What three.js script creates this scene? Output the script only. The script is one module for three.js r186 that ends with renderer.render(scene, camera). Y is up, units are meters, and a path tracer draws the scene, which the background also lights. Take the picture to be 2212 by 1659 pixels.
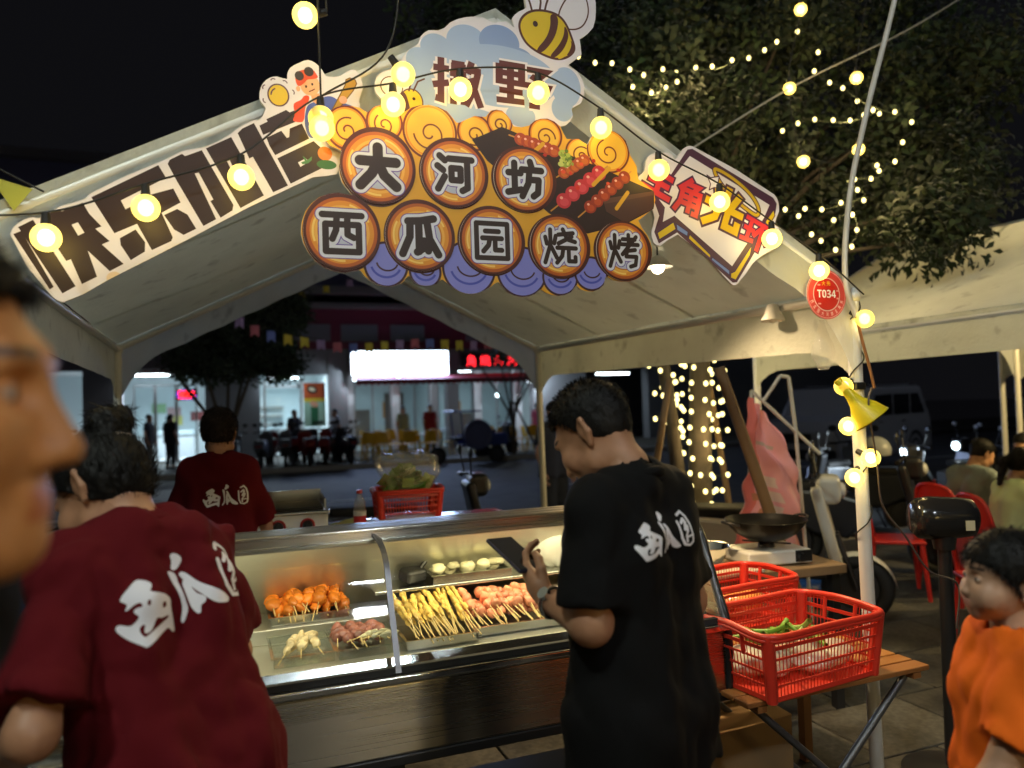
import * as THREE from 'three';
import { mergeGeometries } from 'three/addons/utils/BufferGeometryUtils.js';
import { RoundedBoxGeometry } from 'three/addons/geometries/RoundedBoxGeometry.js';
import { DecalGeometry } from 'three/addons/geometries/DecalGeometry.js';
import { ImprovedNoise } from 'three/addons/math/ImprovedNoise.js';
import { RectAreaLightUniformsLib } from 'three/addons/lights/RectAreaLightUniformsLib.js';

// ---------------------------------------------------------------- camera, sky, light, exposure
// x runs along the stall front, -z across the street; the origin is on the ground under the middle of the stall's front gable
RectAreaLightUniformsLib.init();
const scene = new THREE.Scene();
const camera = new THREE.PerspectiveCamera(53.13, 4 / 3, 0.05, 200);
camera.position.set(-0.88, 1.6, 2.36);
camera.rotation.set(0.027, -0.365, -0.032, 'YXZ');
camera.focus = 2.6; camera.userData.fStop = 1.8;
const renderer = new THREE.WebGLRenderer({ antialias: true });
renderer.setSize(1024, 768);
renderer.toneMapping = THREE.LinearToneMapping;
renderer.toneMappingExposure = 1;
renderer.shadowMap.enabled = true;
{ // night sky over a town: nearly black, a little warmer low down
  const W = 16, H = 8, d = new Float32Array(W * H * 4);
  for (let y = 0; y < H; y++) for (let x = 0; x < W; x++) d.set([0.0042, 0.0042, 0.0052, 1], (y * W + x) * 4);
  const t = new THREE.DataTexture(d, W, H, THREE.RGBAFormat, THREE.FloatType);
  t.mapping = THREE.EquirectangularReflectionMapping; t.needsUpdate = true; t.magFilter = THREE.LinearFilter;
  scene.background = t; scene.environment = t;
}
{ // moonlight
  const moon = new THREE.DirectionalLight(0xc8d4ff, 0.012); moon.position.set(-6, 12, 8); moon.castShadow = true; moon.shadow.radius = 1;
  Object.assign(moon.shadow.camera, { left: -12, right: 12, top: 12, bottom: -12, far: 60 }); scene.add(moon);
}
const WARM = new THREE.Color().setRGB(1, 0.72, 0.3), COOL = new THREE.Color().setRGB(0.78, 0.92, 1);

// ---------------------------------------------------------------- helpers
let seed = 20240817;
const rnd = () => { seed = (seed + 0x6d2b79f5) | 0; let t = Math.imul(seed ^ (seed >>> 15), 1 | seed); t = (t + Math.imul(t ^ (t >>> 7), 61 | t)) ^ t; return ((t ^ (t >>> 14)) >>> 0) / 4294967296; };
const rr = (a, b) => a + (b - a) * rnd();
const V = (x, y, z) => new THREE.Vector3(x, y, z);
const perlin = new ImprovedNoise(), nz = (x, y, z = 0) => perlin.noise(x, y, z);
const lerp = THREE.MathUtils.lerp, clamp = THREE.MathUtils.clamp, PI = Math.PI;
const rgb = (r, g, b) => new THREE.Color().setRGB(r, g, b);
const taken = new Map();
const numbered = (n) => { const k = taken.get(n) ?? 0; taken.set(n, k + 1); return k ? n + '_' + String(k).padStart(3, '0') : n; };
function std(color, roughness = 0.8, metalness = 0, extra = {}) { return new THREE.MeshStandardMaterial({ color: Array.isArray(color) ? rgb(...color) : color, roughness, metalness, ...extra }); }
function phy(color, roughness, extra = {}) { return new THREE.MeshPhysicalMaterial({ color: Array.isArray(color) ? rgb(...color) : color, roughness, ...extra }); }
function glow(color, k, base = 0x222222) { const c = Array.isArray(color) ? rgb(...color) : color; return new THREE.MeshStandardMaterial({ color: base, emissive: c, emissiveIntensity: k, roughness: 0.6 }); }
function noiseTex(n, fn, srgb = true, rep = 1) {
  const d = new Uint8Array(n * n * 4);
  for (let y = 0; y < n; y++) for (let x = 0; x < n; x++) { const c = fn(x / n, y / n); const q = Array.isArray(c) ? c : [c, c, c]; for (let k = 0; k < 3; k++) d[(y * n + x) * 4 + k] = clamp(q[k] * 255, 0, 255); d[(y * n + x) * 4 + 3] = 255; }
  const t = new THREE.DataTexture(d, n, n); t.wrapS = t.wrapT = THREE.RepeatWrapping; t.magFilter = THREE.LinearFilter; t.minFilter = THREE.LinearFilter; if (srgb) t.colorSpace = THREE.SRGBColorSpace; t.repeat.set(rep, rep); t.needsUpdate = true; return t;
}
// periodic fractal noise on the unit square
function fbm(u, v, f, oct = 4, s = 0) { let a = 0, w = 0.5; for (let o = 0; o < oct; o++) { const x = u * f, y = v * f, fx = Math.floor(x), fy = Math.floor(y); const h = (i, j) => { i = ((i % f) + f) % f; j = ((j % f) + f) % f; let n = Math.imul(i * 374761393 + j * 668265263 + (s + o) * 974634777, 1274126177); n ^= n >>> 13; n = Math.imul(n, 1274126177); return ((n ^ (n >>> 16)) >>> 0) / 4294967296; }; const tx = x - fx, ty = y - fy, sx = tx * tx * (3 - 2 * tx), sy = ty * ty * (3 - 2 * ty); a += w * lerp(lerp(h(fx, fy), h(fx + 1, fy), sx), lerp(h(fx, fy + 1), h(fx + 1, fy + 1), sx), sy); w *= 0.5; f *= 2; } return a; }
function canvas(w, h, draw) { const c = document.createElement('canvas'); c.width = w; c.height = h; const g = c.getContext('2d'); draw(g, w, h); const t = new THREE.CanvasTexture(c); t.colorSpace = THREE.SRGBColorSpace; t.magFilter = THREE.LinearFilter; return t; }
// geometry
const plain = (g) => { g = g.index ? g.toNonIndexed() : g; for (const k of Object.keys(g.attributes)) if (!['position', 'normal', 'uv'].includes(k)) g.deleteAttribute(k); if (!g.attributes.normal) g.computeVertexNormals(); if (!g.attributes.uv) g.setAttribute('uv', new THREE.BufferAttribute(new Float32Array(g.attributes.position.count * 2), 2)); g.clearGroups(); return g; };
const merge = (list) => { list = [].concat(list).filter(Boolean); return list.length === 1 ? list[0] : mergeGeometries(list.map(plain)); };
function bx(w, h, d, x = 0, y = 0, z = 0, r = 0, rot) { const g = r ? new RoundedBoxGeometry(w, h, d, 2, r) : new THREE.BoxGeometry(w, h, d); if (rot) g.rotateX(rot[0]).rotateY(rot[1]).rotateZ(rot[2]); return g.translate(x, y, z); }
function rod(p, q, r, r2 = r, seg = 10) { const a = V(...p), b = V(...q), d = b.clone().sub(a), g = new THREE.CylinderGeometry(r2, r, d.length(), seg, 1); g.applyQuaternion(new THREE.Quaternion().setFromUnitVectors(V(0, 1, 0), d.normalize())); const m = a.add(b).multiplyScalar(0.5); return g.translate(m.x, m.y, m.z); }
function tube(pts, r, n = 40, seg = 6, closed = false) { return new THREE.TubeGeometry(new THREE.CatmullRomCurve3(pts.map((p) => V(...p)), closed, 'centripetal'), n, r, seg, closed); }
function lathe(pts, seg = 32) { return new THREE.LatheGeometry(pts.map((p) => new THREE.Vector2(...p)), seg); }
function ball(r, x = 0, y = 0, z = 0, sx = 1, sy = 1, sz = 1, seg = 14) { return new THREE.SphereGeometry(r, seg, Math.ceil(seg * 0.7)).scale(sx, sy, sz).translate(x, y, z); }
function grid(nu, nv, f) { // parametric sheet
  const p = [], uv = [], ix = [];
  for (let j = 0; j <= nv; j++) for (let i = 0; i <= nu; i++) { const q = f(i / nu, j / nv); p.push(q[0], q[1], q[2]); uv.push(q[3] ?? i / nu, q[4] ?? j / nv); }
  for (let j = 0; j < nv; j++) for (let i = 0; i < nu; i++) { const a = j * (nu + 1) + i, b = a + 1, c = a + nu + 1, d = c + 1; ix.push(a, b, d, a, d, c); }
  const g = new THREE.BufferGeometry(); g.setAttribute('position', new THREE.Float32BufferAttribute(p, 3)); g.setAttribute('uv', new THREE.Float32BufferAttribute(uv, 2)); g.setIndex(ix); g.computeVertexNormals(); return g;
}
const shapeOf = (pts) => { const s = new THREE.Shape(); for (let i = 0; i < pts.length; i += 2) s[i ? 'lineTo' : 'moveTo'](pts[i], pts[i + 1]); s.closePath(); return s; };
function slab(pts, t, bevel = 0) { return new THREE.ExtrudeGeometry(shapeOf(pts), { depth: t, bevelEnabled: bevel > 0, bevelSize: bevel, bevelThickness: bevel, bevelSegments: 1, curveSegments: 12 }); }
// objects
function mesh(name, geo, mat, parent) { const o = new THREE.Mesh(Array.isArray(geo) ? merge(geo) : geo, mat); o.name = parent ? name : numbered(name); o.castShadow = o.receiveShadow = true; (parent ?? scene).add(o); return o; }
function tag(o, label, category, group) { o.userData.label = label; o.userData.category = category; if (group) o.userData.group = group; return o; }
function thing(name, label, category, group, pos = [0, 0, 0], turn = 0) { const o = new THREE.Group(); o.name = numbered(name); o.position.set(...pos); o.rotation.y = turn; scene.add(o); return tag(o, label, category, group); }
function solo(name, geo, mat, label, category, group, pos, turn = 0) { const o = mesh(name, geo, mat); if (pos) o.position.set(...pos); o.rotation.y = turn; return tag(o, label, category, group); }
function struct(name, geo, mat) { const o = mesh(name, geo, mat); o.userData.kind = 'structure'; return o; }
function copyOf(o, pos, turn = 0, label) { const c = o.clone(); c.name = numbered(o.name.replace(/_\d{3}$/, '')); c.userData = { ...o.userData }; c.position.set(...pos); c.rotation.y = turn; if (label) c.userData.label = label; scene.add(c); return c; }
function lampAt(parent, pos, color, intensity, radius = 1) { const l = new THREE.PointLight(color, intensity); l.position.set(...pos); l.castShadow = true; l.shadow.radius = radius; parent.add(l); return l; }
function areaAt(parent, pos, dir, w, h, color, intensity) { const l = new THREE.RectAreaLight(color, intensity, w, h); l.position.set(...pos); parent.add(l); parent.updateMatrixWorld(true); l.lookAt(V(pos[0] + dir[0], pos[1] + dir[1], pos[2] + dir[2]).applyMatrix4(parent.matrixWorld)); return l; }
const TR = {
 sl_out: [-1379, 2085, -1361, 2115, -1327, 2134, -1314, 2130, -1266, 2165, -1203, 2190, -1195, 2204, -1019, 2306, -999, 2317, -958, 2343, -905, 2356, -832, 2402, -815, 2419, -769, 2449, -754, 2449, -738, 2480, -736, 2489, -750, 2507, -751, 2534, -742, 2559, -723, 2578, -702, 2585, -673, 2581, -672, 2597, -663, 2616, -639, 2633, -612, 2646, -589, 2639, -571, 2621, -559, 2604, -518, 2609, -495, 2628, -473, 2634, -455, 2610, -451, 2578, -464, 2542, -458, 2508, -525, 2341, -536, 2309, -606, 2294, -975, 2078, -1154, 1972, -1259, 1910, -1284, 1923],
 k1: [-1372, 2086, -1354, 2095, -1282, 1950, -1291, 1943],
 k2: [-1361, 2105, -1327, 2126, -1231, 1953, -1262, 1933],
 k3: [-1311, 2122, -1298, 2140, -1266, 2158, -1261, 2152, -1211, 2179, -1196, 2150, -1167, 2117, -1182, 2110, -1148, 2078, -1167, 2068, -1115, 2017, -1149, 1996, -1201, 2050, -1180, 1980, -1216, 1959, -1241, 2025, -1252, 2020],
 k3h: [-1238, 2118, -1223, 2125, -1208, 2098, -1223, 2089],
 l1: [-1190, 2195, -1024, 2296, -1005, 2262, -1119, 2191, -1108, 2167, -1065, 2193, -1065, 2213, -1053, 2209, -987, 2233, -969, 2195, -1018, 2163, -991, 2096, -995, 2085, -1044, 2058, -1049, 2067, -1080, 2129, -1136, 2100],
 l2: [-1123, 2087, -1084, 2113, -1061, 2079, -1062, 2053, -1097, 2028, -1121, 2068],
 l3: [-1012, 2157, -978, 2176, -952, 2162, -930, 2123, -963, 2104, -987, 2118],
 j1: [-1000, 2301, -995, 2313, -963, 2333, -955, 2327, -911, 2348, -830, 2197, -833, 2181, -865, 2158, -891, 2204, -883, 2209, -920, 2283, -931, 2280, -877, 2153, -911, 2132, -978, 2256],
 j2: [-900, 2354, -832, 2393, -746, 2230, -811, 2189],
 j2h: [-846, 2325, -839, 2330, -828, 2304, -834, 2299],
 b1: [-814, 2406, -801, 2421, -769, 2440, -678, 2264, -720, 2241, -774, 2341, -784, 2335],
 b2: [-754, 2434, -731, 2448, -734, 2455, -678, 2488, -668, 2482, -651, 2491, -643, 2460, -744, 2408],
 b3: [-735, 2400, -693, 2425, -678, 2405, -671, 2408, -669, 2434, -634, 2452, -614, 2409, -712, 2351, -727, 2377],
 b4: [-706, 2342, -601, 2403, -567, 2373, -559, 2335, -670, 2270],
 b4h: [-648, 2335, -625, 2349, -616, 2340, -641, 2322],
 egg: [-708, 2534, 43, 51],
 yolk: [-699, 2530, 29, 32],
 hat: [-650, 2604, -624, 2616, -598, 2622, -585, 2601, -583, 2597, -594, 2590, -616, 2587, -621, 2578, -632, 2567, -643, 2562, -650, 2579],
 gog1: [-638, 2595, 13, 14],
 gog2: [-610, 2611, 14, 14],
 face: [-608, 2571, 29, 32],
 ear: [-642, 2556, 6, 8],
 eye1: [-619, 2565, 3, 4],
 eye2: [-601, 2574, 3, 4],
 mouth: [-610, 2551, -602, 2555, -595, 2560],
 cape: [-626, 2538, -610, 2539, -611, 2523, -624, 2504, -626, 2458, -645, 2454, -662, 2458, -652, 2476, -658, 2504, -652, 2514, -633, 2523],
 neck: [-606, 2542, -582, 2549, -576, 2523, -592, 2516, -602, 2524],
 suit: [-626, 2445, -625, 2476, -618, 2509, -600, 2520, -574, 2532, -565, 2542, -542, 2545, -520, 2529, -467, 2519, -465, 2507, -544, 2487, -567, 2428, -601, 2411, -616, 2412],
 gneck: [-548, 2496, -539, 2488, -479, 2570, -469, 2592, -473, 2603, -489, 2607, -501, 2600, -504, 2583],
 hand: [-511, 2537, 12, 12],
 gbody: [-569, 2368, 21, 21],
 leaf1: [-634, 2356, -626, 2350, -622, 2344, -615, 2349, -607, 2357, -608, 2345, -618, 2335, -635, 2330, -639, 2336, -628, 2341],
 leaf2: [-565, 2335, 29, 14],
 cl_out: [-415, 2585, -409, 2617, -383, 2640, -352, 2652, -328, 2681, -310, 2712, -275, 2739, -266, 2764, -239, 2788, -197, 2794, -167, 2824, -111, 2850, -56, 2856, -19, 2844, 25, 2856, 53, 2839, 45, 2868, 71, 2896, 97, 2913, 92, 2948, 119, 2977, 172, 2995, 225, 2995, 267, 3023, 321, 3029, 351, 2997, 356, 2941, 343, 2882, 307, 2846, 290, 2834, 295, 2782, 242, 2738, 269, 2726, 295, 2695, 300, 2652, 285, 2613, 250, 2591, 256, 2567, 228, 2533, 181, 2522, 142, 2518, 98, 2394, -245, 2365, -328, 2505, -378, 2539, -410, 2566],
 cb0: [-271, 2688, 44, 41],
 cb1: [-217, 2736, 51, 44],
 cb2: [-114, 2768, 68, 56],
 cb3: [-2, 2783, 70, 57],
 cb4: [59, 2732, 58, 42],
 cb5: [233, 2662, 54, 68],
 cb6: [217, 2587, 40, 43],
 cb7: [65, 2547, 52, 37],
 cb8: [-92, 2518, 80, 36],
 cb9: [-6, 2670, 209, 102],
 cb10: [-262, 2604, 47, 64],
 cb11: [-180, 2567, 108, 52],
 bee: [156, 2827, 93, 86],
 bee_b: [67, 2841, 77, 2876, 110, 2904, 156, 2914, 209, 2909, 241, 2883, 266, 2821, 271, 2794, 250, 2770, 216, 2754, 177, 2755, 125, 2771, 87, 2796],
 bee_s1: [182, 2908, 215, 2903, 206, 2844, 178, 2797, 144, 2764, 125, 2774, 166, 2819, 184, 2865],
 bee_s2: [234, 2878, 253, 2844, 231, 2792, 196, 2756, 173, 2758, 211, 2801, 233, 2841],
 bee_s3: [256, 2832, 271, 2794, 250, 2770, 237, 2774, 251, 2801],
 bee_y3: [249, 2834, 262, 2814, 244, 2775, 216, 2755, 203, 2756, 234, 2792],
 beeye: [128, 2863, 9, 10],
 wing: [208, 2899, 237, 2959, 279, 3004, 313, 3003, 332, 2937, 309, 2883, 274, 2863, 234, 2863],
 ant1: [117, 2907, 112, 2927, 102, 2956],
 ant2: [146, 2914, 150, 2939, 148, 2970],
 ant3: [164, 2914, 170, 2936, 185, 2976],
 b2_body: [-301, 2553, 36, 40],
 b2_wing: [-362, 2593, 34, 31],
 b2_s: [-337, 2578, -320, 2582, -309, 2547, -304, 2519, -322, 2506, -327, 2539],
 b2_eye: [-293, 2563, 5, 5],
 b2_a1: [-308, 2587, -302, 2610, -290, 2637],
 b2_a2: [-294, 2588, -279, 2619, -258, 2630],
 sa: [-241, 2718, -54, 2552],
 ye: [-26, 2730, 183, 2574],
 mb_out: [-574, 2414, -570, 2452, -554, 2487, -521, 2507, -467, 2507, -445, 2495, -423, 2515, -378, 2522, -339, 2504, -310, 2524, -252, 2539, -194, 2525, -165, 2493, -153, 2494, -104, 2520, -67, 2521, -48, 2543, -10, 2547, 20, 2518, 29, 2500, 83, 2508, 103, 2526, 149, 2538, 194, 2517, 216, 2477, 260, 2481, 293, 2465, 308, 2491, 350, 2519, 398, 2519, 440, 2491, 455, 2442, 479, 2406, 484, 2362, 543, 2325, 540, 2263, 478, 2218, 512, 2168, 528, 2125, 519, 2074, 484, 2028, 434, 2007, 371, 2010, 344, 2021, 336, 1993, 294, 1969, 247, 1976, 234, 1988, 213, 1965, 167, 1952, 122, 1961, 103, 1972, 83, 1956, 38, 1946, -12, 1960, -41, 1992, -67, 1976, -110, 1955, -158, 1954, -205, 1978, -227, 1995, -245, 1980, -280, 1974, -314, 1981, -331, 2003, -354, 1980, -393, 1968, -432, 1975, -467, 2000, -480, 2016, -523, 2006, -586, 2021, -627, 2062, -647, 2117, -634, 2182, -592, 2228, -538, 2245, -496, 2240, -524, 2276, -533, 2325, -522, 2369, -556, 2383, -569, 2398],
 m0: [-417, 2331, 113, 118],
 m1: [-177, 2330, 110, 110],
 m2: [60, 2328, 111, 106],
 m3: [-529, 2126, 111, 117],
 m4: [-293, 2126, 109, 111],
 m5: [-59, 2123, 111, 109],
 m6: [177, 2115, 110, 104],
 m7: [414, 2110, 109, 100],
 s0: [-507, 2442, 61, 65],
 s1: [-393, 2470, 53, 56],
 s2: [-251, 2456, 84, 86],
 s3: [-105, 2467, 55, 56],
 s4: [-19, 2508, 40, 40],
 s5: [140, 2482, 57, 56],
 s6: [268, 2432, 55, 53],
 s7: [371, 2451, 78, 74],
 w0: [-400, 2035, 65, 67],
 w1: [-279, 2017, 48, 48],
 w2: [-137, 2033, 85, 84],
 w3: [41, 2027, 83, 80],
 w4: [176, 2013, 61, 58],
 w5: [290, 2029, 59, 55],
 tray: [-115, 2443, -12, 2494, 324, 2394, 543, 2325, 540, 2263, 421, 2201, 281, 2163, 144, 2223, -66, 2380],
 trayrim: [341, 2284, 543, 2325, 540, 2263, 428, 2205, 353, 2241],
 sk0: [151, 2232, 366, 2397],
 sk1: [250, 2217, 456, 2386],
 sk2: [175, 2345, 298, 2423],
 sk3: [12, 2470, 191, 2426],
 sp_out: [487, 2354, 506, 2385, 528, 2404, 533, 2437, 549, 2460, 593, 2474, 641, 2472, 652, 2452, 663, 2461, 695, 2499, 719, 2509, 741, 2505, 1086, 2357, 1102, 2330, 1104, 2296, 1080, 2244, 1097, 2235, 1112, 2205, 1102, 2170, 1076, 2152, 1046, 2139, 1008, 2119, 974, 2094, 902, 2015, 882, 2011, 867, 2021, 655, 2185, 579, 2141, 554, 2152, 547, 2193, 561, 2238, 545, 2288, 543, 2326, 493, 2346],
 sp_dark: [710, 2492, 729, 2496, 1077, 2343, 1091, 2323, 1083, 2288, 1055, 2236, 898, 2025, 882, 2023, 652, 2196, 576, 2154, 561, 2190, 584, 2249, 562, 2308, 638, 2397],
 sp_in: [717, 2472, 1061, 2317, 1032, 2265, 881, 2080, 643, 2252, 594, 2227, 605, 2279, 582, 2306, 645, 2391],
 spy1: [638, 2229, 647, 2204, 578, 2164, 570, 2187],
 spb1: [649, 2224, 697, 2197, 694, 2181, 652, 2201],
 spy2: [704, 2188, 789, 2118, 788, 2105, 698, 2173],
 spb2: [796, 2110, 869, 2064, 868, 2047, 792, 2100],
 spy3: [874, 2054, 892, 2061, 973, 2161, 963, 2124, 895, 2030, 873, 2037],
 spy4: [1079, 2300, 1084, 2278, 1055, 2239, 1035, 2248],
 halo: [812, 2437, 847, 2430, 909, 2401, 975, 2356, 1013, 2304, 1007, 2270, 975, 2282, 897, 2331, 844, 2380],
 g1: [589, 2374],
 g2: [712, 2323],
 g3: [856, 2288],
 g4: [992, 2205],
 gx: [1032, 2184],
 spark: [787, 2409, 802, 2400, 840, 2408, 834, 2383, 843, 2363, 816, 2365, 794, 2355, 801, 2377],
 badge: [1315, 1986, 87, 96],
};
const FAIRY = [[[1.35, 3.84, -2.08], [1.60, 3.83, -2.09], [1.88, 3.82, -2.09], [2.17, 3.87, -2.08], [2.38, 3.87, -2.00], [2.53, 3.94, -1.94], [2.68, 4.00, -1.89], [2.89, 4.12, -1.80]],
[[1.70, 3.60, -2.17], [1.79, 3.72, -2.13], [1.90, 3.66, -2.09], [2.11, 3.81, -2.11]],
[[2.86, 3.48, -1.94], [3.01, 3.53, -1.88], [3.28, 3.51, -1.78], [3.50, 3.58, -1.69]],
[[3.04, 3.97, -1.75], [3.01, 3.83, -1.77], [3.12, 3.75, -1.72], [3.36, 3.58, -1.64], [3.51, 3.52, -1.58], [3.63, 3.47, -1.54]],
[[3.46, 3.28, -1.50], [3.39, 3.13, -1.53], [3.27, 3.16, -1.58], [3.34, 3.07, -1.55], [3.12, 3.04, -1.64], [3.24, 2.95, -1.60], [3.00, 2.86, -1.69], [2.74, 2.85, -1.79]],
[[2.73, 2.78, -1.69], [2.87, 2.62, -1.64], [2.95, 2.74, -1.60], [3.07, 2.80, -1.56], [3.10, 2.65, -1.55], [2.79, 2.48, -1.57]]];

// ---------------------------------------------------------------- materials shared by many things
const asphaltTex = noiseTex(512, (u, v) => { const n = fbm(u, v, 8, 5), g = fbm(u, v, 128, 2, 9); return [0.2 + 0.12 * n + 0.12 * (g - 0.4), 0.2 + 0.12 * n + 0.12 * (g - 0.4), 0.205 + 0.12 * n + 0.12 * (g - 0.4)]; });
const bumpTex = noiseTex(512, (u, v) => fbm(u, v, 64, 4, 3), false);
const paveTex = noiseTex(512, (u, v) => { const n = fbm(u, v, 6, 5, 1), g = fbm(u, v, 90, 2, 5), st = Math.max(0, fbm(u, v, 5, 4, 22) - 0.52) * 1.6; const k = 0.34 + 0.2 * (n - 0.4) + 0.2 * (g - 0.4) - st * 0.4; return [k, k * 0.98, k * 0.92]; });
const clothTex = noiseTex(512, (u, v) => { const n = fbm(u, v, 5, 4, 7), st = Math.max(0, fbm(u, v, 9, 4, 30) - 0.55); const k = 0.88 + 0.12 * (n - 0.45) - st * 0.9; return [k, k * 0.995, k * 0.96]; });
const weave = noiseTex(128, (u, v) => 0.5 + 0.25 * Math.sin(u * PI * 2 * 32) + 0.25 * Math.sin(v * PI * 2 * 32), false);
const brushTex = noiseTex(512, (u, v) => 0.45 + 0.35 * fbm(u * 0.02, v, 64, 3, 2) + 0.15 * fbm(u, v, 6, 3, 4), false);
const smudge = noiseTex(256, (u, v) => 0.28 + 0.5 * fbm(u, v, 6, 4, 12), false);
const asphalt = std([1, 1, 1], 0.85, 0, { map: asphaltTex, bumpMap: bumpTex, bumpScale: 0.004 });
const concrete = std([0.32, 0.31, 0.3], 0.85, 0, { bumpMap: bumpTex, bumpScale: 0.002 });
const steel = std([0.62, 0.62, 0.6], 0.3, 1, { roughnessMap: brushTex });
const chrome = std([0.75, 0.75, 0.75], 0.15, 1);
const blackPlastic = std([0.012, 0.012, 0.013], 0.35), blackRubber = std([0.012, 0.012, 0.012], 0.75), darkSteel = std([0.06, 0.06, 0.065], 0.45, 0.8);
const whitePaint = std([0.72, 0.71, 0.68], 0.45), woodMat = std([0.22, 0.11, 0.045], 0.6);

// ---------------------------------------------------------------- ground
{
  const uvm = (g, s) => { const p = g.attributes.position, u = g.attributes.uv; for (let i = 0; i < p.count; i++) u.setXY(i, p.getX(i) / s, p.getZ(i) / s); return g; };
  struct('ground', new THREE.PlaneGeometry(260, 260).rotateX(-PI / 2).translate(0, -0.135, -40), concrete);
  struct('road', uvm(bx(90, 0.03, 16.4, 0, -0.14, -12.5), 2.2), asphalt);
  const lanes = struct('road_markings', [0, 1, 2, 3, 4, 5, 6, 7].map((k) => bx(2, 0.004, 0.12, -13 + k * 5, -0.119, -12.5)), std([0.5, 0.5, 0.47], 0.8));
  const pv = struct('pavement', uvm(bx(60, 0.13, 14, 0, -0.075, 2.7), 1.6), std([0.55, 0.55, 0.55], 0.85, 0, { map: paveTex, bumpMap: bumpTex, bumpScale: 0.003 }));
  // paving stones near the stall, laid in courses
  const tm = [0.85, 1, 1.12].map((k) => std([k * 0.62, k * 0.61, k * 0.59], 0.78, 0, { map: paveTex, bumpMap: bumpTex, bumpScale: 0.0025 }));
  const tg = [0, 1, 2, 3].map((k) => { const g = bx(0.59, 0.03, 0.49, 0, 0, 0, 0.006); const u = g.attributes.uv; for (let i = 0; i < u.count; i++) u.setXY(i, u.getX(i) * 0.37 + k * 0.23, u.getY(i) * 0.31 + k * 0.41); return g; });
  for (let j = 0; j < 14; j++) for (let i = 0; i < 20; i++) {
    const t = mesh('paving_stone', tg[(i * 7 + j * 3) % 4], tm[Math.floor(rnd() * 3)], pv);
    t.position.set(-4.2 + i * 0.6 + (j % 2) * 0.3, -0.0075 + rr(-0.002, 0.002), -4 + j * 0.5); t.rotation.set(rr(-0.004, 0.004), rr(-0.004, 0.004), rr(-0.004, 0.004));
  }
  const kerb = struct('kerb', bx(0.15, 0.13, 0.2, -35, -0.068, -4.42), concrete);
  for (let k = 0; k < 40; k++) mesh('kerb_stone', bx(0.99, 0.15, 0.2, 0, 0, 0, 0.012), concrete, kerb).position.set(-17 + k, -0.06, -4.42);
  const far = struct('far_pavement', uvm(bx(90, 0.14, 8, 0, -0.05, -24.5), 1.6), std([0.75, 0.75, 0.75], 0.8, 0, { map: paveTex }));
  for (let k = 0; k < 44; k++) mesh('kerb_stone', bx(0.99, 0.16, 0.22, 0, 0, 0, 0.012), concrete, far).position.set(-18 + k, -0.052, -20.38);
}

// ---------------------------------------------------------------- shops across the street (their fronts stand at z = -26)
const tubeGlow = glow([0.8, 0.95, 1], 16), wallPale = std([0.24, 0.25, 0.28], 0.8), wallDark = std([0.16, 0.15, 0.17], 0.85), tileBlue = std([0.62, 0.7, 0.72], 0.4);
const paneGlass = phy([0.9, 0.95, 0.96], 0.05, { transmission: 1, thickness: 0, ior: 1.45 }), shopFrame = std([0.3, 0.31, 0.33], 0.35, 0.8), redBoard = std([0.24, 0.035, 0.09], 0.6);
const ZF = -26;
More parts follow.
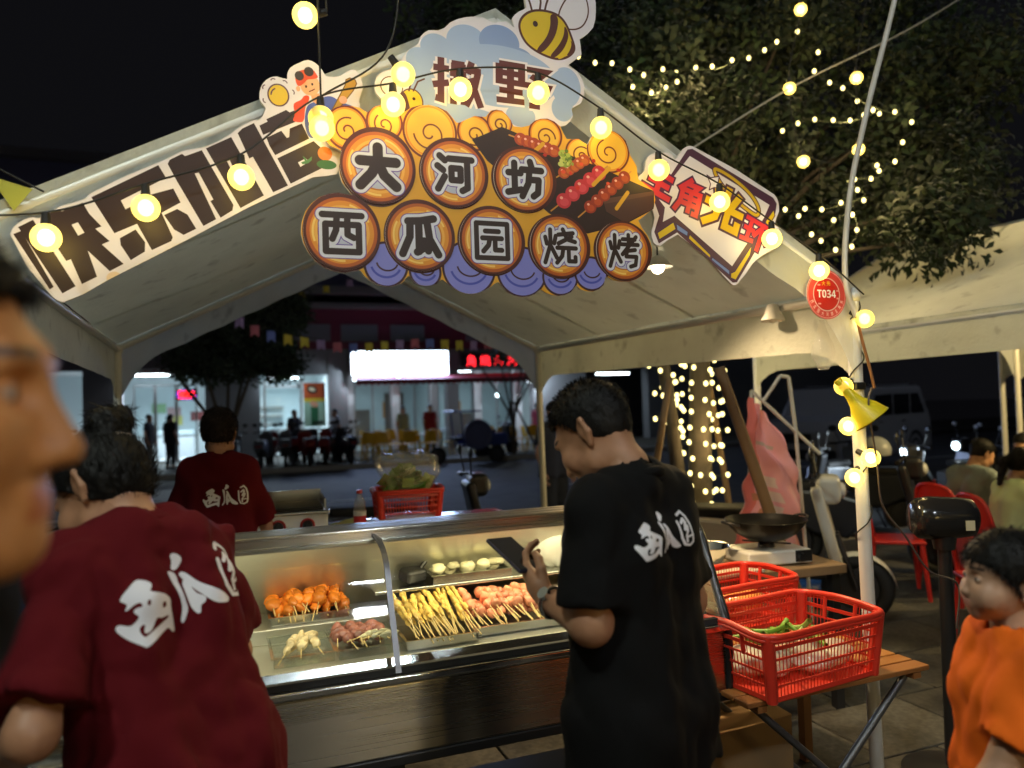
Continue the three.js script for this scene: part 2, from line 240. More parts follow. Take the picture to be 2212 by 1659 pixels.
// glyph strokes on a 100 x 100 field, y down
const GL = {
  大: [[8, 38, 92, 38], [50, 5, 50, 38, 35, 66, 8, 95], [50, 40, 64, 70, 92, 95]],
  河: [[12, 8, 25, 19], [6, 34, 20, 44], [6, 92, 24, 60], [36, 14, 96, 14], [84, 14, 84, 86, 70, 94], [42, 38, 66, 38, 66, 68, 42, 68, 42, 38]],
  坊: [[4, 34, 38, 34], [21, 8, 21, 80], [2, 86, 40, 78], [66, 2, 70, 15], [42, 24, 98, 24], [64, 24, 60, 60, 42, 95], [62, 50, 90, 50, 87, 84, 74, 94]],
  西: [[5, 10, 95, 10], [38, 10, 36, 45, 27, 66], [62, 10, 62, 55, 76, 62], [12, 32, 88, 32, 88, 95, 12, 95, 12, 32]],
  瓜: [[85, 5, 50, 12, 20, 14], [25, 14, 24, 52, 5, 95], [47, 15, 47, 88], [42, 90, 64, 76], [60, 62, 70, 86], [68, 14, 74, 56, 96, 95]],
  园: [[8, 6, 92, 6, 92, 95, 8, 95, 8, 6], [32, 26, 68, 26], [24, 44, 76, 44], [44, 44, 40, 62, 26, 78], [58, 44, 58, 74, 76, 74]],
  烧: [[22, 5, 22, 45, 5, 95], [24, 52, 40, 82], [7, 26, 11, 44], [38, 22, 33, 42], [46, 18, 90, 12], [60, 3, 72, 30, 96, 36], [86, 22, 46, 42], [42, 54, 98, 54], [60, 54, 56, 76, 40, 95], [76, 54, 76, 90, 96, 90, 96, 78]],
  烤: [[22, 5, 22, 45, 5, 95], [24, 52, 40, 82], [7, 26, 11, 44], [38, 22, 33, 42], [48, 16, 88, 16], [67, 3, 67, 30], [42, 31, 98, 31], [92, 8, 46, 60], [60, 50, 88, 46], [62, 48, 58, 66, 92, 66, 88, 90, 72, 95]],
  撒: [[18, 4, 18, 90, 7, 88], [3, 26, 34, 26], [2, 62, 34, 54], [38, 18, 68, 18], [46, 6, 46, 32], [59, 6, 59, 32], [36, 33, 69, 33], [43, 44, 43, 97], [43, 44, 64, 44, 64, 96], [43, 60, 64, 60], [43, 76, 64, 76], [80, 4, 72, 30], [75, 22, 99, 22], [93, 24, 85, 60, 68, 97], [77, 38, 99, 97]],
  野: [[6, 8, 48, 8, 48, 48, 6, 48, 6, 8], [6, 28, 48, 28], [27, 8, 27, 88], [6, 68, 50, 68], [1, 91, 53, 89], [58, 12, 95, 12, 78, 32], [66, 26, 88, 40], [54, 48, 99, 48, 93, 64], [76, 48, 76, 94, 62, 94]],
  主: [[47, 2, 54, 15], [15, 28, 85, 28], [20, 58, 80, 58], [5, 92, 95, 92], [50, 28, 50, 92]],
  角: [[42, 2, 14, 32], [38, 14, 72, 14, 58, 32], [22, 34, 82, 34, 82, 96, 72, 96], [22, 34, 20, 72, 8, 98], [22, 54, 82, 54], [22, 73, 82, 73], [52, 34, 52, 92]],
  光: [[50, 4, 50, 44], [20, 12, 31, 36], [80, 10, 69, 36], [4, 47, 96, 47], [36, 47, 32, 76, 8, 96], [62, 47, 62, 88, 94, 88, 94, 74]],
  环: [[4, 12, 38, 12], [6, 46, 36, 46], [2, 86, 42, 80], [22, 12, 22, 82], [46, 12, 98, 12], [74, 12, 46, 56], [72, 34, 72, 97], [80, 42, 98, 64]],
};
// draws a glyph in a box; w is the stroke weight in box units of 100
function glyph(g, ch, x, y, sx, sy, w, color, cap = 'round', join = 'round') { g.save(); g.translate(x, y); g.scale(sx / 100, sy / 100); g.lineWidth = w; g.strokeStyle = color; g.lineCap = cap; g.lineJoin = join; for (const s of GL[ch]) { g.beginPath(); for (let i = 0; i < s.length; i += 2) g[i ? 'lineTo' : 'moveTo'](s[i], s[i + 1]); g.stroke(); } g.restore(); }
{
  // one long two-storey block: upper wall with ledges and a red band
  const b = thing('shop_building', 'dark two-storey shop block with red upper band across the street', 'building', undefined, [0, 0, 0]);
  mesh('upper_wall', bx(46, 4.2, 0.4, 4, 7.9, ZF - 0.3), std([0.13, 0.13, 0.26], 0.8), b);
  mesh('ledge', bx(46, 0.32, 0.7, 4, 5.95, ZF + 0.02, 0.03), wallPale, b); mesh('ledge', bx(46, 0.2, 0.6, 4, 5.4, ZF + 0.02, 0.03), wallPale, b);
  mesh('red_band', bx(46, 1.5, 0.3, 4, 4.55, ZF - 0.15), redBoard, b);
  mesh('side_wall', bx(0.4, 10, 8, -19, 5, ZF - 4.2), wallDark, b); mesh('side_wall', bx(0.4, 10, 8, 27, 5, ZF - 4.2), wallDark, b); mesh('back_wall', bx(46, 10, 0.3, 4, 5, ZF - 8), wallDark, b); mesh('roof', bx(46.6, 0.3, 8.6, 4, 10.15, ZF - 4), wallDark, b);
  for (const x of [-12, -7.5, -3, 1.5, 6, 10.5, 15]) { const w = mesh('window', bx(2.2, 1.7, 0.06, x, 8.1, ZF - 0.08), shopFrame, b); mesh('pane', bx(0.98, 1.5, 0.02, x - 0.52, 8.1, ZF - 0.035), paneGlass, w); mesh('pane', bx(0.98, 1.5, 0.02, x + 0.52, 8.1, ZF - 0.035), paneGlass, w); }
  for (const [x, w] of [[2.2, 1.5], [4, 1.35], [5.8, 1.3], [9, 1.8]]) mesh('notice_panel', bx(w, 0.62, 0.05, x, 4.42, ZF + 0.03, 0.01), std([0.22, 0.23, 0.3], 0.6), b);
  // piers and fascia pieces between and above the openings
  for (const [x0, x1] of [[-18.8, -9.6], [-5.0, -3.86], [-1.32, 0.46], [2.82, 3.5], [7.25, 7.7], [10.8, 13.1], [16, 26.8]]) mesh('pier', bx(x1 - x0, 3.85, 0.5, (x0 + x1) / 2, 1.88, ZF - 0.05), x1 < 0 ? wallDark : wallPale, b);
  mesh('fascia', bx(8.2, 0.66, 0.42, -5.4, 3.48, ZF - 0.06), std([0.12, 0.1, 0.12], 0.8), b); mesh('fascia', bx(4.6, 0.9, 0.42, 1.1, 3.36, ZF - 0.05), wallPale, b); mesh('fascia', bx(13, 0.85, 0.42, 9.7, 3.4, ZF - 0.2), wallDark, b);
  mesh('party_wall', bx(0.2, 3.8, 5, -0.4, 1.9, ZF - 2.75), tileBlue, b); mesh('party_wall', bx(0.2, 3.8, 5, 3.1, 1.9, ZF - 2.75), tileBlue, b); mesh('party_wall', bx(0.2, 3.8, 5, 12, 1.9, ZF - 2.75), tileBlue, b); mesh('party_wall', bx(0.2, 3.8, 5, -9.3, 1.9, ZF - 2.75), tileBlue, b);
  mesh('interior_back_wall', bx(21.5, 3.8, 0.12, 1.4, 1.9, ZF - 5.1), tileBlue, b); mesh('interior_floor', bx(21.5, 0.06, 5, 1.4, 0.06, ZF - 2.5), std([0.4, 0.42, 0.43], 0.3), b); mesh('interior_ceiling', bx(21.5, 0.08, 5, 1.4, 3.25, ZF - 2.75), std([0.7, 0.7, 0.7], 0.8), b);
  mesh('interior_wall', bx(0.12, 3.3, 3, 7.45, 1.7, ZF - 3.4), tileBlue, b);
  // left shop: white fascia strip with red lettering, glazed front in a steel frame
  const strip = canvas(512, 40, (g) => { g.fillStyle = '#c9ccd4'; g.fillRect(0, 0, 512, 40); let k = 0; for (const c of '大光河西主园坊烤角') glyph(g, c, 24 + 54 * k++, 6, 28, 28, 11, '#b01c20'); });
  const fs = mesh('fascia_strip', bx(2.5, 0.2, 0.04, -2.6, 3.07, ZF + 0.18), std(0xffffff, 0.6, 0, { map: strip }), b);
  for (const x of [-3.2, -2.55, -1.9]) { const gl = mesh('window', [bx(0.05, 2.6, 0.06, x - 0.3, 1.35, ZF + 0.05), bx(0.05, 2.6, 0.06, x + 0.3, 1.35, ZF + 0.05), bx(0.65, 0.05, 0.06, x, 2.62, ZF + 0.05), bx(0.65, 0.05, 0.06, x, 0.9, ZF + 0.05)], shopFrame, b); mesh('pane', bx(0.55, 1.66, 0.012, x, 1.76, ZF + 0.05), paneGlass, gl); }
  for (const [x, y, c] of [[-3.1, 1.9, [0.3, 0.5, 0.25]], [-2.55, 1.75, [0.5, 0.3, 0.3]], [-2.5, 1.4, [0.6, 0.55, 0.15]], [-1.7, 1.55, [0.25, 0.06, 0.06]]]) mesh('wall_poster', bx(0.5, 0.36, 0.02, x, y, ZF - 5.02), std(c, 0.7), b);
  mesh('counter', bx(1.7, 0.95, 0.6, -2.6, 0.56, ZF - 2.2, 0.02), std([0.45, 0.5, 0.52], 0.4), b); mesh('counter', bx(1.6, 0.9, 0.6, 1.4, 0.54, ZF - 2.4, 0.02), std([0.45, 0.5, 0.52], 0.4), b);
  for (let k = 0; k < 3; k++) mesh('shelf', bx(1.0, 0.04, 0.3, 1.1, 1.1 + k * 0.35, ZF - 4.85), std([0.25, 0.2, 0.16], 0.7), b);
  // middle shop: door leaf, poster
  for (const x of [0.62, 1.86]) mesh('door_post', bx(0.07, 2.75, 0.1, x, 1.42, ZF + 0.05), shopFrame, b);
  const dp = mesh('window', bx(1.2, 0.06, 0.08, 1.24, 2.5, ZF + 0.05), shopFrame, b); mesh('pane', bx(1.12, 1.5, 0.012, 1.24, 1.7, ZF + 0.05), paneGlass, dp);
  const poster = canvas(128, 256, (g) => { g.fillStyle = '#a8481c'; g.fillRect(0, 0, 128, 90); g.fillStyle = '#c9b02e'; g.fillRect(0, 90, 128, 22); g.fillStyle = '#9fc7b4'; g.fillRect(0, 112, 128, 144); g.fillStyle = '#1f6a46'; g.fillRect(40, 140, 44, 110); g.fillStyle = '#1c1a1c'; g.beginPath(); g.ellipse(50, 40, 32, 22, 0.3, 0, 7); g.fill(); g.fillStyle = '#d9cfb0'; g.beginPath(); g.ellipse(50, 38, 20, 11, 0.3, 0, 7); g.fill(); g.fillStyle = '#d8a084'; g.beginPath(); g.ellipse(60, 125, 26, 16, 0.3, 0, 7); g.fill(); });
  mesh('window_poster', bx(0.76, 1.57, 0.03, 2.33, 1.83, ZF + 0.06), std(0xffffff, 0.6, 0, { map: poster }), b);
  // restaurant: glazed front behind the awning, white columns
  for (const x of [3.62, 5.35, 6.85, 8.6, 10.3]) mesh('column', bx(0.3, 3.1, 0.3, x, 1.58, ZF - 0.4, 0.02), std([0.6, 0.62, 0.66], 0.5), b);
  for (const [x0, x1] of [[3.8, 5.2], [5.5, 6.7], [7, 8.45], [8.75, 10.15]]) { const w = mesh('window', [bx(0.05, 2.7, 0.06, x0 + 0.03, 1.4, ZF - 0.42), bx(0.05, 2.7, 0.06, x1 - 0.03, 1.4, ZF - 0.42), bx(0.05, 2.7, 0.06, (x0 + x1) / 2, 1.4, ZF - 0.42), bx(x1 - x0, 0.06, 0.06, (x0 + x1) / 2, 2.72, ZF - 0.42)], shopFrame, b); for (const s of [-1, 1]) mesh('pane', bx((x1 - x0) / 2 - 0.09, 2.6, 0.012, (x0 + x1) / 2 + s * (x1 - x0) / 4, 1.4, ZF - 0.42), paneGlass, w); }
  for (const [x, h] of [[4.1, 0.7], [5.95, 0.7], [7.6, 0.8], [9.2, 0.6]]) mesh('wall_poster', bx(0.3, h, 0.02, x, 1.55, ZF - 5.02), std([0.6, 0.25, 0.04], 0.7), b);
  for (const [x, h] of [[4.8, 1.5], [6.3, 2.2], [9.6, 1.2]]) mesh('shade_panel', bx(0.85, h, 0.04, x, h / 2 + 0.09, ZF - 5.01), std([0.16, 0.12, 0.1], 0.5), b);  // dark panels stand in for the shadowed interior behind the restaurant
}
{ // awning
  const a = thing('awning', 'dark red awning with scalloped edge over restaurant front', 'awning');
  const red = std([0.24, 0.02, 0.03], 0.8);
  mesh('canopy_cloth', grid(40, 4, (u, v) => [3.6 + 6.9 * u, 2.86 - 0.24 * v, ZF + 0.25 + 1.1 * v]), red, a);
  for (let k = 0; k < 30; k++) mesh('scallop', grid(6, 1, (u, v) => [3.6 + 0.23 * (k + u), 2.62 - v * (0.12 + 0.06 * Math.sin(u * PI)), ZF + 1.352]), red, a);
  mesh('front_bar', rod([3.6, 2.63, ZF + 1.34], [10.5, 2.63, ZF + 1.34], 0.02), shopFrame, a);
  for (const x of [3.7, 7.2, 10.4]) mesh('arm', rod([x, 2.2, ZF + 0.2], [x, 2.6, ZF + 1.3], 0.018), shopFrame, a);
}
{ // lit signs
  const box = thing('lightbox_sign', 'glaring white lightbox sign above restaurant awning', 'sign');
  mesh('cabinet', bx(3.7, 0.96, 0.22, 5.4, 3.26, ZF + 0.42, 0.02), shopFrame, box);
  const ft = canvas(512, 128, (g) => { g.fillStyle = '#ffffff'; g.fillRect(0, 0, 512, 128); g.globalAlpha = 0.28; let k = 0; for (const c of '西瓜园大河') glyph(g, c, 40 + 90 * k++, 30, 66, 66, 12, '#d03060'); });
  mesh('lit_face', bx(3.6, 0.88, 0.02, 5.4, 3.26, ZF + 0.545), new THREE.MeshStandardMaterial({ color: 0x333333, emissive: rgb(0.72, 0.86, 1), emissiveIntensity: 8, emissiveMap: ft }), box);
  areaAt(box, [5.4, 3.26, ZF + 0.58], [0, 0, 1], 3.6, 0.88, rgb(0.38, 0.55, 1), 32);
  for (const x of [4.2, 4.95, 5.75, 6.2]) mesh('hanger', rod([x, 3.73, ZF + 0.45], [x, 3.95, ZF + 0.2], 0.015), shopFrame, box);
  const led = thing('led_sign', 'red dot-matrix characters glowing on dark fascia beside white lightbox', 'sign');
  mesh('panel', bx(2.3, 0.5, 0.08, 9, 3.36, ZF + 0.1, 0.01), blackPlastic, led);
  const gm = glow([1, 0.02, 0.03], 6); let k = 0;
  for (const c of '角烧河烤') { // dots along the strokes
    const dots = []; for (const s of GL[c]) for (let i = 0; i + 3 < s.length; i += 2) { const L = Math.hypot(s[i + 2] - s[i], s[i + 3] - s[i + 1]); for (let t = 0; t <= L; t += 9) dots.push(bx(0.026, 0.026, 0.02, 8.05 + 0.56 * k + 0.42 * (s[i] + (s[i + 2] - s[i]) * t / L) / 100, 3.56 - 0.42 * (s[i + 1] + (s[i + 3] - s[i + 1]) * t / L) / 100, ZF + 0.15)); }
    mesh('lit_character', dots, gm, led); k++;
  }
  areaAt(led, [9, 3.36, ZF + 0.18], [0, 0, 1], 2.2, 0.45, rgb(1, 0.05, 0.05), 0.25);
  const ov = thing('led_sign', 'small red and blue blinking sign inside the white-lit shop', 'sign');
  mesh('panel', bx(0.68, 0.38, 0.06, -1.89, 2.3, ZF + 0.12, 0.03), blackPlastic, ov);
  const d2 = []; for (let i = 0; i < 170; i++) d2.push(bx(0.022, 0.022, 0.02, -1.89 + rr(-0.26, 0.26), 2.3 + rr(-0.13, 0.13), ZF + 0.155));
  mesh('lit_characters', d2, glow([1, 0.02, 0.02], 7), ov);
  const d3 = []; for (let i = 0; i < 44; i++) { const a = i / 44 * 2 * PI; d3.push(bx(0.02, 0.02, 0.02, -1.89 + 0.31 * Math.cos(a), 2.3 + 0.165 * Math.sin(a), ZF + 0.155)); }
  mesh('lit_border', d3, glow([0.15, 0.08, 1], 3), ov);
}
{ // tube lights and floodlights of the shops
  const tube = (x, y, z, l, k, label) => { const t = thing('tube_light', label, 'light', 'tube lights of the far shops', [x, y, z]); mesh('fitting', bx(l + 0.06, 0.05, 0.08, 0, 0.05, 0, 0.01), whitePaint, t); mesh('tube', rod([-l / 2, 0, 0], [l / 2, 0, 0], 0.03), tubeGlow, t); areaAt(t, [0, -0.045, 0], [0, -1, 0.25], l, 0.06, COOL, k); };
  tube(-3, 2.97, ZF + 0.25, 1.15, 150, 'white tube light under lettered strip of left shop'); tube(1.22, 2.79, ZF + 0.28, 1.05, 170, 'bright white tube light over middle shop entrance');
  for (const [x, z, lab] of [[-3.1, -1.2, 'white tube light on ceiling inside the left shop'], [-2, -1.2, 'white tube light on ceiling inside the left shop'], [1.4, -2.6, 'white tube light on ceiling inside the middle shop'], [4.6, -2.8, 'white tube light on ceiling inside the restaurant'], [9, -2.8, 'white tube light on ceiling inside the restaurant']]) tube(x, 3.1, ZF + z, 1.1, x > 3 ? 170 : 800, lab);
  tube(14.3, 2.75, ZF + 0.3, 1.5, 20, 'white tube light on far wall beyond the restaurant');
  const flood = (x, y, z, r, k, label) => { const t = thing('floodlight', label, 'light', undefined, [x, y, z]); mesh('housing', bx(r * 3, r * 2.4, r * 1.2, 0, 0, -r * 0.8, 0.01), darkSteel, t); mesh('lit_lens', ball(r, 0, 0, 0.01, 1, 1, 0.5), glow([0.75, 0.95, 1], 14), t); lampAt(t, [0, -0.02, r * 1.6], COOL, k); };
  flood(3.72, 2.72, ZF + 0.6, 0.085, 3, 'small white floodlight at left corner of lightbox sign'); flood(5.25, 2.72, ZF + 0.75, 0.09, 3, 'small white floodlight under middle of lightbox sign'); flood(10.6, 2.6, ZF + 0.6, 0.15, 9, 'round bright floodlight at right end of awning'); flood(9.2, 2.0, ZF + 0.4, 0.07, 1.5, 'small white lamp beside the staked street tree');
}

// ---------------------------------------------------------------- market tents
const canvasCloth = phy([0.88, 0.93, 0.93], 1, { map: clothTex, transmission: 0.5, thickness: 0, side: THREE.DoubleSide, bumpMap: bumpTex, bumpScale: 0.0015 });
const pipe = std([0.66, 0.66, 0.63], 0.4, 0.1);
// c: the six roof corners fl fr fa (front apex) bl br ba in metres
function makeTent(label, c, group) {
  const t = thing('market_tent', label, 'tent', group), k = (a, b, s) => a.map((x, i) => lerp(x, b[i], s));
  const panel = (fe, be) => grid(30, 18, (u, v) => { // u: front to back, v: ridge to eave
    const p = k(k(c.fa, c.ba, u), k(fe, be, u), v), sag = 0.045 * Math.sin(PI * u) * Math.sin(PI * v) + 0.012 * nz(u * 7, v * 3, fe[0]) + 0.008 * nz(u * 3 + 9, v * 9, 2);
    return [p[0], p[1] - sag, p[2], u * 3.3, v * 1.7];
  });
  mesh('roof_panel', panel(c.fl, c.bl), canvasCloth, t); mesh('roof_panel', panel(c.fr, c.br), canvasCloth, t);
  // sewn seams down the slopes
  for (const [fe, be] of [[c.fl, c.bl], [c.fr, c.br]]) for (const u0 of [0.333, 0.667]) mesh('seam', grid(1, 18, (a, v) => { const u = u0 + (a - 0.5) * 0.012, p = k(k(c.fa, c.ba, u), k(fe, be, u), v), sag = 0.045 * Math.sin(PI * u) * Math.sin(PI * v) + 0.012 * nz(u * 7, v * 3, fe[0]) + 0.008 * nz(u * 3 + 9, v * 9, 2); return [p[0], p[1] - sag - 0.004, p[2], u * 3.3, v * 1.7]; }), canvasCloth, t);
  // gable valances hang from the rafters and sweep down to the posts at the corners
  const gable = (a, e, out) => grid(40, 6, (u, v) => { const p = k(a, e, u), s = Math.max(0, (u - 0.84) / 0.16), drop = 0.2 + 0.2 * s * s + 0.004 * Math.sin(u * 37); return [p[0], p[1] + 0.012 - drop * v, p[2] + out + 0.008 * nz(u * 9, v * 2, out) * v, u * 1.7, v * 0.2]; });
  for (const e of [c.fl, c.fr]) mesh('gable_valance', gable(c.fa, e, 0.015), canvasCloth, t);
  for (const e of [c.bl, c.br]) mesh('gable_valance', gable(c.ba, e, -0.015), canvasCloth, t);
  const side = (f, b, out) => grid(40, 6, (u, v) => { const p = k(f, b, u), e = Math.min(u, 1 - u) * 3.3, s = Math.max(0, 1 - e / 0.3); return [p[0] + out + 0.012 * nz(u * 11, v * 2, out * 50) * v, p[1] + 0.01 - (0.25 + 0.14 * s * s) * v, p[2], u * 3.3, v * 0.3]; });
  mesh('side_valance', side(c.fl, c.bl, -0.015), canvasCloth, t); mesh('side_valance', side(c.fr, c.br, 0.015), canvasCloth, t);
  const inn = (p, dy = -0.03) => [p[0], p[1] + dy, p[2]];
  mesh('ridge_bar', rod(inn(c.fa), inn(c.ba), 0.019), pipe, t);
  for (const [a, b] of [[c.fl, c.bl], [c.fr, c.br]]) mesh('eave_bar', rod(inn(a), inn(b), 0.019), pipe, t);
  for (const [a, b] of [[c.fl, c.fa], [c.fr, c.fa], [c.bl, c.ba], [c.br, c.ba]]) mesh('rafter', rod(inn(a), inn(b), 0.019), pipe, t);
  for (const [p, q] of [[c.fl, c.foot?.[0]], [c.fr, c.foot?.[1]], [c.bl, c.foot?.[2]], [c.br, c.foot?.[3]]]) {
    const f = q ?? [p[0], p[2]];
    const po = mesh('post', [rod([f[0], 0.02, f[1]], inn(p, -0.01), 0.026, 0.026, 14), rod([f[0], 0.0, f[1]], [f[0], 0.02, f[1]], 0.06, 0.06, 14)], pipe, t);
    mesh('corner_joint', ball(0.036, p[0], p[1] - 0.03, p[2]), pipe, po);
  }
  return t;
}
const ownTent = makeTent('white gabled market tent carrying the snack stall signs', { fl: [-1.5, 2.12, 0], fr: [1.48, 2.02, 0], fa: [0.0, 2.9, 0], bl: [-1.5, 2.08, -3.3], br: [1.51, 2.06, -3.3], ba: [-0.02, 2.8, -3.3], foot: [[-1.5, 0], [1.505, 0], [-1.52, -3.3], [1.53, -3.3]] }, 'row of white market tents');
makeTent('white market tent beside the tree, under its leaves', { fl: [3.2, 2.06, 0.55], fr: [6.15, 2.05, 0.5], fa: [4.72, 2.86, 0.52], bl: [3.2, 2.04, -2.75], br: [6.15, 2.05, -2.7], ba: [4.72, 2.86, -2.75] }, 'row of white market tents');
makeTent('white market tent past the seated diners', { fl: [6.35, 2.06, 0.45], fr: [9.3, 2.05, 0.4], fa: [7.8, 2.86, 0.42], bl: [6.35, 2.04, -3.0], br: [9.3, 2.05, -3.0], ba: [7.8, 2.86, -3.0] }, 'row of white market tents');

// ---------------------------------------------------------------- printed sign boards on the front gable; outlines and artwork in millimetres on the gable's plane
function board(outline, z, t, draw, px = 1800, holder, name = 'board') {
  const xs = outline.filter((_, i) => i % 2 === 0), ys = outline.filter((_, i) => i % 2 === 1), x0 = Math.min(...xs) - 8, x1 = Math.max(...xs) + 8, y0 = Math.min(...ys) - 8, y1 = Math.max(...ys) + 8;
  const s = px / Math.max(x1 - x0, y1 - y0), w = Math.round((x1 - x0) * s), h = Math.round((y1 - y0) * s);
  const tex = canvas(w, h, (g) => { g.setTransform(s, 0, 0, -s, -x0 * s, y1 * s); draw(g); });
  tex.wrapS = tex.wrapT = THREE.ClampToEdgeWrapping; tex.repeat.set(1000 / (x1 - x0), 1000 / (y1 - y0)); tex.offset.set(-x0 / (x1 - x0), -y0 / (y1 - y0));
  const g = new THREE.ExtrudeGeometry(shapeOf(outline.map((v) => v / 1000)), { depth: t, bevelEnabled: false });
  const o = mesh(name, g, [std(0xffffff, 0.5, 0, { map: tex }), std([0.6, 0.58, 0.56], 0.7)], holder); o.position.z = z; return o;
}
const poly = (g, p, fill, stroke, lw) => { g.beginPath(); for (let i = 0; i < p.length; i += 2) g[i ? 'lineTo' : 'moveTo'](p[i], p[i + 1]); if (fill) { g.closePath(); g.fillStyle = fill; g.fill(); } if (stroke) { g.lineWidth = lw; g.strokeStyle = stroke; g.lineJoin = g.lineCap = 'round'; if (fill) g.closePath(); g.stroke(); } };
const smooth = (g, p, fill, stroke, lw) => { const n = p.length / 2, q = (i) => [p[(i % n) * 2], p[(i % n) * 2 + 1]], mid = (a, b) => [(a[0] + b[0]) / 2, (a[1] + b[1]) / 2]; g.beginPath(); g.moveTo(...mid(q(0), q(1))); for (let i = 1; i <= n; i++) g.quadraticCurveTo(...q(i), ...mid(q(i), q(i + 1))); g.closePath(); if (fill) { g.fillStyle = fill; g.fill(); } if (stroke) { g.lineWidth = lw; g.strokeStyle = stroke; g.stroke(); } };
const oval = (g, e, fill, stroke, lw, k = 1) => { g.beginPath(); g.ellipse(e[0], e[1], e[2] * k, e[3] * k, 0, 0, 7); if (fill) { g.fillStyle = fill; g.fill(); } if (stroke) { g.lineWidth = lw; g.strokeStyle = stroke; g.stroke(); } };
// glyph in a y-up field: x, y is the top left corner; rot in radians, counter-clockwise
const upGlyph = (g, ch, x, y, sx, sy, w, color, cap, join, rot = 0) => { g.save(); g.translate(x, y); g.rotate(rot); g.scale(1, -1); glyph(g, ch, 0, 0, sx, sy, w, color, cap, join); g.restore(); };
const PAPER = '#dcd6de', INK = '#2a1712', BROWN = '#471c14';
const curved = (p, n = 3) => { const pts = []; for (let i = 0; i < p.length; i += 2) pts.push(V(p[i], p[i + 1], 0)); return new THREE.CatmullRomCurve3(pts, true, 'centripetal').getPoints(pts.length * n).slice(0, -1).flatMap((v) => [v.x, v.y]); };
{
  const s = thing('slogan_sign', 'long white cut-out sign with blocky black characters and cartoon guitarist', 'sign');
  board(curved(TR.sl_out, 2), 0.03, 0.012, (g) => {
    g.fillStyle = PAPER; g.fillRect(-3000, 0, 6000, 4000);
    for (const k of ['k1', 'k2', 'k3', 'l1', 'l2', 'l3', 'j1', 'j2', 'b1', 'b2', 'b3', 'b4']) poly(g, TR[k], INK);
    for (const k of ['k3h', 'j2h', 'b4h']) poly(g, TR[k], PAPER);
    for (const [x, y, a] of [[-1180, 2100, 18], [-870, 2190, 16], [-800, 2250, 14]]) { g.fillStyle = '#d9b27a'; g.globalAlpha = 0.6; g.beginPath(); g.ellipse(x + 40, y - 120, a, a * 0.8, 0.4, 0, 7); g.fill(); g.globalAlpha = 1; }
    oval(g, TR.yolk, '#d8b526', '#4a2540', 4); g.strokeStyle = '#4a2540'; g.lineWidth = 4; g.beginPath(); g.arc(TR.yolk[0], TR.yolk[1], TR.yolk[2] * 0.7, 2, 3.2); g.stroke();
    for (const a of [0.3, 1.1, 1.9, 2.7, 3.6]) { g.beginPath(); g.arc(TR.yolk[0] + TR.yolk[2] * 1.35 * Math.cos(a), TR.yolk[1] + TR.yolk[3] * 1.3 * Math.sin(a), 8, a - 1, a + 1); g.lineWidth = 3; g.stroke(); }
    smooth(g, TR.suit, '#4a5aa8'); smooth(g, TR.cape, '#d8461c'); poly(g, TR.neck, '#e0a070'); oval(g, TR.ear, '#e0a070'); oval(g, TR.face, '#e8ac7c'); smooth(g, TR.hat, '#d84a1c'); oval(g, TR.gog1, '#2a1a14'); oval(g, TR.gog2, '#2a1a14'); oval(g, TR.eye1, '#3a2015'); oval(g, TR.eye2, '#3a2015'); poly(g, TR.mouth, null, '#6a2a1a', 3);
    poly(g, TR.gneck, '#b88a20', '#6a4a10', 3); oval(g, TR.hand, '#e8a07c'); oval(g, TR.gbody, '#e07a28'); poly(g, TR.leaf1, '#3f7a4a'); oval(g, TR.leaf2, '#2f6a34');
  }, 1900, s);
}
{
  const s = thing('cloud_sign', 'pale blue cloud cut-out sign with two characters and a cartoon bee', 'sign');
  board(curved(TR.cl_out, 2), 0.035, 0.012, (g) => {
    g.fillStyle = PAPER; g.fillRect(-3000, 0, 6000, 4000);
    for (let i = 0; i < 12; i++) oval(g, TR['cb' + i], i === 3 || i === 4 ? '#8096c4' : '#9aaed2');
    const cell = (k, ch) => { const [x0, y0, x1, y1] = TR[k]; for (const [w, c] of [[23, PAPER], [13.5, '#512018']]) upGlyph(g, ch, x0 + 10, y0 - 4, x1 - x0 - 22, y0 - y1 - 10, w, c, 'butt', 'miter', -0.03); };
    cell('sa', '撒'); cell('ye', '野');
    oval(g, TR.b2_wing, '#e2dde0', '#4f2418', 3); oval(g, TR.b2_body, '#d8b818', '#4f2418', 4); smooth(g, TR.b2_s, '#4f2418'); oval(g, TR.b2_eye, '#3a1810'); for (const k of ['b2_a1', 'b2_a2']) poly(g, TR[k], null, '#4f2418', 5);
    for (const k of ['ant1', 'ant2', 'ant3']) poly(g, TR[k], null, '#4f2418', 7); smooth(g, TR.wing, '#dcd6dc', '#4f2418', 5); smooth(g, TR.bee_b, '#d2b416', '#4f2418', 8); for (const k of ['bee_s1', 'bee_s2', 'bee_s3']) smooth(g, TR[k], '#4f2418'); smooth(g, TR.bee_y3, '#d2b416'); oval(g, TR.beeye, '#3a1810');
  }, 1600, s);
}
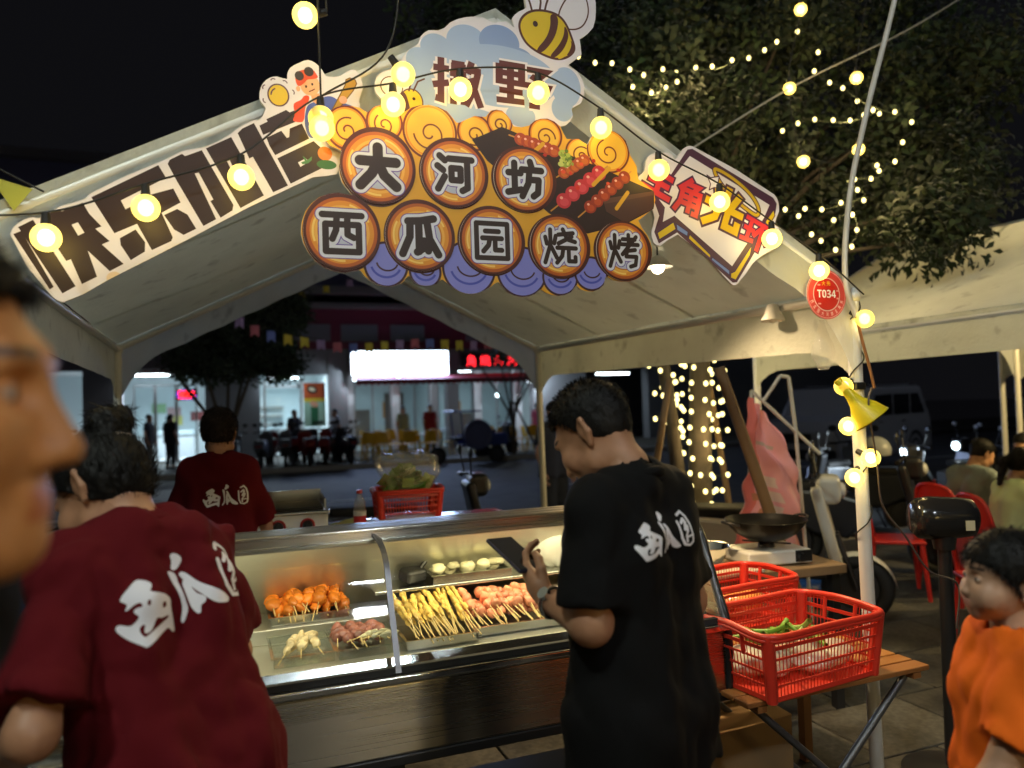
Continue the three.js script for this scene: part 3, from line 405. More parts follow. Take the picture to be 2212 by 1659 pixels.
{
  const s = thing('stall_name_sign', 'large cut-out sign of eight orange medallions over printed skewers and waves', 'sign');
  const coin = (g, e, k = 1) => { const gr = [['#4a1a10', 1], ['#b85a18', 0.93], ['#e0922a', 0.84], ['#ecb04a', 0.72], ['#c9741e', 0.64]]; for (const [c, q] of gr) oval(g, e, c, null, 0, q * k); };
  board(curved(TR.mb_out, 2), 0.06, 0.012, (g) => {
    g.fillStyle = '#e0a428'; g.fillRect(-3000, 0, 6000, 4000);
    for (let i = 0; i < 6; i++) { const e = TR['w' + i]; oval(g, e, '#8486d4', '#3a1622', 7); g.strokeStyle = '#4650b4'; g.lineWidth = 7; g.beginPath(); g.ellipse(e[0], e[1] + 6, e[2] * 0.72, e[3] * 0.66, 0, PI * 1.1, PI * 1.85); g.stroke(); g.strokeStyle = '#3a1622'; g.lineWidth = 5; g.beginPath(); g.ellipse(e[0] + 4, e[1] + 10, e[2] * 0.5, e[3] * 0.42, 0, PI * 1.05, PI * 1.9); g.stroke(); }
    for (let i = 0; i < 8; i++) { const e = TR['s' + i]; oval(g, e, '#eab83c', '#6a2412', 7); oval(g, e, null, '#e08a20', 5, 0.9); g.strokeStyle = '#6a2412'; g.lineWidth = 5; g.beginPath(); for (let a = 0; a < 9; a += 0.2) { const q = 0.62 * (1 - a / 10.5); g[a ? 'lineTo' : 'moveTo'](e[0] + e[2] * q * Math.cos(a + 1.2 + i), e[1] - 8 + e[3] * q * Math.sin(a + 1.2 + i)); } g.stroke(); }
    poly(g, TR.tray, '#2c1712'); poly(g, TR.trayrim, '#4a2c24', '#1c0e0c', 3); poly(g, TR.trayrim.slice(0, 4).concat(TR.trayrim[2], TR.trayrim[3] - 14, TR.trayrim[0] + 8, TR.trayrim[1] - 16), '#5d3a2e');
    const beads = (k, n, c, c2, rx) => { const [x0, y0, x1, y1] = TR[k]; g.strokeStyle = '#c98a3a'; g.lineWidth = 5; g.lineCap = 'round'; g.beginPath(); g.moveTo(x0, y0); g.lineTo(x1, y1); g.stroke(); for (let i = 0; i < n; i++) { const t = 0.22 + 0.78 * i / n, x = lerp(x0, x1, t), y = lerp(y0, y1, t); oval(g, [x, y, rx, rx * 0.95], c); oval(g, [x + 2, y - 4, rx * 0.6, rx * 0.5], c2); oval(g, [x - rx * 0.3, y + rx * 0.35, rx * 0.22, rx * 0.18], '#f0b8a0'); } };
    beads('sk3', 6, '#a83c1c', '#c05a24', 22); beads('sk2', 5, '#b0461c', '#c8641e', 21); beads('sk0', 5, '#c8303a', '#d84a50', 27); beads('sk1', 6, '#9a3012', '#b8481a', 23);
    for (let i = 0; i < 40; i++) oval(g, [rr(185, 235), rr(2385, 2440), rr(4, 11), rr(4, 9)], ['#8aa03a', '#a8b84a', '#5a7828', '#c2c868'][i % 4]);
    for (const [a, b, c, d] of [[310, 2330, 372, 2390], [395, 2255, 440, 2312], [70, 2398, 130, 2452]]) { g.strokeStyle = '#d8a020'; g.lineWidth = 14; g.beginPath(); g.moveTo(a, b); g.lineTo(c, d); g.stroke(); }
    for (let i = 0; i < 14; i++) oval(g, [rr(60, 420), rr(2270, 2420), rr(5, 9), rr(4, 8)], ['#d83018', '#b82014', '#e05028'][i % 3]);
    for (let i = 0; i < 8; i++) oval(g, TR['m' + i], '#4a1a10', null, 0, 1.03);
  }, 2000, s);
  '大河坊西瓜园烧烤'.split('').forEach((ch, i) => { // each medallion stands 4 mm proud of the board
    const e = TR['m' + i], R = (e[2] + e[3]) / 2 * 0.985, ring = []; for (let k = 0; k < 64; k++) ring.push(e[0] + R * Math.cos(k / 32 * PI), e[1] + R * Math.sin(k / 32 * PI));
    const m = board(ring, 0.072, 0.004, (g) => {
      g.fillStyle = '#4a1a10'; g.fillRect(-3000, 0, 6000, 4000); coin(g, [e[0], e[1], R, R]);
      g.strokeStyle = '#f4cc6a'; g.lineWidth = R * 0.06; for (const a of [0.4, 2.6, 3.9]) { g.beginPath(); g.arc(e[0], e[1], R * 0.76, a, a + 0.9); g.stroke(); }
      oval(g, [e[0], e[1], R, R], '#b9bed2', null, 0, 0.6);
      const S = R * 1.14, wt = [24, 17, 18, 15, 19, 13, 12, 12][i], x = e[0] - S / 2, y = e[1] + S / 2;
      upGlyph(g, ch, x, y, S, S, wt + 19, '#5a3a9a'); upGlyph(g, ch, x, y, S, S, wt + 15, '#d9dbe6'); upGlyph(g, ch, x, y, S, S, wt, INK);
    }, 320, s, 'medallion');
    m.userData.label = 'orange medallion with black character ' + ch;
  });
}
{
  const s = thing('speech_sign', 'tilted speech-bubble cut-out sign with red and yellow characters', 'sign');
  board(curved(TR.sp_out, 2), 0.03, 0.012, (g) => {
    g.fillStyle = PAPER; g.fillRect(-3000, 0, 6000, 4000);
    poly(g, TR.sp_dark, '#4c2c40', '#4c2c40', 6); poly(g, TR.sp_in, '#ddd6da');
    for (const [k, c] of [['spy1', '#d2b21c'], ['spb1', '#6a82c0'], ['spy2', '#d2b21c'], ['spb2', '#6a82c0'], ['spy3', '#d2b21c'], ['spy4', '#d2b21c']]) poly(g, TR[k], c, '#3a2250', 3);
    smooth(g, TR.halo, null, '#4c2c40', 20); smooth(g, TR.halo, null, '#c8a41c', 12);
    const ch = (k, c, size, col, dark, w, rot) => { const [x, y] = TR[k], a = rot; const dx = -size / 2, dy = size / 2; const X = x + dx * Math.cos(a) - dy * Math.sin(a), Y = y + dx * Math.sin(a) + dy * Math.cos(a); for (const [q, f] of [[w + 11, dark], [w, col]]) upGlyph(g, c, X, Y, size, size, q, f, 'square', 'miter', a); };
    ch('g1', '主', 112, '#c8323c', '#4a2248', 19, -0.42); ch('g2', '角', 122, '#c8323c', '#4a2248', 15, -0.3); ch('g3', '光', 158, '#d6b018', '#4c2c40', 17, -0.36); ch('g4', '环', 112, '#c8323c', '#4a2248', 15, -0.42);
    poly(g, TR.spark, '#e8e2e8', '#4a2248', 4);
  }, 1200, s);
}
{
  const s = thing('round_badge', 'round red badge with white stall number T034 at tent corner', 'sign'), e = TR.badge, R = 96, ring = []; for (let k = 0; k < 48; k++) ring.push(e[0] + R * Math.cos(k / 24 * PI), e[1] + R * Math.sin(k / 24 * PI));
  board(ring, 0.035, 0.006, (g) => {
    g.fillStyle = '#cf4038'; g.fillRect(-3000, 0, 6000, 4000); oval(g, [e[0], e[1], R, R], '#d2453c', '#e8a098', 3, 0.95); oval(g, [e[0], e[1], R, R], '#c8281c', '#e8c0b8', 4, 0.66);
    g.save(); g.translate(e[0], e[1] + 2); g.scale(1, -1); g.fillStyle = '#f2ece8'; g.font = 'bold 42px sans-serif'; g.textAlign = 'center'; g.textBaseline = 'middle'; g.fillText('T034', 0, 0); g.restore();
    for (let i = 0; i < 9; i++) { const a = PI * (1.12 + 0.76 * i / 8); g.save(); g.translate(e[0] + 77 * Math.cos(a), e[1] + 77 * Math.sin(a)); g.rotate(a + PI / 2); g.scale(0.8, -1); glyph(g, '西瓜园大河坊主角光'[i], -7, -8, 14, 16, 12, '#f0c8c0'); g.restore(); }
    let i = 0; for (const c of '大光') glyph2(g, c, e[0] - 22 + 24 * i++, e[1] + 52, 18, '#e8b030');
    for (const a of [0.25, 0.65]) for (const b of [-1, 1]) { g.fillStyle = '#e8a098'; g.save(); g.translate(e[0] + 78 * Math.cos(a * PI), e[1] + b * 60 * Math.sin(a)); g.fillRect(-7, -3, 14, 6); g.restore(); }
  }, 420, s);
}
function glyph2(g, c, x, y, s, col) { upGlyph(g, c, x, y, s, s, 14, col); }

// ---------------------------------------------------------------- festoon strings: cord with round bulbs
const bulbGlow = phy([1, 0.86, 0.35], 0.55, { transmission: 0.75, thickness: 0, emissive: rgb(1, 0.66, 0.05), emissiveIntensity: 1.15 }), coreGlow = [7, 9.5, 13].map((q) => glow([1, 0.93, 0.55], q, 0x332200)), cordMat = std([0.012, 0.012, 0.012], 0.6);
const BULB_K = 0.045;
function festoon(label, cords, bulbs, k = BULB_K, group = 'strings of round yellow bulbs') { // bulbs: [x, y, z, hang direction]
  const t = thing('festoon_string', label, 'string lights', group);
  for (const c of cords) mesh('cord', tube(c, 0.003, c.length * 10, 5), cordMat, t);
  for (const [x, y, z, dx = 0, dy = -1, dz = 0] of bulbs) {
    const b = mesh('bulb', ball(0.036, x, y, z, 1, 1, 1, 20), bulbGlow, t); mesh('lit_core', ball(0.02, x, y, z, 1, 1.1, 1, 12), coreGlow[Math.floor(rnd() * 3)], b); const n = V(dx, dy, dz).normalize().multiplyScalar(-1);
    mesh('socket', rod([x + n.x * 0.033, y + n.y * 0.033, z + n.z * 0.033], [x + n.x * 0.062, y + n.y * 0.062, z + n.z * 0.062], 0.0125, 0.01), cordMat, b);
    lampAt(t, [x, y, z], WARM, k, 1.8);
  }
  return t;
}
const up = (b) => b.map(([x, y, z, dx = 0, dy = -1, dz = 0]) => { const n = V(-dx, -dy, -dz).normalize(); return [x + n.x * 0.064, y + n.y * 0.064, z + n.z * 0.064]; });
{
  const a = [[-1.28, 2.06, 0.14], [-1.05, 2.15, 0.14], [-0.81, 2.25, 0.14], [-0.59, 2.44, 0.13], [-0.38, 2.5, 0.14], [-0.17, 2.57, 0.14], [0.09, 2.59, 0.14], [0.31, 2.5, 0.14], [0.53, 2.38, 0.13], [0.78, 2.29, 0.12], [1.0, 2.17, 0.12], [1.21, 2.06, 0.12]];
  festoon('string of round yellow bulbs strung across the front signs', [[[-1.6, 2.1, 0.16], ...up(a), [1.44, 1.98, 0.1]], [[-0.59, 2.49, 0.14], [-0.6, 2.9, 0.2], [-0.62, 3.5, 0.3]]], [...a, [-0.59, 2.405, 0.15, 0.3, -1, 0.2]], undefined, undefined);
  const b = [[-0.63, 2.72, 0.16, -1, -0.3, 0], [-0.35, 2.59, 0.15, 0.6, -0.8, 0]];
  festoon('short string of two yellow bulbs hanging over the cloud sign', [[[-0.37, 3.5, 0.3], [-0.36, 3.0, 0.2], [-0.4, 2.65, 0.16], [-0.59, 2.5, 0.14]], [[-0.6, 3.4, 0.28], [-0.57, 2.74, 0.16]]], b);
  const p = [[1.47, 1.89, 0.07, 0.4, -0.6, 0.9], [1.39, 1.63, 0.03, -1, -0.4, 0.3], [1.4, 1.475, 0.035, -1, -0.4, 0.4], [1.475, 1.35, 0.065, 0.2, -0.4, 0.9], [1.415, 1.275, 0.04, -0.8, -0.6, 0.5]];
  const wrap = []; for (let k = 0; k < 22; k++) { const q = k / 21, h = lerp(1.98, 0.95, q); wrap.push([1.48 + 0.0125 * (2 - h) + 0.034 * Math.cos(k * 1.5), h, 0.034 * Math.sin(k * 1.5)]); }
  festoon('string of yellow bulbs wound down the white tent post', [wrap], p);
  const c = [[2.35, 3.86, -1.16], [2.65, 3.45, -1.06], [2.28, 3.4, -1.2], [2.35, 2.97, -1.19], [2.65, 3.03, -1.07]];
  festoon('loose string of yellow bulbs hanging before the leafy tree', [[[2.2, 4.6, -1.2], ...up([c[0], c[2], c[3]]), [2.5, 2.95, -1.1], ...up([c[4]]), ...up([c[1]]), [2.9, 4.5, -1]]], c, 0.1);
  // behind the walkway, out of view: the same bulbs over the stalls opposite, mirrored in the steel panel of the counter
  const d = []; for (let k = 0; k < 8; k++) d.push([-3.2 + k * 0.9, 2.55 + 0.12 * Math.cos(k), 4.6]);
  festoon('string of yellow bulbs over the walkway facing the stall', [[[-4.2, 2.9, 4.6], ...up(d), [4.4, 2.9, 4.6]]], d, 0.16);
}
{ // white cable that runs down to the tent corner, and the rope across
  solo('power_cable', tube([[2.0, 3.9, -0.02], [1.78, 3.23, 0], [1.59, 2.76, 0.02], [1.47, 2.37, 0.02], [1.41, 2.02, 0.045], [1.45, 1.9, 0.05]], 0.011, 60, 8), std([0.55, 0.53, 0.5], 0.5), 'thick pale cable hanging down to the corner of the tent', 'cable');
  solo('guy_rope', tube([[1.2, 2.75, -1.0], [2.28, 3.4, -1.2], [3.4, 3.98, -1.3], [4.6, 4.7, -1.4]], 0.006, 40, 6), std([0.4, 0.38, 0.33], 0.8), 'thin grey rope stretched up past the tree', 'rope');
}
{ // lamps behind the photographer: a street lamp high on the left and a floodlight on the stall opposite, whose white panel is mirrored in the counter glass
  const s = thing('street_lamp', 'tall cool white street lamp standing at the walkway edge', 'street lamp', undefined, [-4.6, 0, 3.4]);
  mesh('pole', rod([0, 0, 0], [0, 6.6, 0], 0.08, 0.05, 14), darkSteel, s); mesh('arm', rod([0, 6.5, 0], [1.1, 6.75, -0.3], 0.035), darkSteel, s);
  mesh('lamp_head', bx(0.6, 0.08, 0.34, 1.3, 6.77, -0.35, 0.02), darkSteel, s); mesh('lit_panel', bx(0.5, 0.02, 0.28, 1.3, 6.72, -0.35), glow([0.85, 0.95, 0.9], 40), s);
  areaAt(s, [1.3, 6.695, -0.35], [0.5, -1, -0.4], 0.5, 0.28, rgb(0.9, 1, 0.88), 480);
  const f = thing('floodlight', 'cool white floodlight on a stand facing the stall', 'light', undefined, [0.53, 0, 4.75]);
  mesh('pole', rod([0, 0, 0.1], [0, 5.1, 0.1], 0.03), darkSteel, f); mesh('base', bx(0.5, 0.04, 0.5, 0, 0.02, 0.1, 0.01), darkSteel, f); mesh('housing', bx(0.42, 0.32, 0.08, 0, 4.5, 0.03, 0.02, [-0.5, 0, 0]), darkSteel, f); mesh('lit_panel', bx(0.36, 0.26, 0.01, 0, 4.49, -0.03, 0, [-0.5, 0, 0]), glow([0.82, 0.92, 1], 160), f);
  areaAt(f, [0, 4.47, -0.045], [-0.1, -0.5, -1], 0.36, 0.26, rgb(0.9, 0.93, 1), 40);
  // two bare warm bulbs of the stall opposite, mirrored as streaks in the brushed steel front
  for (const [x, l] of [[0.36, 'bare warm bulb on a cord at the stall opposite'], [0.82, 'second bare warm bulb at the stall opposite, nearer the floodlight']]) { const w = thing('hanging_bulb', l, 'lamp', undefined, [x, 1.95, 5.05]); mesh('cord', rod([0, 0.1, 0], [0, 1.2, 0], 0.004), cordMat, w); mesh('socket', rod([0, 0.06, 0], [0, 0.11, 0], 0.02), cordMat, w); mesh('lit_bulb', ball(0.065, 0, 0, 0), glow([1, 0.72, 0.26], 60), w); lampAt(w, [0, 0, -0.0], WARM, 1.1, 3); }
  // street lamp added out of view to brighten the car; bulb in the diners' tent
  const r = thing('street_lamp', 'unseen street lamp added beyond the tents to light the parked car', 'street lamp', undefined, [16.5, -0.1, -6.5]); mesh('pole', rod([0, 0, 0], [0, 6.6, 0], 0.08, 0.05, 14), darkSteel, r); mesh('arm', rod([0, 6.5, 0], [-1.1, 6.75, -0.3], 0.035), darkSteel, r); mesh('lamp_head', bx(0.6, 0.08, 0.34, -1.3, 6.77, -0.35, 0.02), darkSteel, r); mesh('lit_panel', bx(0.5, 0.02, 0.28, -1.3, 6.72, -0.35), glow([0.75, 0.85, 1], 40), r); areaAt(r, [-1.3, 6.695, -0.35], [-0.6, -1, 0], 0.5, 0.28, rgb(0.7, 0.82, 1), 20);
  const b = thing('hanging_bulb', 'warm bulb hanging over the diners table', 'lamp', undefined, [5.6, 2.1, -1.3]); mesh('cord', rod([0, 0.08, 0], [0, 0.5, 0], 0.004), cordMat, b); mesh('socket', rod([0, 0.04, 0], [0, 0.09, 0], 0.018), cordMat, b); mesh('lit_bulb', ball(0.045, 0, 0, 0), glow([1, 0.72, 0.3], 20), b); lampAt(b, [0, 0, 0], WARM, 9, 2);
}

// ---------------------------------------------------------------- refrigerated display counter with curved glass
const brushed = phy([0.46, 0.43, 0.37], 0.34, { metalness: 1, anisotropy: 0.9, anisotropyRotation: PI / 2, roughnessMap: brushTex, roughness: 0.42 });
const greaseTex = noiseTex(256, (u, v) => 0.06 + 0.75 * Math.max(0, fbm(u, v, 5, 5, 40) - 0.38) + 0.25 * Math.max(0, fbm(u, v, 24, 3, 44) - 0.5), false);
const caseGlass = phy([0.93, 0.96, 0.95], 0.15, { transmission: 1, thickness: 0, ior: 1.5, roughnessMap: greaseTex });
const innerSteel = std([0.58, 0.57, 0.5], 0.6, 0.9, { roughnessMap: brushTex });
const trimSteel = std([0.2, 0.2, 0.21], 0.4, 0.8);
const CX0 = -1.32, CX1 = 0.7;
{
  const c = thing('display_counter', 'steel display counter with curved glass front and lit food trays inside', 'display counter'), W = CX1 - CX0, mx = (CX0 + CX1) / 2;
  const prof = [[-0.15, 1.19], [-0.08, 1.185], [-0.01, 1.165], [0.035, 1.13], [0.08, 1.035], [0.125, 0.94], [0.17, 0.845]];
  const curve = new THREE.CatmullRomCurve3(prof.map(([z, y]) => V(0, y, z)));
  const pane = (x0, x1) => grid(1, 24, (u, v) => { const p = curve.getPoint(v); return [lerp(x0, x1, u), p.y, p.z]; });
  mesh('glass_pane', pane(CX0 + 0.02, -0.43), caseGlass, c); mesh('glass_pane', pane(-0.405, CX1 - 0.02), caseGlass, c);
  const strip = (x, w, name) => mesh(name, [grid(1, 24, (u, v) => { const p = curve.getPoint(v); return [x - w / 2 + w * u, p.y + 0.004, p.z + 0.006]; }), ...prof.slice(0, -1).map(([z, y], i) => rod([x, y, z], [x, prof[i + 1][1], prof[i + 1][0]], w * 0.45, w * 0.45, 6))], trimSteel, c);
  strip(-0.418, 0.017, 'divider'); strip(CX0, 0.03, 'end_trim'); strip(CX1, 0.03, 'end_trim');
  mesh('top_rail', [bx(W + 0.04, 0.04, 0.15, mx, 1.195, -0.225, 0.008), bx(W + 0.04, 0.018, 0.03, mx, 1.172, -0.155, 0.005)], brushed, c);
  mesh('front_panel', bx(W, 0.2, 0.03, mx, 0.715, 0.155, 0.006), brushed, c);
  mesh('front_trim', bx(W + 0.02, 0.022, 0.05, mx, 0.832, 0.165, 0.006), chrome, c); mesh('black_seal', bx(W, 0.018, 0.02, mx, 0.853, 0.16), blackRubber, c);
  mesh('bottom_trim', bx(W + 0.02, 0.03, 0.05, mx, 0.6, 0.15, 0.006), darkSteel, c);
  mesh('inner_bed', bx(W - 0.05, 0.02, 0.78, mx, 0.81, -0.245), innerSteel, c); mesh('inner_step', bx(W - 0.05, 0.05, 0.24, mx, 0.845, -0.49, 0.004), innerSteel, c);
  mesh('inner_front_lip', bx(W - 0.05, 0.05, 0.012, mx, 0.845, 0.1, 0.003, [-0.5, 0, 0]), steel, c);
  mesh('back_panel', bx(W, 0.5, 0.02, mx, 1.0, -0.47, 0, [0.8, 0, 0]), innerSteel, c);
  mesh('upper_shelf', bx(1.05, 0.012, 0.16, 0.14, 0.955, -0.42, 0.003), steel, c);
  for (const x of [CX0 - 0.005, CX1 + 0.005]) { // side panels follow the glass profile
    const pts = [...prof.flatMap(([z, y]) => [-z, y]), -0.17, 0.6, 0.62, 0.6, 0.64, 0.84, 0.31, 1.19]; const s = slab(pts, 0.02).rotateY(PI / 2).translate(x - 0.01, 0, 0); mesh('side_panel', s, brushed, c);
    mesh('side_edge', tube([[x, 0.62, 0.172], ...prof.slice().reverse().map(([z, y]) => [x, y, z]), [x, 1.2, -0.4]], 0.014, 40, 6), blackPlastic, c);
  }
  for (const x of [CX0 + 0.08, -0.42, CX1 - 0.08]) for (const z of [0.1, -0.55]) mesh('leg', bx(0.05, 0.58, 0.05, x, 0.29, z, 0.006), darkSteel, c);
  mesh('lower_shelf', bx(W - 0.1, 0.025, 0.62, mx, 0.18, -0.24), darkSteel, c); mesh('base_pan', bx(W - 0.02, 0.02, 0.74, mx, 0.6, -0.24), darkSteel, c);
  // lamp tube under the top rail
  const led = mesh('lamp_tube', rod([-0.36, 1.165, -0.2], [CX1 - 0.06, 1.165, -0.2], 0.007), glow([1, 0.86, 0.5], 9), c); areaAt(c, [0.15, 1.15, -0.2], [0, -1, -0.25], 0.98, 0.03, rgb(1, 0.86, 0.5), 42);
  mesh('lamp_tube', rod([CX0 + 0.06, 1.165, -0.2], [-0.46, 1.165, -0.2], 0.007), glow([1, 0.86, 0.5], 3.5), c); areaAt(c, [-0.87, 1.15, -0.2], [0, -1, -0.25], 0.78, 0.03, rgb(1, 0.88, 0.56), 26);
}
// ---------------------------------------------------------------- trays of skewers
const lumpGeo = [0, 1, 2, 3].map((s) => { const g = new THREE.SphereGeometry(1, 9, 7), p = g.attributes.position; for (let i = 0; i < p.count; i++) { const v = V().fromBufferAttribute(p, i), k = 1 + 0.32 * nz(v.x * 1.5 + s * 7, v.y * 1.5, v.z * 1.5) + 0.14 * nz(v.x * 4, v.y * 4 + s * 3, v.z * 4); p.setXYZ(i, v.x * k, v.y * k, v.z * k); } g.computeVertexNormals(); return g; });
const stickGeo = new THREE.CylinderGeometry(0.0018, 0.0022, 1, 6), bamboo = std([0.62, 0.46, 0.2], 0.6);
const meat = { orange: std([0.75, 0.22, 0.02], 0.35), pale: std([0.62, 0.5, 0.28], 0.4), purple: std([0.3, 0.11, 0.08], 0.3), yellow: std([0.62, 0.42, 0.1], 0.4), pink: std([0.68, 0.26, 0.14], 0.3), cream: std([0.6, 0.56, 0.36], 0.5), grey: std([0.12, 0.12, 0.11], 0.5) };
const meatTones = Object.fromEntries(Object.entries(meat).map(([k, m]) => [k, [0.75, 1, 1.2].map((q) => { const c = m.clone(); c.color.multiplyScalar(q); c.roughness = 0.2 + 0.25 * q * 0.8; return c; })]));
function steelTray(x, y, z, w, d, label, clear) { const t = thing('food_tray', label, 'tray', undefined, [x, y, z]), h = 0.03, m = clear ? phy([0.9, 0.92, 0.9], 0.12, { transmission: 1, thickness: 0 }) : steel; mesh('tray_base', bx(w, 0.003, d, 0, 0.0015, 0), m, t); mesh('tray_rim', [bx(w, h, 0.003, 0, h / 2, d / 2), bx(w, h, 0.003, 0, h / 2, -d / 2), bx(0.003, h, d, w / 2, h / 2, 0), bx(0.003, h, d, -w / 2, h / 2, 0), bx(w + 0.02, 0.003, 0.01, 0, h, d / 2 + 0.004), bx(w + 0.02, 0.003, 0.01, 0, h, -d / 2 - 0.004), bx(0.01, 0.003, d, w / 2 + 0.004, h, 0), bx(0.01, 0.003, d, -w / 2 - 0.004, h, 0)], m, t); return t; }
// a skewer lies from its handle tip to its head; pieces sit on the far half
function skewer(kind, label, group, tip, head, n, r, squash = [1, 1, 1], name = 'food_skewer') {
  const t = thing(name, label, 'skewer', group, tip), d = V(...head).sub(V(...tip)), L = d.length(), q = new THREE.Quaternion().setFromUnitVectors(V(0, 1, 0), d.normalize()); t.quaternion.copy(q); t.rotateY(rr(0, 6));
  const s = mesh('stick', stickGeo, bamboo, t); s.scale.y = L; s.position.y = L / 2;
  for (let i = 0; i < n; i++) { const p = mesh('piece', lumpGeo[Math.floor(rnd() * 4)], meatTones[kind][Math.floor(rnd() * 3)], t); p.position.set(rr(-0.002, 0.002), L * (0.42 + 0.56 * (i + 0.5) / n), rr(-0.002, 0.002)); p.scale.set(r * squash[0] * rr(0.7, 1.25), r * squash[1] * rr(0.8, 1.2), r * squash[2] * rr(0.7, 1.25)); p.rotation.y = rr(0, 6); }
  return t;
}
{
  steelTray(-0.65, 0.822, -0.22, 0.18, 0.24, 'clear tray holding pale chicken skewers behind glass', true);
  for (const [x0, z0, x1, z1] of [[-0.73, -0.08, -0.66, -0.27], [-0.66, -0.11, -0.64, -0.3], [-0.59, -0.12, -0.62, -0.3], [-0.7, -0.16, -0.6, -0.28]]) skewer('pale', 'pale chicken meat skewer in the clear tray', 'chicken skewers in clear tray', [x0, 0.84, z0], [x1, 0.862, z1], 5, 0.017, [1, 1.1, 0.75]);
  steelTray(-0.45, 0.822, -0.22, 0.19, 0.25, 'clear tray holding dark meatball skewers behind glass', true);
  for (let i = 0; i < 9; i++) { const x = -0.52 + (i % 5) * 0.034, zz = i < 5 ? 0 : 0.04; skewer('purple', 'dark reddish meatball skewer in a clear tray', 'meatball skewers in clear tray', [x + rr(-0.04, 0.06), 0.852 + rr(0, 0.02), -0.1 + zz * 0.5 + rr(-0.02, 0.03)], [x, 0.845 + rr(0, 0.02) + zz * 0.4, -0.32 + zz], 3, 0.02); }
  for (let i = 0; i < 3; i++) skewer('cream', 'white squid strip skewer lying across the meatball tray', 'squid skewers on meatball tray', [-0.52 + i * 0.05, 0.87, -0.11 - i * 0.01], [-0.4 + i * 0.02, 0.875, -0.19 + i * 0.03], 4, 0.012, [1, 1.6, 0.6]);
  const o = steelTray(-0.6, 0.872, -0.49, 0.26, 0.19, 'steel tray heaped with orange marinated meat skewers');
  for (let i = 0; i < 14; i++) { const x = -0.7 + (i % 7) * 0.033, k = i < 7 ? 0 : 1; skewer('orange', 'bright orange marinated meat skewer in heaped tray', 'orange meat skewers', [x + rr(-0.04, 0.04), 0.89 + k * 0.02, -0.37 + rr(-0.02, 0.03)], [x + rr(-0.03, 0.03), 0.915 + k * 0.03 + rr(0, 0.012) + 0.02 * Math.sin(i % 7 / 6 * PI), -0.52 - rr(0, 0.03)], 4, 0.024); }
  steelTray(-0.215, 0.822, -0.24, 0.23, 0.3, 'steel tray piled with long yellow skewers');
  for (let i = 0; i < 30; i++) { const x = -0.31 + (i % 15) * 0.0135, k = Math.floor(i / 15); skewer('yellow', 'long thin yellow skewer in the piled steel tray', 'yellow skewers in steel tray', [x + rr(-0.03, 0.03) + 0.02, 0.842 + k * 0.018, -0.08 + rr(-0.03, 0.015)], [x + rr(-0.03, 0.03), 0.9 + k * 0.028 + rr(0, 0.03), -0.35 + rr(-0.03, 0.03)], 7, 0.0125, [0.8, 1.5, 0.55]); }
  steelTray(0.09, 0.822, -0.26, 0.34, 0.26, 'steel tray piled with pink sausage ball skewers');
  for (let i = 0; i < 30; i++) { const x = -0.06 + (i % 15) * 0.021, k = Math.floor(i / 15); skewer('pink', 'pink sausage ball skewer in piled steel tray', 'pink ball skewers in steel tray', [x + rr(-0.03, 0.03), 0.842 + k * 0.02, -0.15 + rr(-0.04, 0.03)], [x + rr(-0.025, 0.025), 0.875 + k * 0.04 + rr(0, 0.02), -0.36 + rr(-0.02, 0.02)], 3, 0.0185); }
  for (let i = 0; i < 12; i++) skewer('pink', 'pink sausage ball skewer lying near the right end panel', 'pink ball skewers at right end', [0.3 + i * 0.022 + rr(-0.01, 0.01), 0.832, -0.12], [0.31 + i * 0.022, 0.86, -0.33], 3, 0.0175);
  steelTray(-0.02, 0.961, -0.42, 0.3, 0.14, 'steel tray of pale tofu rolls on the upper shelf');
  for (let i = 0; i < 10; i++) solo('tofu_roll', lumpGeo[i % 4].clone().scale(0.024 * rr(0.7, 1.2), 0.019 * rr(0.7, 1.1), 0.03 * rr(0.8, 1.3)), meatTones.cream[i % 3], 'pale folded tofu roll in upper shelf tray', 'tofu roll', 'tofu rolls on upper shelf', [-0.13 + (i % 5) * 0.055 + rr(-0.015, 0.015), 0.985 + (i > 4 ? 0.02 : 0) + rr(-0.004, 0.008), -0.45 + rr(-0.01, 0.01) + (i > 4 ? 0.05 : 0)], rr(0, 3));
  solo('serving_scoop', [bx(0.09, 0.05, 0.07, 0, 0.03, 0, 0.015, [0.2, 0.4, 0]), rod([0.03, 0.05, 0], [0.1, 0.12, -0.03], 0.008)], blackPlastic, 'black serving scoop leaning beside tofu tray', 'scoop', undefined, [-0.23, 0.961, -0.42]);
  const bag = grid(24, 16, (u, v) => { const a = u * 2 * PI, b = v * PI, r = 0.09 * (1 + 0.25 * nz(Math.cos(a) * 2 + 5, Math.sin(a) * 2, v * 4)); return [r * 1.2 * Math.sin(b) * Math.cos(a), 0.085 - r * 0.95 * Math.cos(b), r * 0.85 * Math.sin(b) * Math.sin(a)]; });
  solo('food_bag', bag, phy([0.85, 0.85, 0.8], 0.35, { transmission: 0.45, thickness: 0 }), 'milky plastic bag of food on upper shelf of counter', 'plastic bag', undefined, [0.34, 0.962, -0.43]);
}

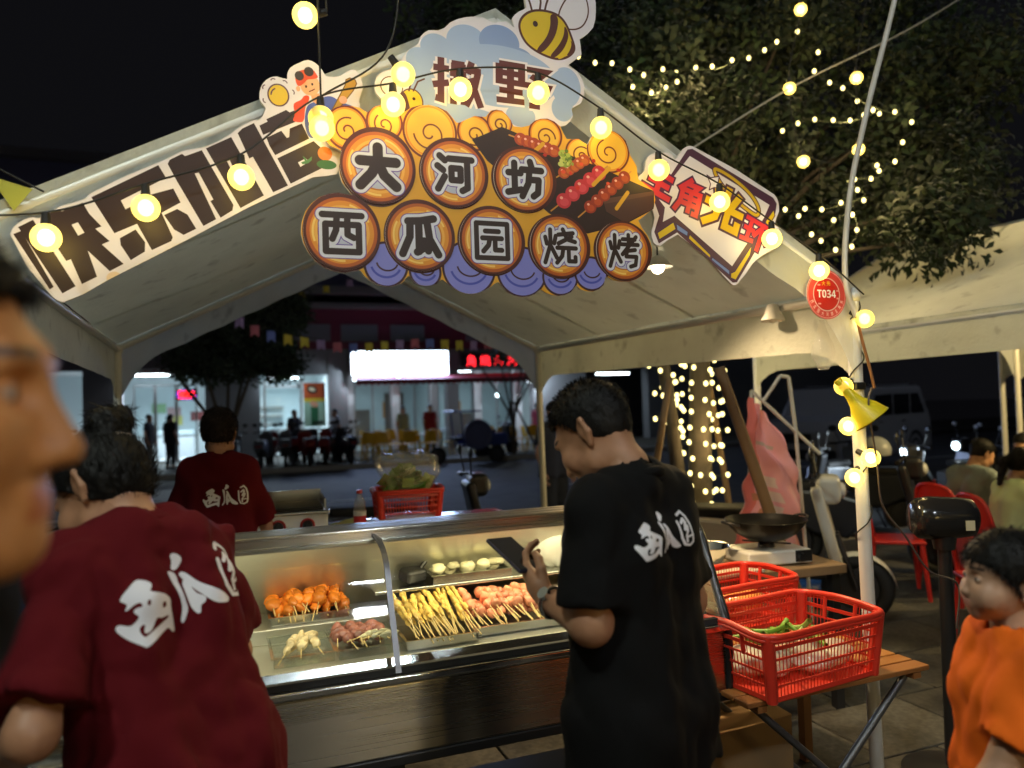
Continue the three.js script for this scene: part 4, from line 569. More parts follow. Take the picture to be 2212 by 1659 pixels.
// ---------------------------------------------------------------- bodies: distance fields meshed with surface nets
function surfaceNets(f, lo, hi, cell) {
  const n = [0, 1, 2].map((k) => Math.ceil((hi[k] - lo[k]) / cell) + 1), F = new Float32Array(n[0] * n[1] * n[2]), sx = 1, sy = n[0], sz = n[0] * n[1];
  for (let z = 0, i = 0; z < n[2]; z++) for (let y = 0; y < n[1]; y++) for (let x = 0; x < n[0]; x++, i++) F[i] = f(lo[0] + x * cell, lo[1] + y * cell, lo[2] + z * cell);
  const pos = [], ix = [], idx = new Int32Array(F.length).fill(-1), C = [0, sx, sy, sx + sy, sz, sx + sz, sy + sz, sx + sy + sz], E = [[0, 1], [2, 3], [4, 5], [6, 7], [0, 2], [1, 3], [4, 6], [5, 7], [0, 4], [1, 5], [2, 6], [3, 7]];
  for (let z = 0; z < n[2] - 1; z++) for (let y = 0; y < n[1] - 1; y++) for (let x = 0; x < n[0] - 1; x++) {
    const b = x + y * sy + z * sz; let m = 0; for (let k = 0; k < 8; k++) if (F[b + C[k]] < 0) m |= 1 << k; if (m === 0 || m === 255) continue;
    let c = 0, px = 0, py = 0, pz = 0;
    for (const [p, q] of E) { const a = F[b + C[p]], d = F[b + C[q]]; if ((a < 0) === (d < 0)) continue; const t = a / (a - d), X = (k) => k & 1, Y = (k) => (k >> 1) & 1, Z = (k) => k >> 2; px += X(p) + t * (X(q) - X(p)); py += Y(p) + t * (Y(q) - Y(p)); pz += Z(p) + t * (Z(q) - Z(p)); c++; }
    idx[b] = pos.length / 3; pos.push(lo[0] + (x + px / c) * cell, lo[1] + (y + py / c) * cell, lo[2] + (z + pz / c) * cell);
  }
  const quad = (a, b, c, d, flip) => { if (a < 0 || b < 0 || c < 0 || d < 0) return; if (flip) ix.push(a, c, b, a, d, c); else ix.push(a, b, c, a, c, d); };
  for (let z = 1; z < n[2] - 1; z++) for (let y = 1; y < n[1] - 1; y++) for (let x = 1; x < n[0] - 1; x++) {
    const b = x + y * sy + z * sz, s = F[b] < 0;
    if (s !== F[b + sx] < 0) quad(idx[b - sy - sz], idx[b - sz], idx[b], idx[b - sy], !s);
    if (s !== F[b + sy] < 0) quad(idx[b - sx - sz], idx[b - sx], idx[b], idx[b - sz], !s);
    if (s !== F[b + sz] < 0) quad(idx[b - sx - sy], idx[b - sy], idx[b], idx[b - sx], !s);
  }
  const g = new THREE.BufferGeometry(); g.setAttribute('position', new THREE.Float32BufferAttribute(pos, 3)); g.setIndex(ix); g.computeVertexNormals(); return g;
}
const smin = (a, b, k) => { const h = Math.max(k - Math.abs(a - b), 0) / k; return Math.min(a, b) - h * h * k * 0.25; };
function cone(p, q, r, s) { const ax = p[0], ay = p[1], az = p[2], bx_ = q[0] - ax, by = q[1] - ay, bz = q[2] - az, L = bx_ * bx_ + by * by + bz * bz || 1e-9; return (x, y, z) => { x -= ax; y -= ay; z -= az; let h = (x * bx_ + y * by + z * bz) / L; h = h < 0 ? 0 : h > 1 ? 1 : h; const dx = x - bx_ * h, dy = y - by * h, dz = z - bz * h; return Math.sqrt(dx * dx + dy * dy + dz * dz) - (r + (s - r) * h); }; }
function egg(c, r) { const m = Math.min(...r); return (x, y, z) => { x = (x - c[0]) / r[0]; y = (y - c[1]) / r[1]; z = (z - c[2]) / r[2]; const L = Math.sqrt(x * x + y * y + z * z); return L < 0.3 ? (L - 1) * m : (L - 1) * L / Math.sqrt((x / r[0]) ** 2 + (y / r[1]) ** 2 + (z / r[2]) ** 2 + 1e-12); }; }
const join = (list, k) => (x, y, z) => { let d = list[0](x, y, z); for (let i = 1; i < list.length; i++) d = smin(d, list[i](x, y, z), k); return d; };
const bounds = (pts, m) => [[0, 1, 2].map((k) => Math.min(...pts.map((p) => p[k])) - m), [0, 1, 2].map((k) => Math.max(...pts.map((p) => p[k])) + m)];
function paint(g, f) { const p = g.attributes.position, c = new Float32Array(p.count * 3); for (let i = 0; i < p.count; i++) { const q = f(p.getX(i), p.getY(i), p.getZ(i)); c.set(q, i * 3); } g.setAttribute('color', new THREE.BufferAttribute(c, 3)); return g; }
function joinIndexed(list) { let n = 0; const pos = [], nor = [], col = [], ix = []; for (const g of list) { pos.push(...g.attributes.position.array); nor.push(...g.attributes.normal.array); col.push(...g.attributes.color.array); for (const i of g.index.array) ix.push(i + n); n += g.attributes.position.count; } const r = new THREE.BufferGeometry(); r.setAttribute('position', new THREE.Float32BufferAttribute(pos, 3)); r.setAttribute('normal', new THREE.Float32BufferAttribute(nor, 3)); r.setAttribute('color', new THREE.Float32BufferAttribute(col, 3)); r.setIndex(ix); return r; }
const skinMat = std([1, 1, 1], 0.5, 0, { vertexColors: true });
const hairMat = phy([0.005, 0.0045, 0.0042], 0.6, { specularIntensity: 0.5 }), hairBrown = phy([0.016, 0.008, 0.006], 0.6, { specularIntensity: 0.5 });
// head in its own frame: origin inside the skull between the ears, z forward
function headGeo(skin, cell, o = {}) {
  const parts = [egg([0, 0.02, -0.012], [0.075, 0.097, 0.094]), egg([0, -0.042, 0.03], [0.058, 0.076, 0.06]), cone([0.046, -0.07, 0.012], [0.014, -0.1, 0.062], 0.024, 0.02), cone([-0.046, -0.07, 0.012], [-0.014, -0.1, 0.062], 0.024, 0.02), egg([0, -0.104, 0.066], [0.022, 0.018, 0.02]),
    cone([-0.03, 0.026, 0.076], [0.03, 0.026, 0.076], 0.012, 0.012), egg([0.042, -0.03, 0.062], [0.026, 0.026, 0.024]), egg([-0.042, -0.03, 0.062], [0.026, 0.026, 0.024]), cone([0, -0.11, -0.03], [0, -0.06, -0.02], 0.05, 0.052)];
  const kid = o.child, nk = kid ? 0.8 : 1;
  if (kid) parts.splice(0, parts.length, egg([0, 0.024, -0.012], [0.077, 0.096, 0.095]), egg([0, -0.036, 0.03], [0.06, 0.066, 0.058]), egg([0, -0.086, 0.06], [0.02, 0.016, 0.018]), egg([0.04, -0.04, 0.056], [0.03, 0.03, 0.028]), egg([-0.04, -0.04, 0.056], [0.03, 0.03, 0.028]), cone([0, -0.11, -0.03], [0, -0.06, -0.02], 0.042, 0.044), egg([0, 0.04, 0.05], [0.05, 0.04, 0.035]));
  const fine = kid ? [cone([0, -0.008, 0.084], [0, -0.032, 0.096], 0.006, 0.0095), egg([0.009, -0.036, 0.088], [0.007, 0.006, 0.008]), egg([-0.009, -0.036, 0.088], [0.007, 0.006, 0.008]), cone([-0.014, -0.06, 0.08], [0.014, -0.06, 0.08], 0.006, 0.006), cone([-0.012, -0.068, 0.079], [0.012, -0.068, 0.079], 0.0065, 0.0065)] : [cone([0, 0.008, 0.086], [0, -0.036, 0.106], 0.008, 0.0125), egg([0.012, -0.042, 0.094], [0.009, 0.008, 0.01]), egg([-0.012, -0.042, 0.094], [0.009, 0.008, 0.01]), cone([-0.018, -0.069, 0.083], [0.018, -0.069, 0.083], 0.007, 0.007), cone([-0.015, -0.08, 0.083], [0.015, -0.08, 0.083], 0.008, 0.008)];
  const ears = [1, -1].flatMap((s) => [cone([s * 0.074, 0.018, -0.016], [s * 0.082, 0.024, -0.03], 0.007, 0.006), cone([s * 0.082, 0.024, -0.03], [s * 0.08, -0.01, -0.03], 0.006, 0.006), cone([s * 0.08, -0.01, -0.03], [s * 0.073, -0.034, -0.014], 0.006, 0.007), egg([s * 0.075, -0.004, -0.018], [0.006, 0.024, 0.014])]);
  const a = join(parts, 0.03), b = join(fine, 0.01), c = join(ears, 0.008), eyeR = [egg([0.031, 0.004, 0.072], [0.0155, 0.0115, 0.012]), egg([-0.031, 0.004, 0.072], [0.0155, 0.0115, 0.012])];
  const sock = (x, y, z) => Math.min(Math.hypot(Math.abs(x) - 0.03, (y - 0.006) * 1.2, z - 0.09)) - 0.017;
  const f = (x, y, z) => { let d = a(x, y, z); const s = -sock(x, y, z) ; d = -smin(-d, -s, 0.012); d = smin(d, b(x, y, z), 0.012); d = smin(d, c(x, y, z), 0.006); return Math.min(d, eyeR[0](x, y, z), eyeR[1](x, y, z)); };
  const g = surfaceNets(f, [-0.105, -0.17, -0.125], [0.105, 0.135, 0.135], cell);
  return paint(g, (x, y, z) => {
    const ax = Math.abs(x), e = Math.hypot((ax - 0.031) / 0.0125, (y - 0.004) / 0.0045);
    if (z > 0.074 && e < 1) return Math.hypot(ax - 0.031, y - 0.004) < 0.0055 ? [0.02, 0.012, 0.01] : [0.55, 0.5, 0.46];
    if (z > 0.06 && Math.abs(y - 0.033 + 3 * (ax - 0.033) ** 2) < 0.0034 + 0.0015 * nz(x * 300, y * 300, 1) && ax > 0.014 && ax < 0.05) return [0.03, 0.02, 0.017];
    if (z > (kid ? 0.076 : 0.08) && Math.abs(y + (kid ? 0.064 : 0.075)) < (kid ? 0.008 : 0.011) && ax < (kid ? 0.017 : 0.023)) return [skin[0] * 0.85, skin[1] * 0.55, skin[2] * 0.55];
    const n = 1 + 0.12 * nz(x * 60, y * 60, z * 60) + 0.06 * nz(x * 15, y * 15, z * 15);
    return skin.map((v) => v * n);
  });
}
const hairline = (z, front, back) => { const t = clamp((z + 0.08) / 0.16, 0, 1); return lerp(back, front, t * t * (3 - 2 * t)); };
function hairGeo(style, cell) {
  const noise = (x, y, z, a) => a * 0.55 * (nz(x * 45, y * 30, z * 45) + 0.6 * nz(x * 190, y * 60, z * 190)), base = egg([0, 0.022, -0.014], [0.076, 0.098, 0.095]);
  const ear = (x, y, z, r) => r - Math.hypot((Math.abs(x) - 0.084) * 0.9, (y + 0.006) * 0.7, z + 0.017);
  const edge = (x, y, z) => 0.006 * nz(x * 60, z * 60, y * 60) + 0.004 * nz(x * 170, z * 170, y * 170), st = (t) => { t = clamp(t, 0, 1); return t * t * (3 - 2 * t); };
  let f;
  if (style === 'short') f = (x, y, z) => Math.max(base(x, y, z) - (0.0025 + 0.013 * st((y + 0.02) / 0.1)) + noise(x, y, z, 0.004), hairline(z, 0.078, -0.06) - y + edge(x, y, z) + 0.02 * st((z + 0.02) / 0.05) * st((Math.abs(x) - 0.045) / 0.02), ear(x, y, z, 0.018));
  else if (style === 'bowl') f = (x, y, z) => Math.max(base(x, y, z) - 0.006 - 0.009 * st((y + 0.03) / 0.09) + noise(x, y, z, 0.005), hairline(z, 0.045, -0.075) - y + edge(x, y, z) * 1.4, ear(x, y, z, 0.019));
  else { const bun = style === 'bun' ? join([egg([0.0, 0.112, -0.092], [0.043, 0.037, 0.038]), egg([0.014, 0.09, -0.08], [0.03, 0.03, 0.03]), egg([-0.024, 0.122, -0.112], [0.02, 0.018, 0.018])], 0.016) : join([cone([0, 0.03, -0.1], [0, -0.02, -0.145], 0.026, 0.034), cone([0, -0.02, -0.145], [0, -0.19, -0.13], 0.036, 0.014)], 0.02);
    f = (x, y, z) => smin(Math.max(base(x, y, z) - 0.01 + noise(x, y, z, 0.005), hairline(z, 0.068, -0.08) - y + edge(x, y, z), ear(x, y, z, 0.02)), bun(x, y, z) + noise(x, y, z, 0.012), 0.012); }
  return surfaceNets(f, [-0.115, -0.24, -0.2], [0.115, 0.19, 0.115], cell);
}
// separate strands standing out of the hair mass; length by style
function strandGeo(hair, style, n) {
  const P = hair.attributes.position, N = hair.attributes.normal, p = [], ix = [], L0 = { short: 0.011, bowl: 0.022, bun: 0.03, tail: 0.03 }[style], up = { short: 0.75, bowl: 0.3, bun: 0.12, tail: 0.12 }[style];
  for (let i = 0; i < n; i++) { const k = Math.floor(rnd() * P.count), a = V().fromBufferAttribute(P, k), m = V().fromBufferAttribute(N, k), fl = style === 'bun' || style === 'tail' ? V(0, 0.1, -0.06).sub(a).setLength(1) : V(a.x * 4, -0.8, a.z * 3 - 0.1).normalize(), t = fl.addScaledVector(m, -fl.dot(m)).add(V(rr(-0.5, 0.5), rr(-0.5, 0.5), rr(-0.5, 0.5))).normalize();
    const d = t.multiplyScalar(1 - up).addScaledVector(m, up).normalize(), L = L0 * rr(0.5, 1.25) * (style === 'short' && a.y < 0.02 ? 0.4 : 1), w = V(rr(-1, 1), rr(-1, 1), rr(-1, 1)).cross(d).setLength(0.0009), b = a.clone().addScaledVector(d, L * 0.6), e = a.clone().addScaledVector(d, L).addScaledVector(m, -L * 0.12), q = p.length / 3;
    for (const v of [a.clone().addScaledVector(m, -0.002).add(w), a.clone().addScaledVector(m, -0.002).sub(w), b.clone().addScaledVector(w, 0.7), b.clone().addScaledVector(w, -0.7), e]) p.push(v.x, v.y, v.z); ix.push(q, q + 1, q + 2, q + 1, q + 3, q + 2, q + 2, q + 3, q + 4); }
  const g = new THREE.BufferGeometry(); g.setAttribute('position', new THREE.Float32BufferAttribute(p, 3)); g.setIndex(ix); g.computeVertexNormals(); return g;
}
// hand in its own frame: wrist at the origin, fingers along +y, palm faces +z, thumb on side s (x). curl: 0 flat .. 1 fist
function handParts(s, curl, spread = 0.1) {
  const L = [cone([s * 0.0, 0, 0], [s * 0.004, 0.04, 0], 0.026, 0.026)], bones = [];
  bones.push(cone([s * 0.022, 0.03, 0], [s * 0.026, 0.085, 0], 0.0145, 0.0115), cone([s * 0.006, 0.03, 0], [s * 0.008, 0.09, 0], 0.0145, 0.012), cone([-s * 0.01, 0.03, 0], [-s * 0.011, 0.086, 0], 0.0145, 0.0115), cone([-s * 0.024, 0.03, 0.002], [-s * 0.029, 0.078, 0.002], 0.0135, 0.0105));
  const fing = [[0.026, 0.085, 0.042, 0.026, 0.021], [0.008, 0.09, 0.046, 0.029, 0.022], [-0.011, 0.086, 0.043, 0.027, 0.021], [-0.029, 0.078, 0.034, 0.02, 0.018]], out = [];
  fing.forEach(([x, y, a, b, c], i) => { let p = [s * x, y, i === 3 ? 0.002 : 0], ang = curl * 0.9, r = i === 3 ? 0.0078 : 0.009; for (const [len, add] of [[a, curl * 1.1], [b, curl * 0.8], [c, 0]]) { const q = [p[0] + s * (x * spread) * len * 20 * (1 - curl), p[1] + len * Math.cos(ang), p[2] + len * Math.sin(ang)]; out.push(cone(p, q, r, r * 0.9)); p = q; r *= 0.9; ang += add; } });
  const t0 = [s * 0.02, 0.018, 0.008], t1 = [s * 0.044, 0.045, 0.018], t2 = [s * (0.052 - 0.012 * curl), 0.074, 0.024 + 0.01 * curl], t3 = [s * (0.05 - 0.022 * curl), 0.1, 0.026 + 0.014 * curl];
  out.push(cone(t0, t1, 0.0155, 0.012), cone(t1, t2, 0.0115, 0.0105), cone(t2, t3, 0.0102, 0.0085));
  const palm = join([...L, ...bones], 0.018);
  return (x, y, z) => { let d = palm(x, y, z); for (const b of out) d = smin(d, b(x, y, z), 0.005); return d; };
}
function handGeo(skin, s, curl, cell = 0.0034) { const g = surfaceNets(handParts(s, curl), [-0.075, -0.04, -0.05], [0.075, 0.2, 0.105], cell); return paint(g, (x, y, z) => { const n = 1 + 0.1 * nz(x * 80, y * 80, z * 80); return skin.map((v) => v * n); }); }
const M4 = (pos, rot, order = 'YXZ') => new THREE.Matrix4().compose(V(...pos), new THREE.Quaternion().setFromEuler(new THREE.Euler(...rot, order)), V(1, 1, 1));
const ap = (m, p) => V(...p).applyMatrix4(m).toArray();
// a standing or sitting person; all lengths in metres for a height of 1.7, then scaled
function person(o) {
  const t = thing('person', o.label, 'person', o.group, o.pos, o.turn), k = (o.h ?? 1.7) / 1.7, cell = o.cell ?? 0.011, skin = o.skin ?? [0.42, 0.21, 0.125], wd = o.wide ?? 1;
  t.scale.setScalar(k);
  const seat = o.seated ? 0.5 : 0.93, T = M4([0, seat, 0], o.lean ?? [0, 0, 0]).multiply(M4([0, -0.93, 0], [0, 0, 0]));
  const P = (p) => ap(T, p), sh = [P([0.172 * wd, 1.395, -0.005]), P([-0.172 * wd, 1.395, -0.005])];
  const el = [0, 1].map((i) => o.elbow?.[i] ?? P([(i ? -1 : 1) * 0.225 * wd, 1.11, -0.03])), wr = [0, 1].map((i) => o.wrist?.[i] ?? P([(i ? -1 : 1) * 0.235 * wd, 0.87, 0.05]));
  const hip = [[0.085, seat - 0.03, 0], [-0.085, seat - 0.03, 0]], kn = o.seated ? [[0.1, seat + 0.0, 0.42], [-0.1, seat + 0.0, 0.42]] : (o.knee ?? [[0.1, 0.5, 0.02], [-0.1, 0.5, 0.02]]), an = o.seated ? [[0.1, 0.08, 0.45], [-0.1, 0.08, 0.45]] : (o.ankle ?? [[0.11, 0.09, -0.02], [-0.11, 0.09, -0.02]]);
  const neck = P([0, 1.45, -0.01]), H = T.clone().multiply(M4([0, 1.47, 0.0], o.head ?? [0, 0, 0])).multiply(M4([0, 0.125, 0.02], [0, 0, 0])).multiply(new THREE.Matrix4().makeScale(o.headScale ?? 1, o.headScale ?? 1, o.headScale ?? 1));
  const torso = (g) => [1, -1].flatMap((s) => [cone(P([s * 0.085 * wd, 1.3, 0]), P([s * 0.07 * wd, 1.08, 0.005]), 0.105 + g, 0.098 + g), cone(P([s * 0.07 * wd, 1.08, 0.005]), [s * 0.085 * wd, seat, 0], 0.098 + g, 0.108 + g), cone(P([s * 0.03, 1.43, -0.012]), sh[s > 0 ? 0 : 1], 0.058 + g, 0.056 + g)]);
  const arms = [0, 1].flatMap((i) => [cone(sh[i], el[i], 0.05, 0.04), cone(el[i], wr[i], 0.043, 0.027)]), legs = (g) => [0, 1].flatMap((i) => [cone(hip[i], kn[i], 0.088 + g, 0.058 + g), cone(kn[i], an[i], 0.058 + g, 0.042 + g)]);
  const feet = [0, 1].flatMap((i) => [cone(an[i], [an[i][0], 0.05, an[i][2] + 0.02], 0.04, 0.04), cone([an[i][0], 0.045, an[i][2] - 0.03], [an[i][0] * 1.15, 0.035, an[i][2] + 0.15], 0.04, 0.032)]);
  const pts = [...sh, ...el, ...wr, ...hip, ...kn, ...an, neck, ap(H, [0, -0.1, 0]), [an[0][0], 0.03, an[0][2] + 0.18]];
  const bodyF = join([...torso(-0.012), ...arms, ...legs(0), ...feet, cone(neck, ap(H, [0, -0.05, -0.02]), 0.056, 0.052)], 0.03);
  const [lo, hi] = bounds(pts, 0.15), list = [paint(surfaceNets(bodyF, lo, hi, cell), (x, y, z) => { const n = 1 + 0.1 * nz(x * 40, y * 40, z * 40); return skin.map((v) => v * n); })];
  list.push(headGeo(skin, o.headCell ?? 0.0042, o).applyMatrix4(H));
  for (const i of [0, 1]) { const d = V(...wr[i]).sub(V(...el[i])).normalize(), hd = o.hand?.[i], y = hd ? V(...hd.dir).normalize() : d, n = hd ? V(...hd.palm) : V(i ? 1 : -1, 0, 0.3), x = y.clone().cross(n).normalize(), z = x.clone().cross(y); const m = new THREE.Matrix4().makeBasis(x, y, z).setPosition(...wr[i]); if (!o.mitten) list.push(handGeo(skin, i ? 1 : -1, hd?.curl ?? 0.35, o.handCell ?? 0.0042).applyMatrix4(m)); }
  mesh('body', joinIndexed(list), skinMat, t);
  // clothes
  const wrinkle = (x, y, z, a) => a * (nz(x * 8 + 3, y * 5 + x * 6, z * 8) + 0.6 * (1 - 2 * Math.abs(nz(x * 9 + y * 6, y * 7 - x * 7, z * 9 + 5))) - 0.3 + 0.25 * nz(x * 30, y * 14 + z * 12, z * 30));
  const s = o.shirt; let shirt;
  if (s) {
    const len = s.sleeve ?? 0.7, se = [0, 1].map((i) => sh[i].map((v, q) => lerp(v, el[i][q], len))), sl = [0, 1].map((i) => [cone(sh[i], se[i].map((v, q) => v + (el[i][q] - v) * 0.3), 0.066, (s.cuff ?? 0.075)), V(...el[i]).sub(V(...sh[i])).normalize(), V(...se[i])]);
    const trunk = join([...torso(s.loose ?? 0.014), ...[1, -1].map((q) => cone([q * 0.085 * wd, seat, 0], [q * 0.09 * wd, seat - 0.14, 0], 0.12 + (s.loose ?? 0.014), 0.125 + (s.loose ?? 0.014)))], 0.045), hem = (s.hem ?? 0.8) - 0.93 + seat;
    const neckHole = cone(neck, ap(H, [0, -0.02, -0.02]), 0.062, 0.06);
    const f = (x, y, z) => { let d = Math.max(trunk(x, y, z), hem + 0.012 * nz(x * 8, z * 8, 2) - y); for (const [c, ax, e] of sl) { const q = Math.max(c(x, y, z), (x - e.x) * ax.x + (y - e.y) * ax.y + (z - e.z) * ax.z); d = smin(d, q, 0.035); } d += wrinkle(x, y, z, s.fold ?? 0.007); return Math.max(d, -neckHole(x, y, z)); };
    const [l2, h2] = bounds([...sh, ...el, ...hip, neck, [0, hem, 0]], 0.19);
    shirt = mesh('shirt', surfaceNets(f, l2, h2, o.clothCell ?? cell), s.mat, t);
    if (s.collar) { const q = []; for (let i = 0; i < 20; i++) { const a = i / 20 * 2 * PI; q.push(P([0.068 * Math.cos(a), 1.455 + 0.018 * -Math.sin(a), -0.008 + 0.066 * Math.sin(a)])); } mesh('collar', tube(q, 0.014, 60, 8, true), s.mat, shirt); }
  }
  const pn = o.pants;
  if (pn) { const wl = seat + 0.1, f0 = join([...[1, -1].map((q) => cone([q * 0.07 * wd, seat + 0.1, 0], [q * 0.085 * wd, seat - 0.02, 0], 0.112, 0.12)), ...legs(0.02)], 0.04), end = pn.end ?? 0.1; const f = (x, y, z) => Math.max(f0(x, y, z) + wrinkle(x, y, z, 0.006), y - wl, end - y); const [l3, h3] = bounds([...hip, ...kn, ...an, [0, wl, 0]], 0.16); mesh('trousers', surfaceNets(f, l3, h3, o.clothCell ?? cell), pn.mat, t); }
  if (o.shoes !== false) for (const i of [0, 1]) { const f = join([cone([an[i][0], 0.055, an[i][2] - 0.03], [an[i][0] * 1.15, 0.042, an[i][2] + 0.155], 0.048, 0.04), cone([an[i][0], 0.03, an[i][2] - 0.03], [an[i][0] * 1.15, 0.03, an[i][2] + 0.155], 0.05, 0.042)], 0.02); const g = (x, y, z) => Math.max(f(x, y, z), 0.004 - y); mesh('shoe', surfaceNets(g, [an[i][0] - 0.12, -0.02, an[i][2] - 0.12], [an[i][0] + 0.12, 0.16, an[i][2] + 0.25], Math.max(cell, 0.01)), o.shoeMat ?? blackRubber, t); }
  if (o.hair) { const hg = hairGeo(o.hair, o.hairCell ?? 0.0045), hm = mesh('hair', hg, o.hairMat ?? hairMat, t); if (!o.headCell || o.headCell < 0.006) mesh('strands', strandGeo(hg, o.hair, o.strands ?? 4500).applyMatrix4(H), o.hairMat ?? hairMat, hm).userData.kind = 'stuff'; hg.applyMatrix4(H); }
  t.updateMatrixWorld(true);
  return { t, shirt, T, H, P, el, wr, k };
}

// ---------------------------------------------------------------- the people at the stall
const maroon = phy([0.095, 0.0035, 0.007], 0.9, { specularIntensity: 0.35, bumpMap: weave, bumpScale: 0.0003 }), blackCloth = phy([0.0045, 0.0045, 0.005], 0.9, { specularIntensity: 0.35 }), jeans = std([0.02, 0.025, 0.045], 0.85), darkPants = std([0.015, 0.015, 0.018], 0.85);
// shirt print: three brush-written characters; field 1560 x 1000
const BRUSH = [[395, 680, 600, 510, 650, 520, 715, 590, 690, 640, 640, 690, 740, 740, 780, 760, 850, 790, 905, 840, 895, 900, 875, 960, 860, 1220, 820, 1255, 790, 1190, 740, 1160, 450, 1310, 420, 1290, 330, 1110, 295, 1010, 325, 950, 390, 1020, 430, 1010, 500, 940, 460, 870, 490, 830, 540, 850, 550, 780, 500, 770, 405, 840, 450, 770, 440, 730],
  [1085, 330, 1120, 300, 1180, 340, 1205, 400, 1170, 450, 1090, 520, 1040, 500, 1090, 400], [975, 530, 1000, 510, 1070, 560, 1060, 700, 1060, 950, 1060, 1050, 970, 1195, 950, 1160, 1020, 1030, 1030, 900, 1010, 700], [1095, 740, 1130, 660, 1160, 700, 1165, 880, 1230, 960, 1200, 1030, 1165, 1030, 1140, 1150, 1110, 1110, 1090, 1000], [1100, 590, 1135, 560, 1180, 600, 1240, 780, 1330, 900, 1515, 1060, 1480, 1110, 1380, 1110, 1270, 1060, 1200, 870, 1150, 700]];
const HOLES = [[740, 870, 790, 845, 815, 890, 800, 915, 735, 935], [445, 1060, 525, 1030, 460, 1160, 560, 1140, 640, 1000, 690, 1040, 810, 1020, 800, 1060, 700, 1085, 500, 1180, 450, 1195], [575, 820, 610, 770, 630, 800, 600, 860]];
const printTex = canvas(1024, 640, (g) => {
  g.clearRect(0, 0, 1024, 640); g.scale(0.6, 0.6); g.translate(-250, -215);
  const unroll = (p) => p.map((v, i) => i % 2 ? v + (p[i - 1] - 1080) * 0.13 : v); // level the line of writing
  for (const p of BRUSH) smooth(g, unroll(p), '#e6e6ee', '#e6e6ee', 10);
  g.globalCompositeOperation = 'destination-out'; for (const p of HOLES) smooth(g, unroll(p), '#000'); g.globalCompositeOperation = 'source-over';
  g.lineCap = g.lineJoin = 'round'; const st = (w, p) => { const q = unroll(p); g.lineWidth = w; g.strokeStyle = '#e6e6ee'; g.beginPath(); for (let i = 0; i < q.length; i += 2) g[i ? 'lineTo' : 'moveTo'](q[i], q[i + 1]); g.stroke(); };
  st(60, [1600, 395, 1700, 320]); st(52, [1700, 320, 1780, 430, 1820, 600, 1825, 850, 1800, 1000, 1700, 1070, 1590, 1050, 1535, 900, 1530, 540]); st(66, [1615, 575, 1690, 490, 1715, 560, 1650, 720, 1730, 650, 1700, 760]); st(50, [1700, 760, 1640, 860, 1640, 990]); st(42, [1650, 890, 1800, 850]);
});
const printMat = std(0xffffff, 0.7, 0, { map: printTex, transparent: true, alphaTest: 0.45, polygonOffset: true, polygonOffsetFactor: -2 });
function shirtPrint(p, at, size, tilt = 0) { // on the back, in the torso's own frame
  p.shirt.updateMatrixWorld(true);
  const M = p.t.matrixWorld.clone().multiply(p.T), pos = V(...at).applyMatrix4(M), q = new THREE.Quaternion().setFromRotationMatrix(M).multiply(new THREE.Quaternion().setFromEuler(new THREE.Euler(0, PI, tilt)));
  const g = new DecalGeometry(p.shirt, pos, new THREE.Euler().setFromQuaternion(q), V(...size)); g.applyMatrix4(p.t.matrixWorld.clone().invert());
  const m = mesh('shirt_print', g, printMat, p.shirt); m.userData.label = 'white brush-written characters printed on the shirt back'; return m;
}
const man = person({ label: 'person in black shirt looking down at a phone before the counter', pos: [0.005, 0, 0.81], turn: -2.629, h: 1.66, wide: 0.86, lean: [0.03, 0, 0], head: [0.62, 0.12, 0.05], cell: 0.009, headCell: 0.0034, hairCell: 0.0032, handCell: 0.0032, skin: [0.36, 0.18, 0.1],
  elbow: [[0.2, 1.165, 0.0], [-0.225, 1.13, -0.01]], wrist: [[0.14, 1.185, 0.165], [-0.2, 0.9, 0.08]], hand: [{ dir: [-0.25, 0.5, 0.8], palm: [-0.85, 0.5, -0.2], curl: 0.5 }], shirt: { mat: blackCloth, sleeve: 0.84, hem: 0.79, loose: 0.017, fold: 0.012, collar: true, cuff: 0.072 }, pants: { mat: jeans }, hair: 'short' });
shirtPrint(man, [0.03, 1.34, -0.14], [0.24, 0.105, 0.2]);
{ // watch on the left wrist
  const a = V(...man.el[0]), b = V(...man.wr[0]), d = b.clone().sub(a).normalize(), c = b.clone().addScaledVector(d, -0.03), q = new THREE.Quaternion().setFromUnitVectors(V(0, 0, 1), d);
  const band = new THREE.TorusGeometry(0.033, 0.0075, 8, 26).applyQuaternion(q).translate(c.x, c.y, c.z), w = mesh('wristwatch', band, chrome, man.t);
  const n = V(0.7, 0.5, -0.2).projectOnPlane(d).normalize(), f = c.clone().addScaledVector(n, 0.036); mesh('watch_face', rod(f.clone().addScaledVector(n, -0.004).toArray(), f.clone().addScaledVector(n, 0.006).toArray(), 0.016, 0.015, 20), chrome, w);
}
const woman = person({ label: 'person in maroon shirt with hair bun bending over the stall front', pos: [-0.96, 0, 0.66], turn: -2.458, h: 1.6, wide: 0.9, headScale: 1.12, lean: [0.3, 0, 0], head: [0.42, 0.25, 0.1], cell: 0.009, headCell: 0.0034, hairCell: 0.0032, skin: [0.4, 0.2, 0.11],
  elbow: [[0.3, 1.13, 0.02], [-0.3, 1.08, 0.2]], wrist: [[0.25, 0.98, 0.28], [-0.16, 1.0, 0.42]], shirt: { mat: maroon, sleeve: 0.83, hem: 0.74, loose: 0.03, fold: 0.023, collar: true, cuff: 0.088 }, pants: { mat: darkPants }, hair: 'bun' });
shirtPrint(woman, [-0.012, 1.315, -0.16], [0.33, 0.17, 0.26], 0.17);
{ const s = mesh('hair_tie', new THREE.TorusGeometry(0.036, 0.008, 8, 22).rotateX(0.9).translate(0, 0.09, -0.075).applyMatrix4(woman.H), std([0.35, 0.3, 0.26], 0.6), woman.t); }
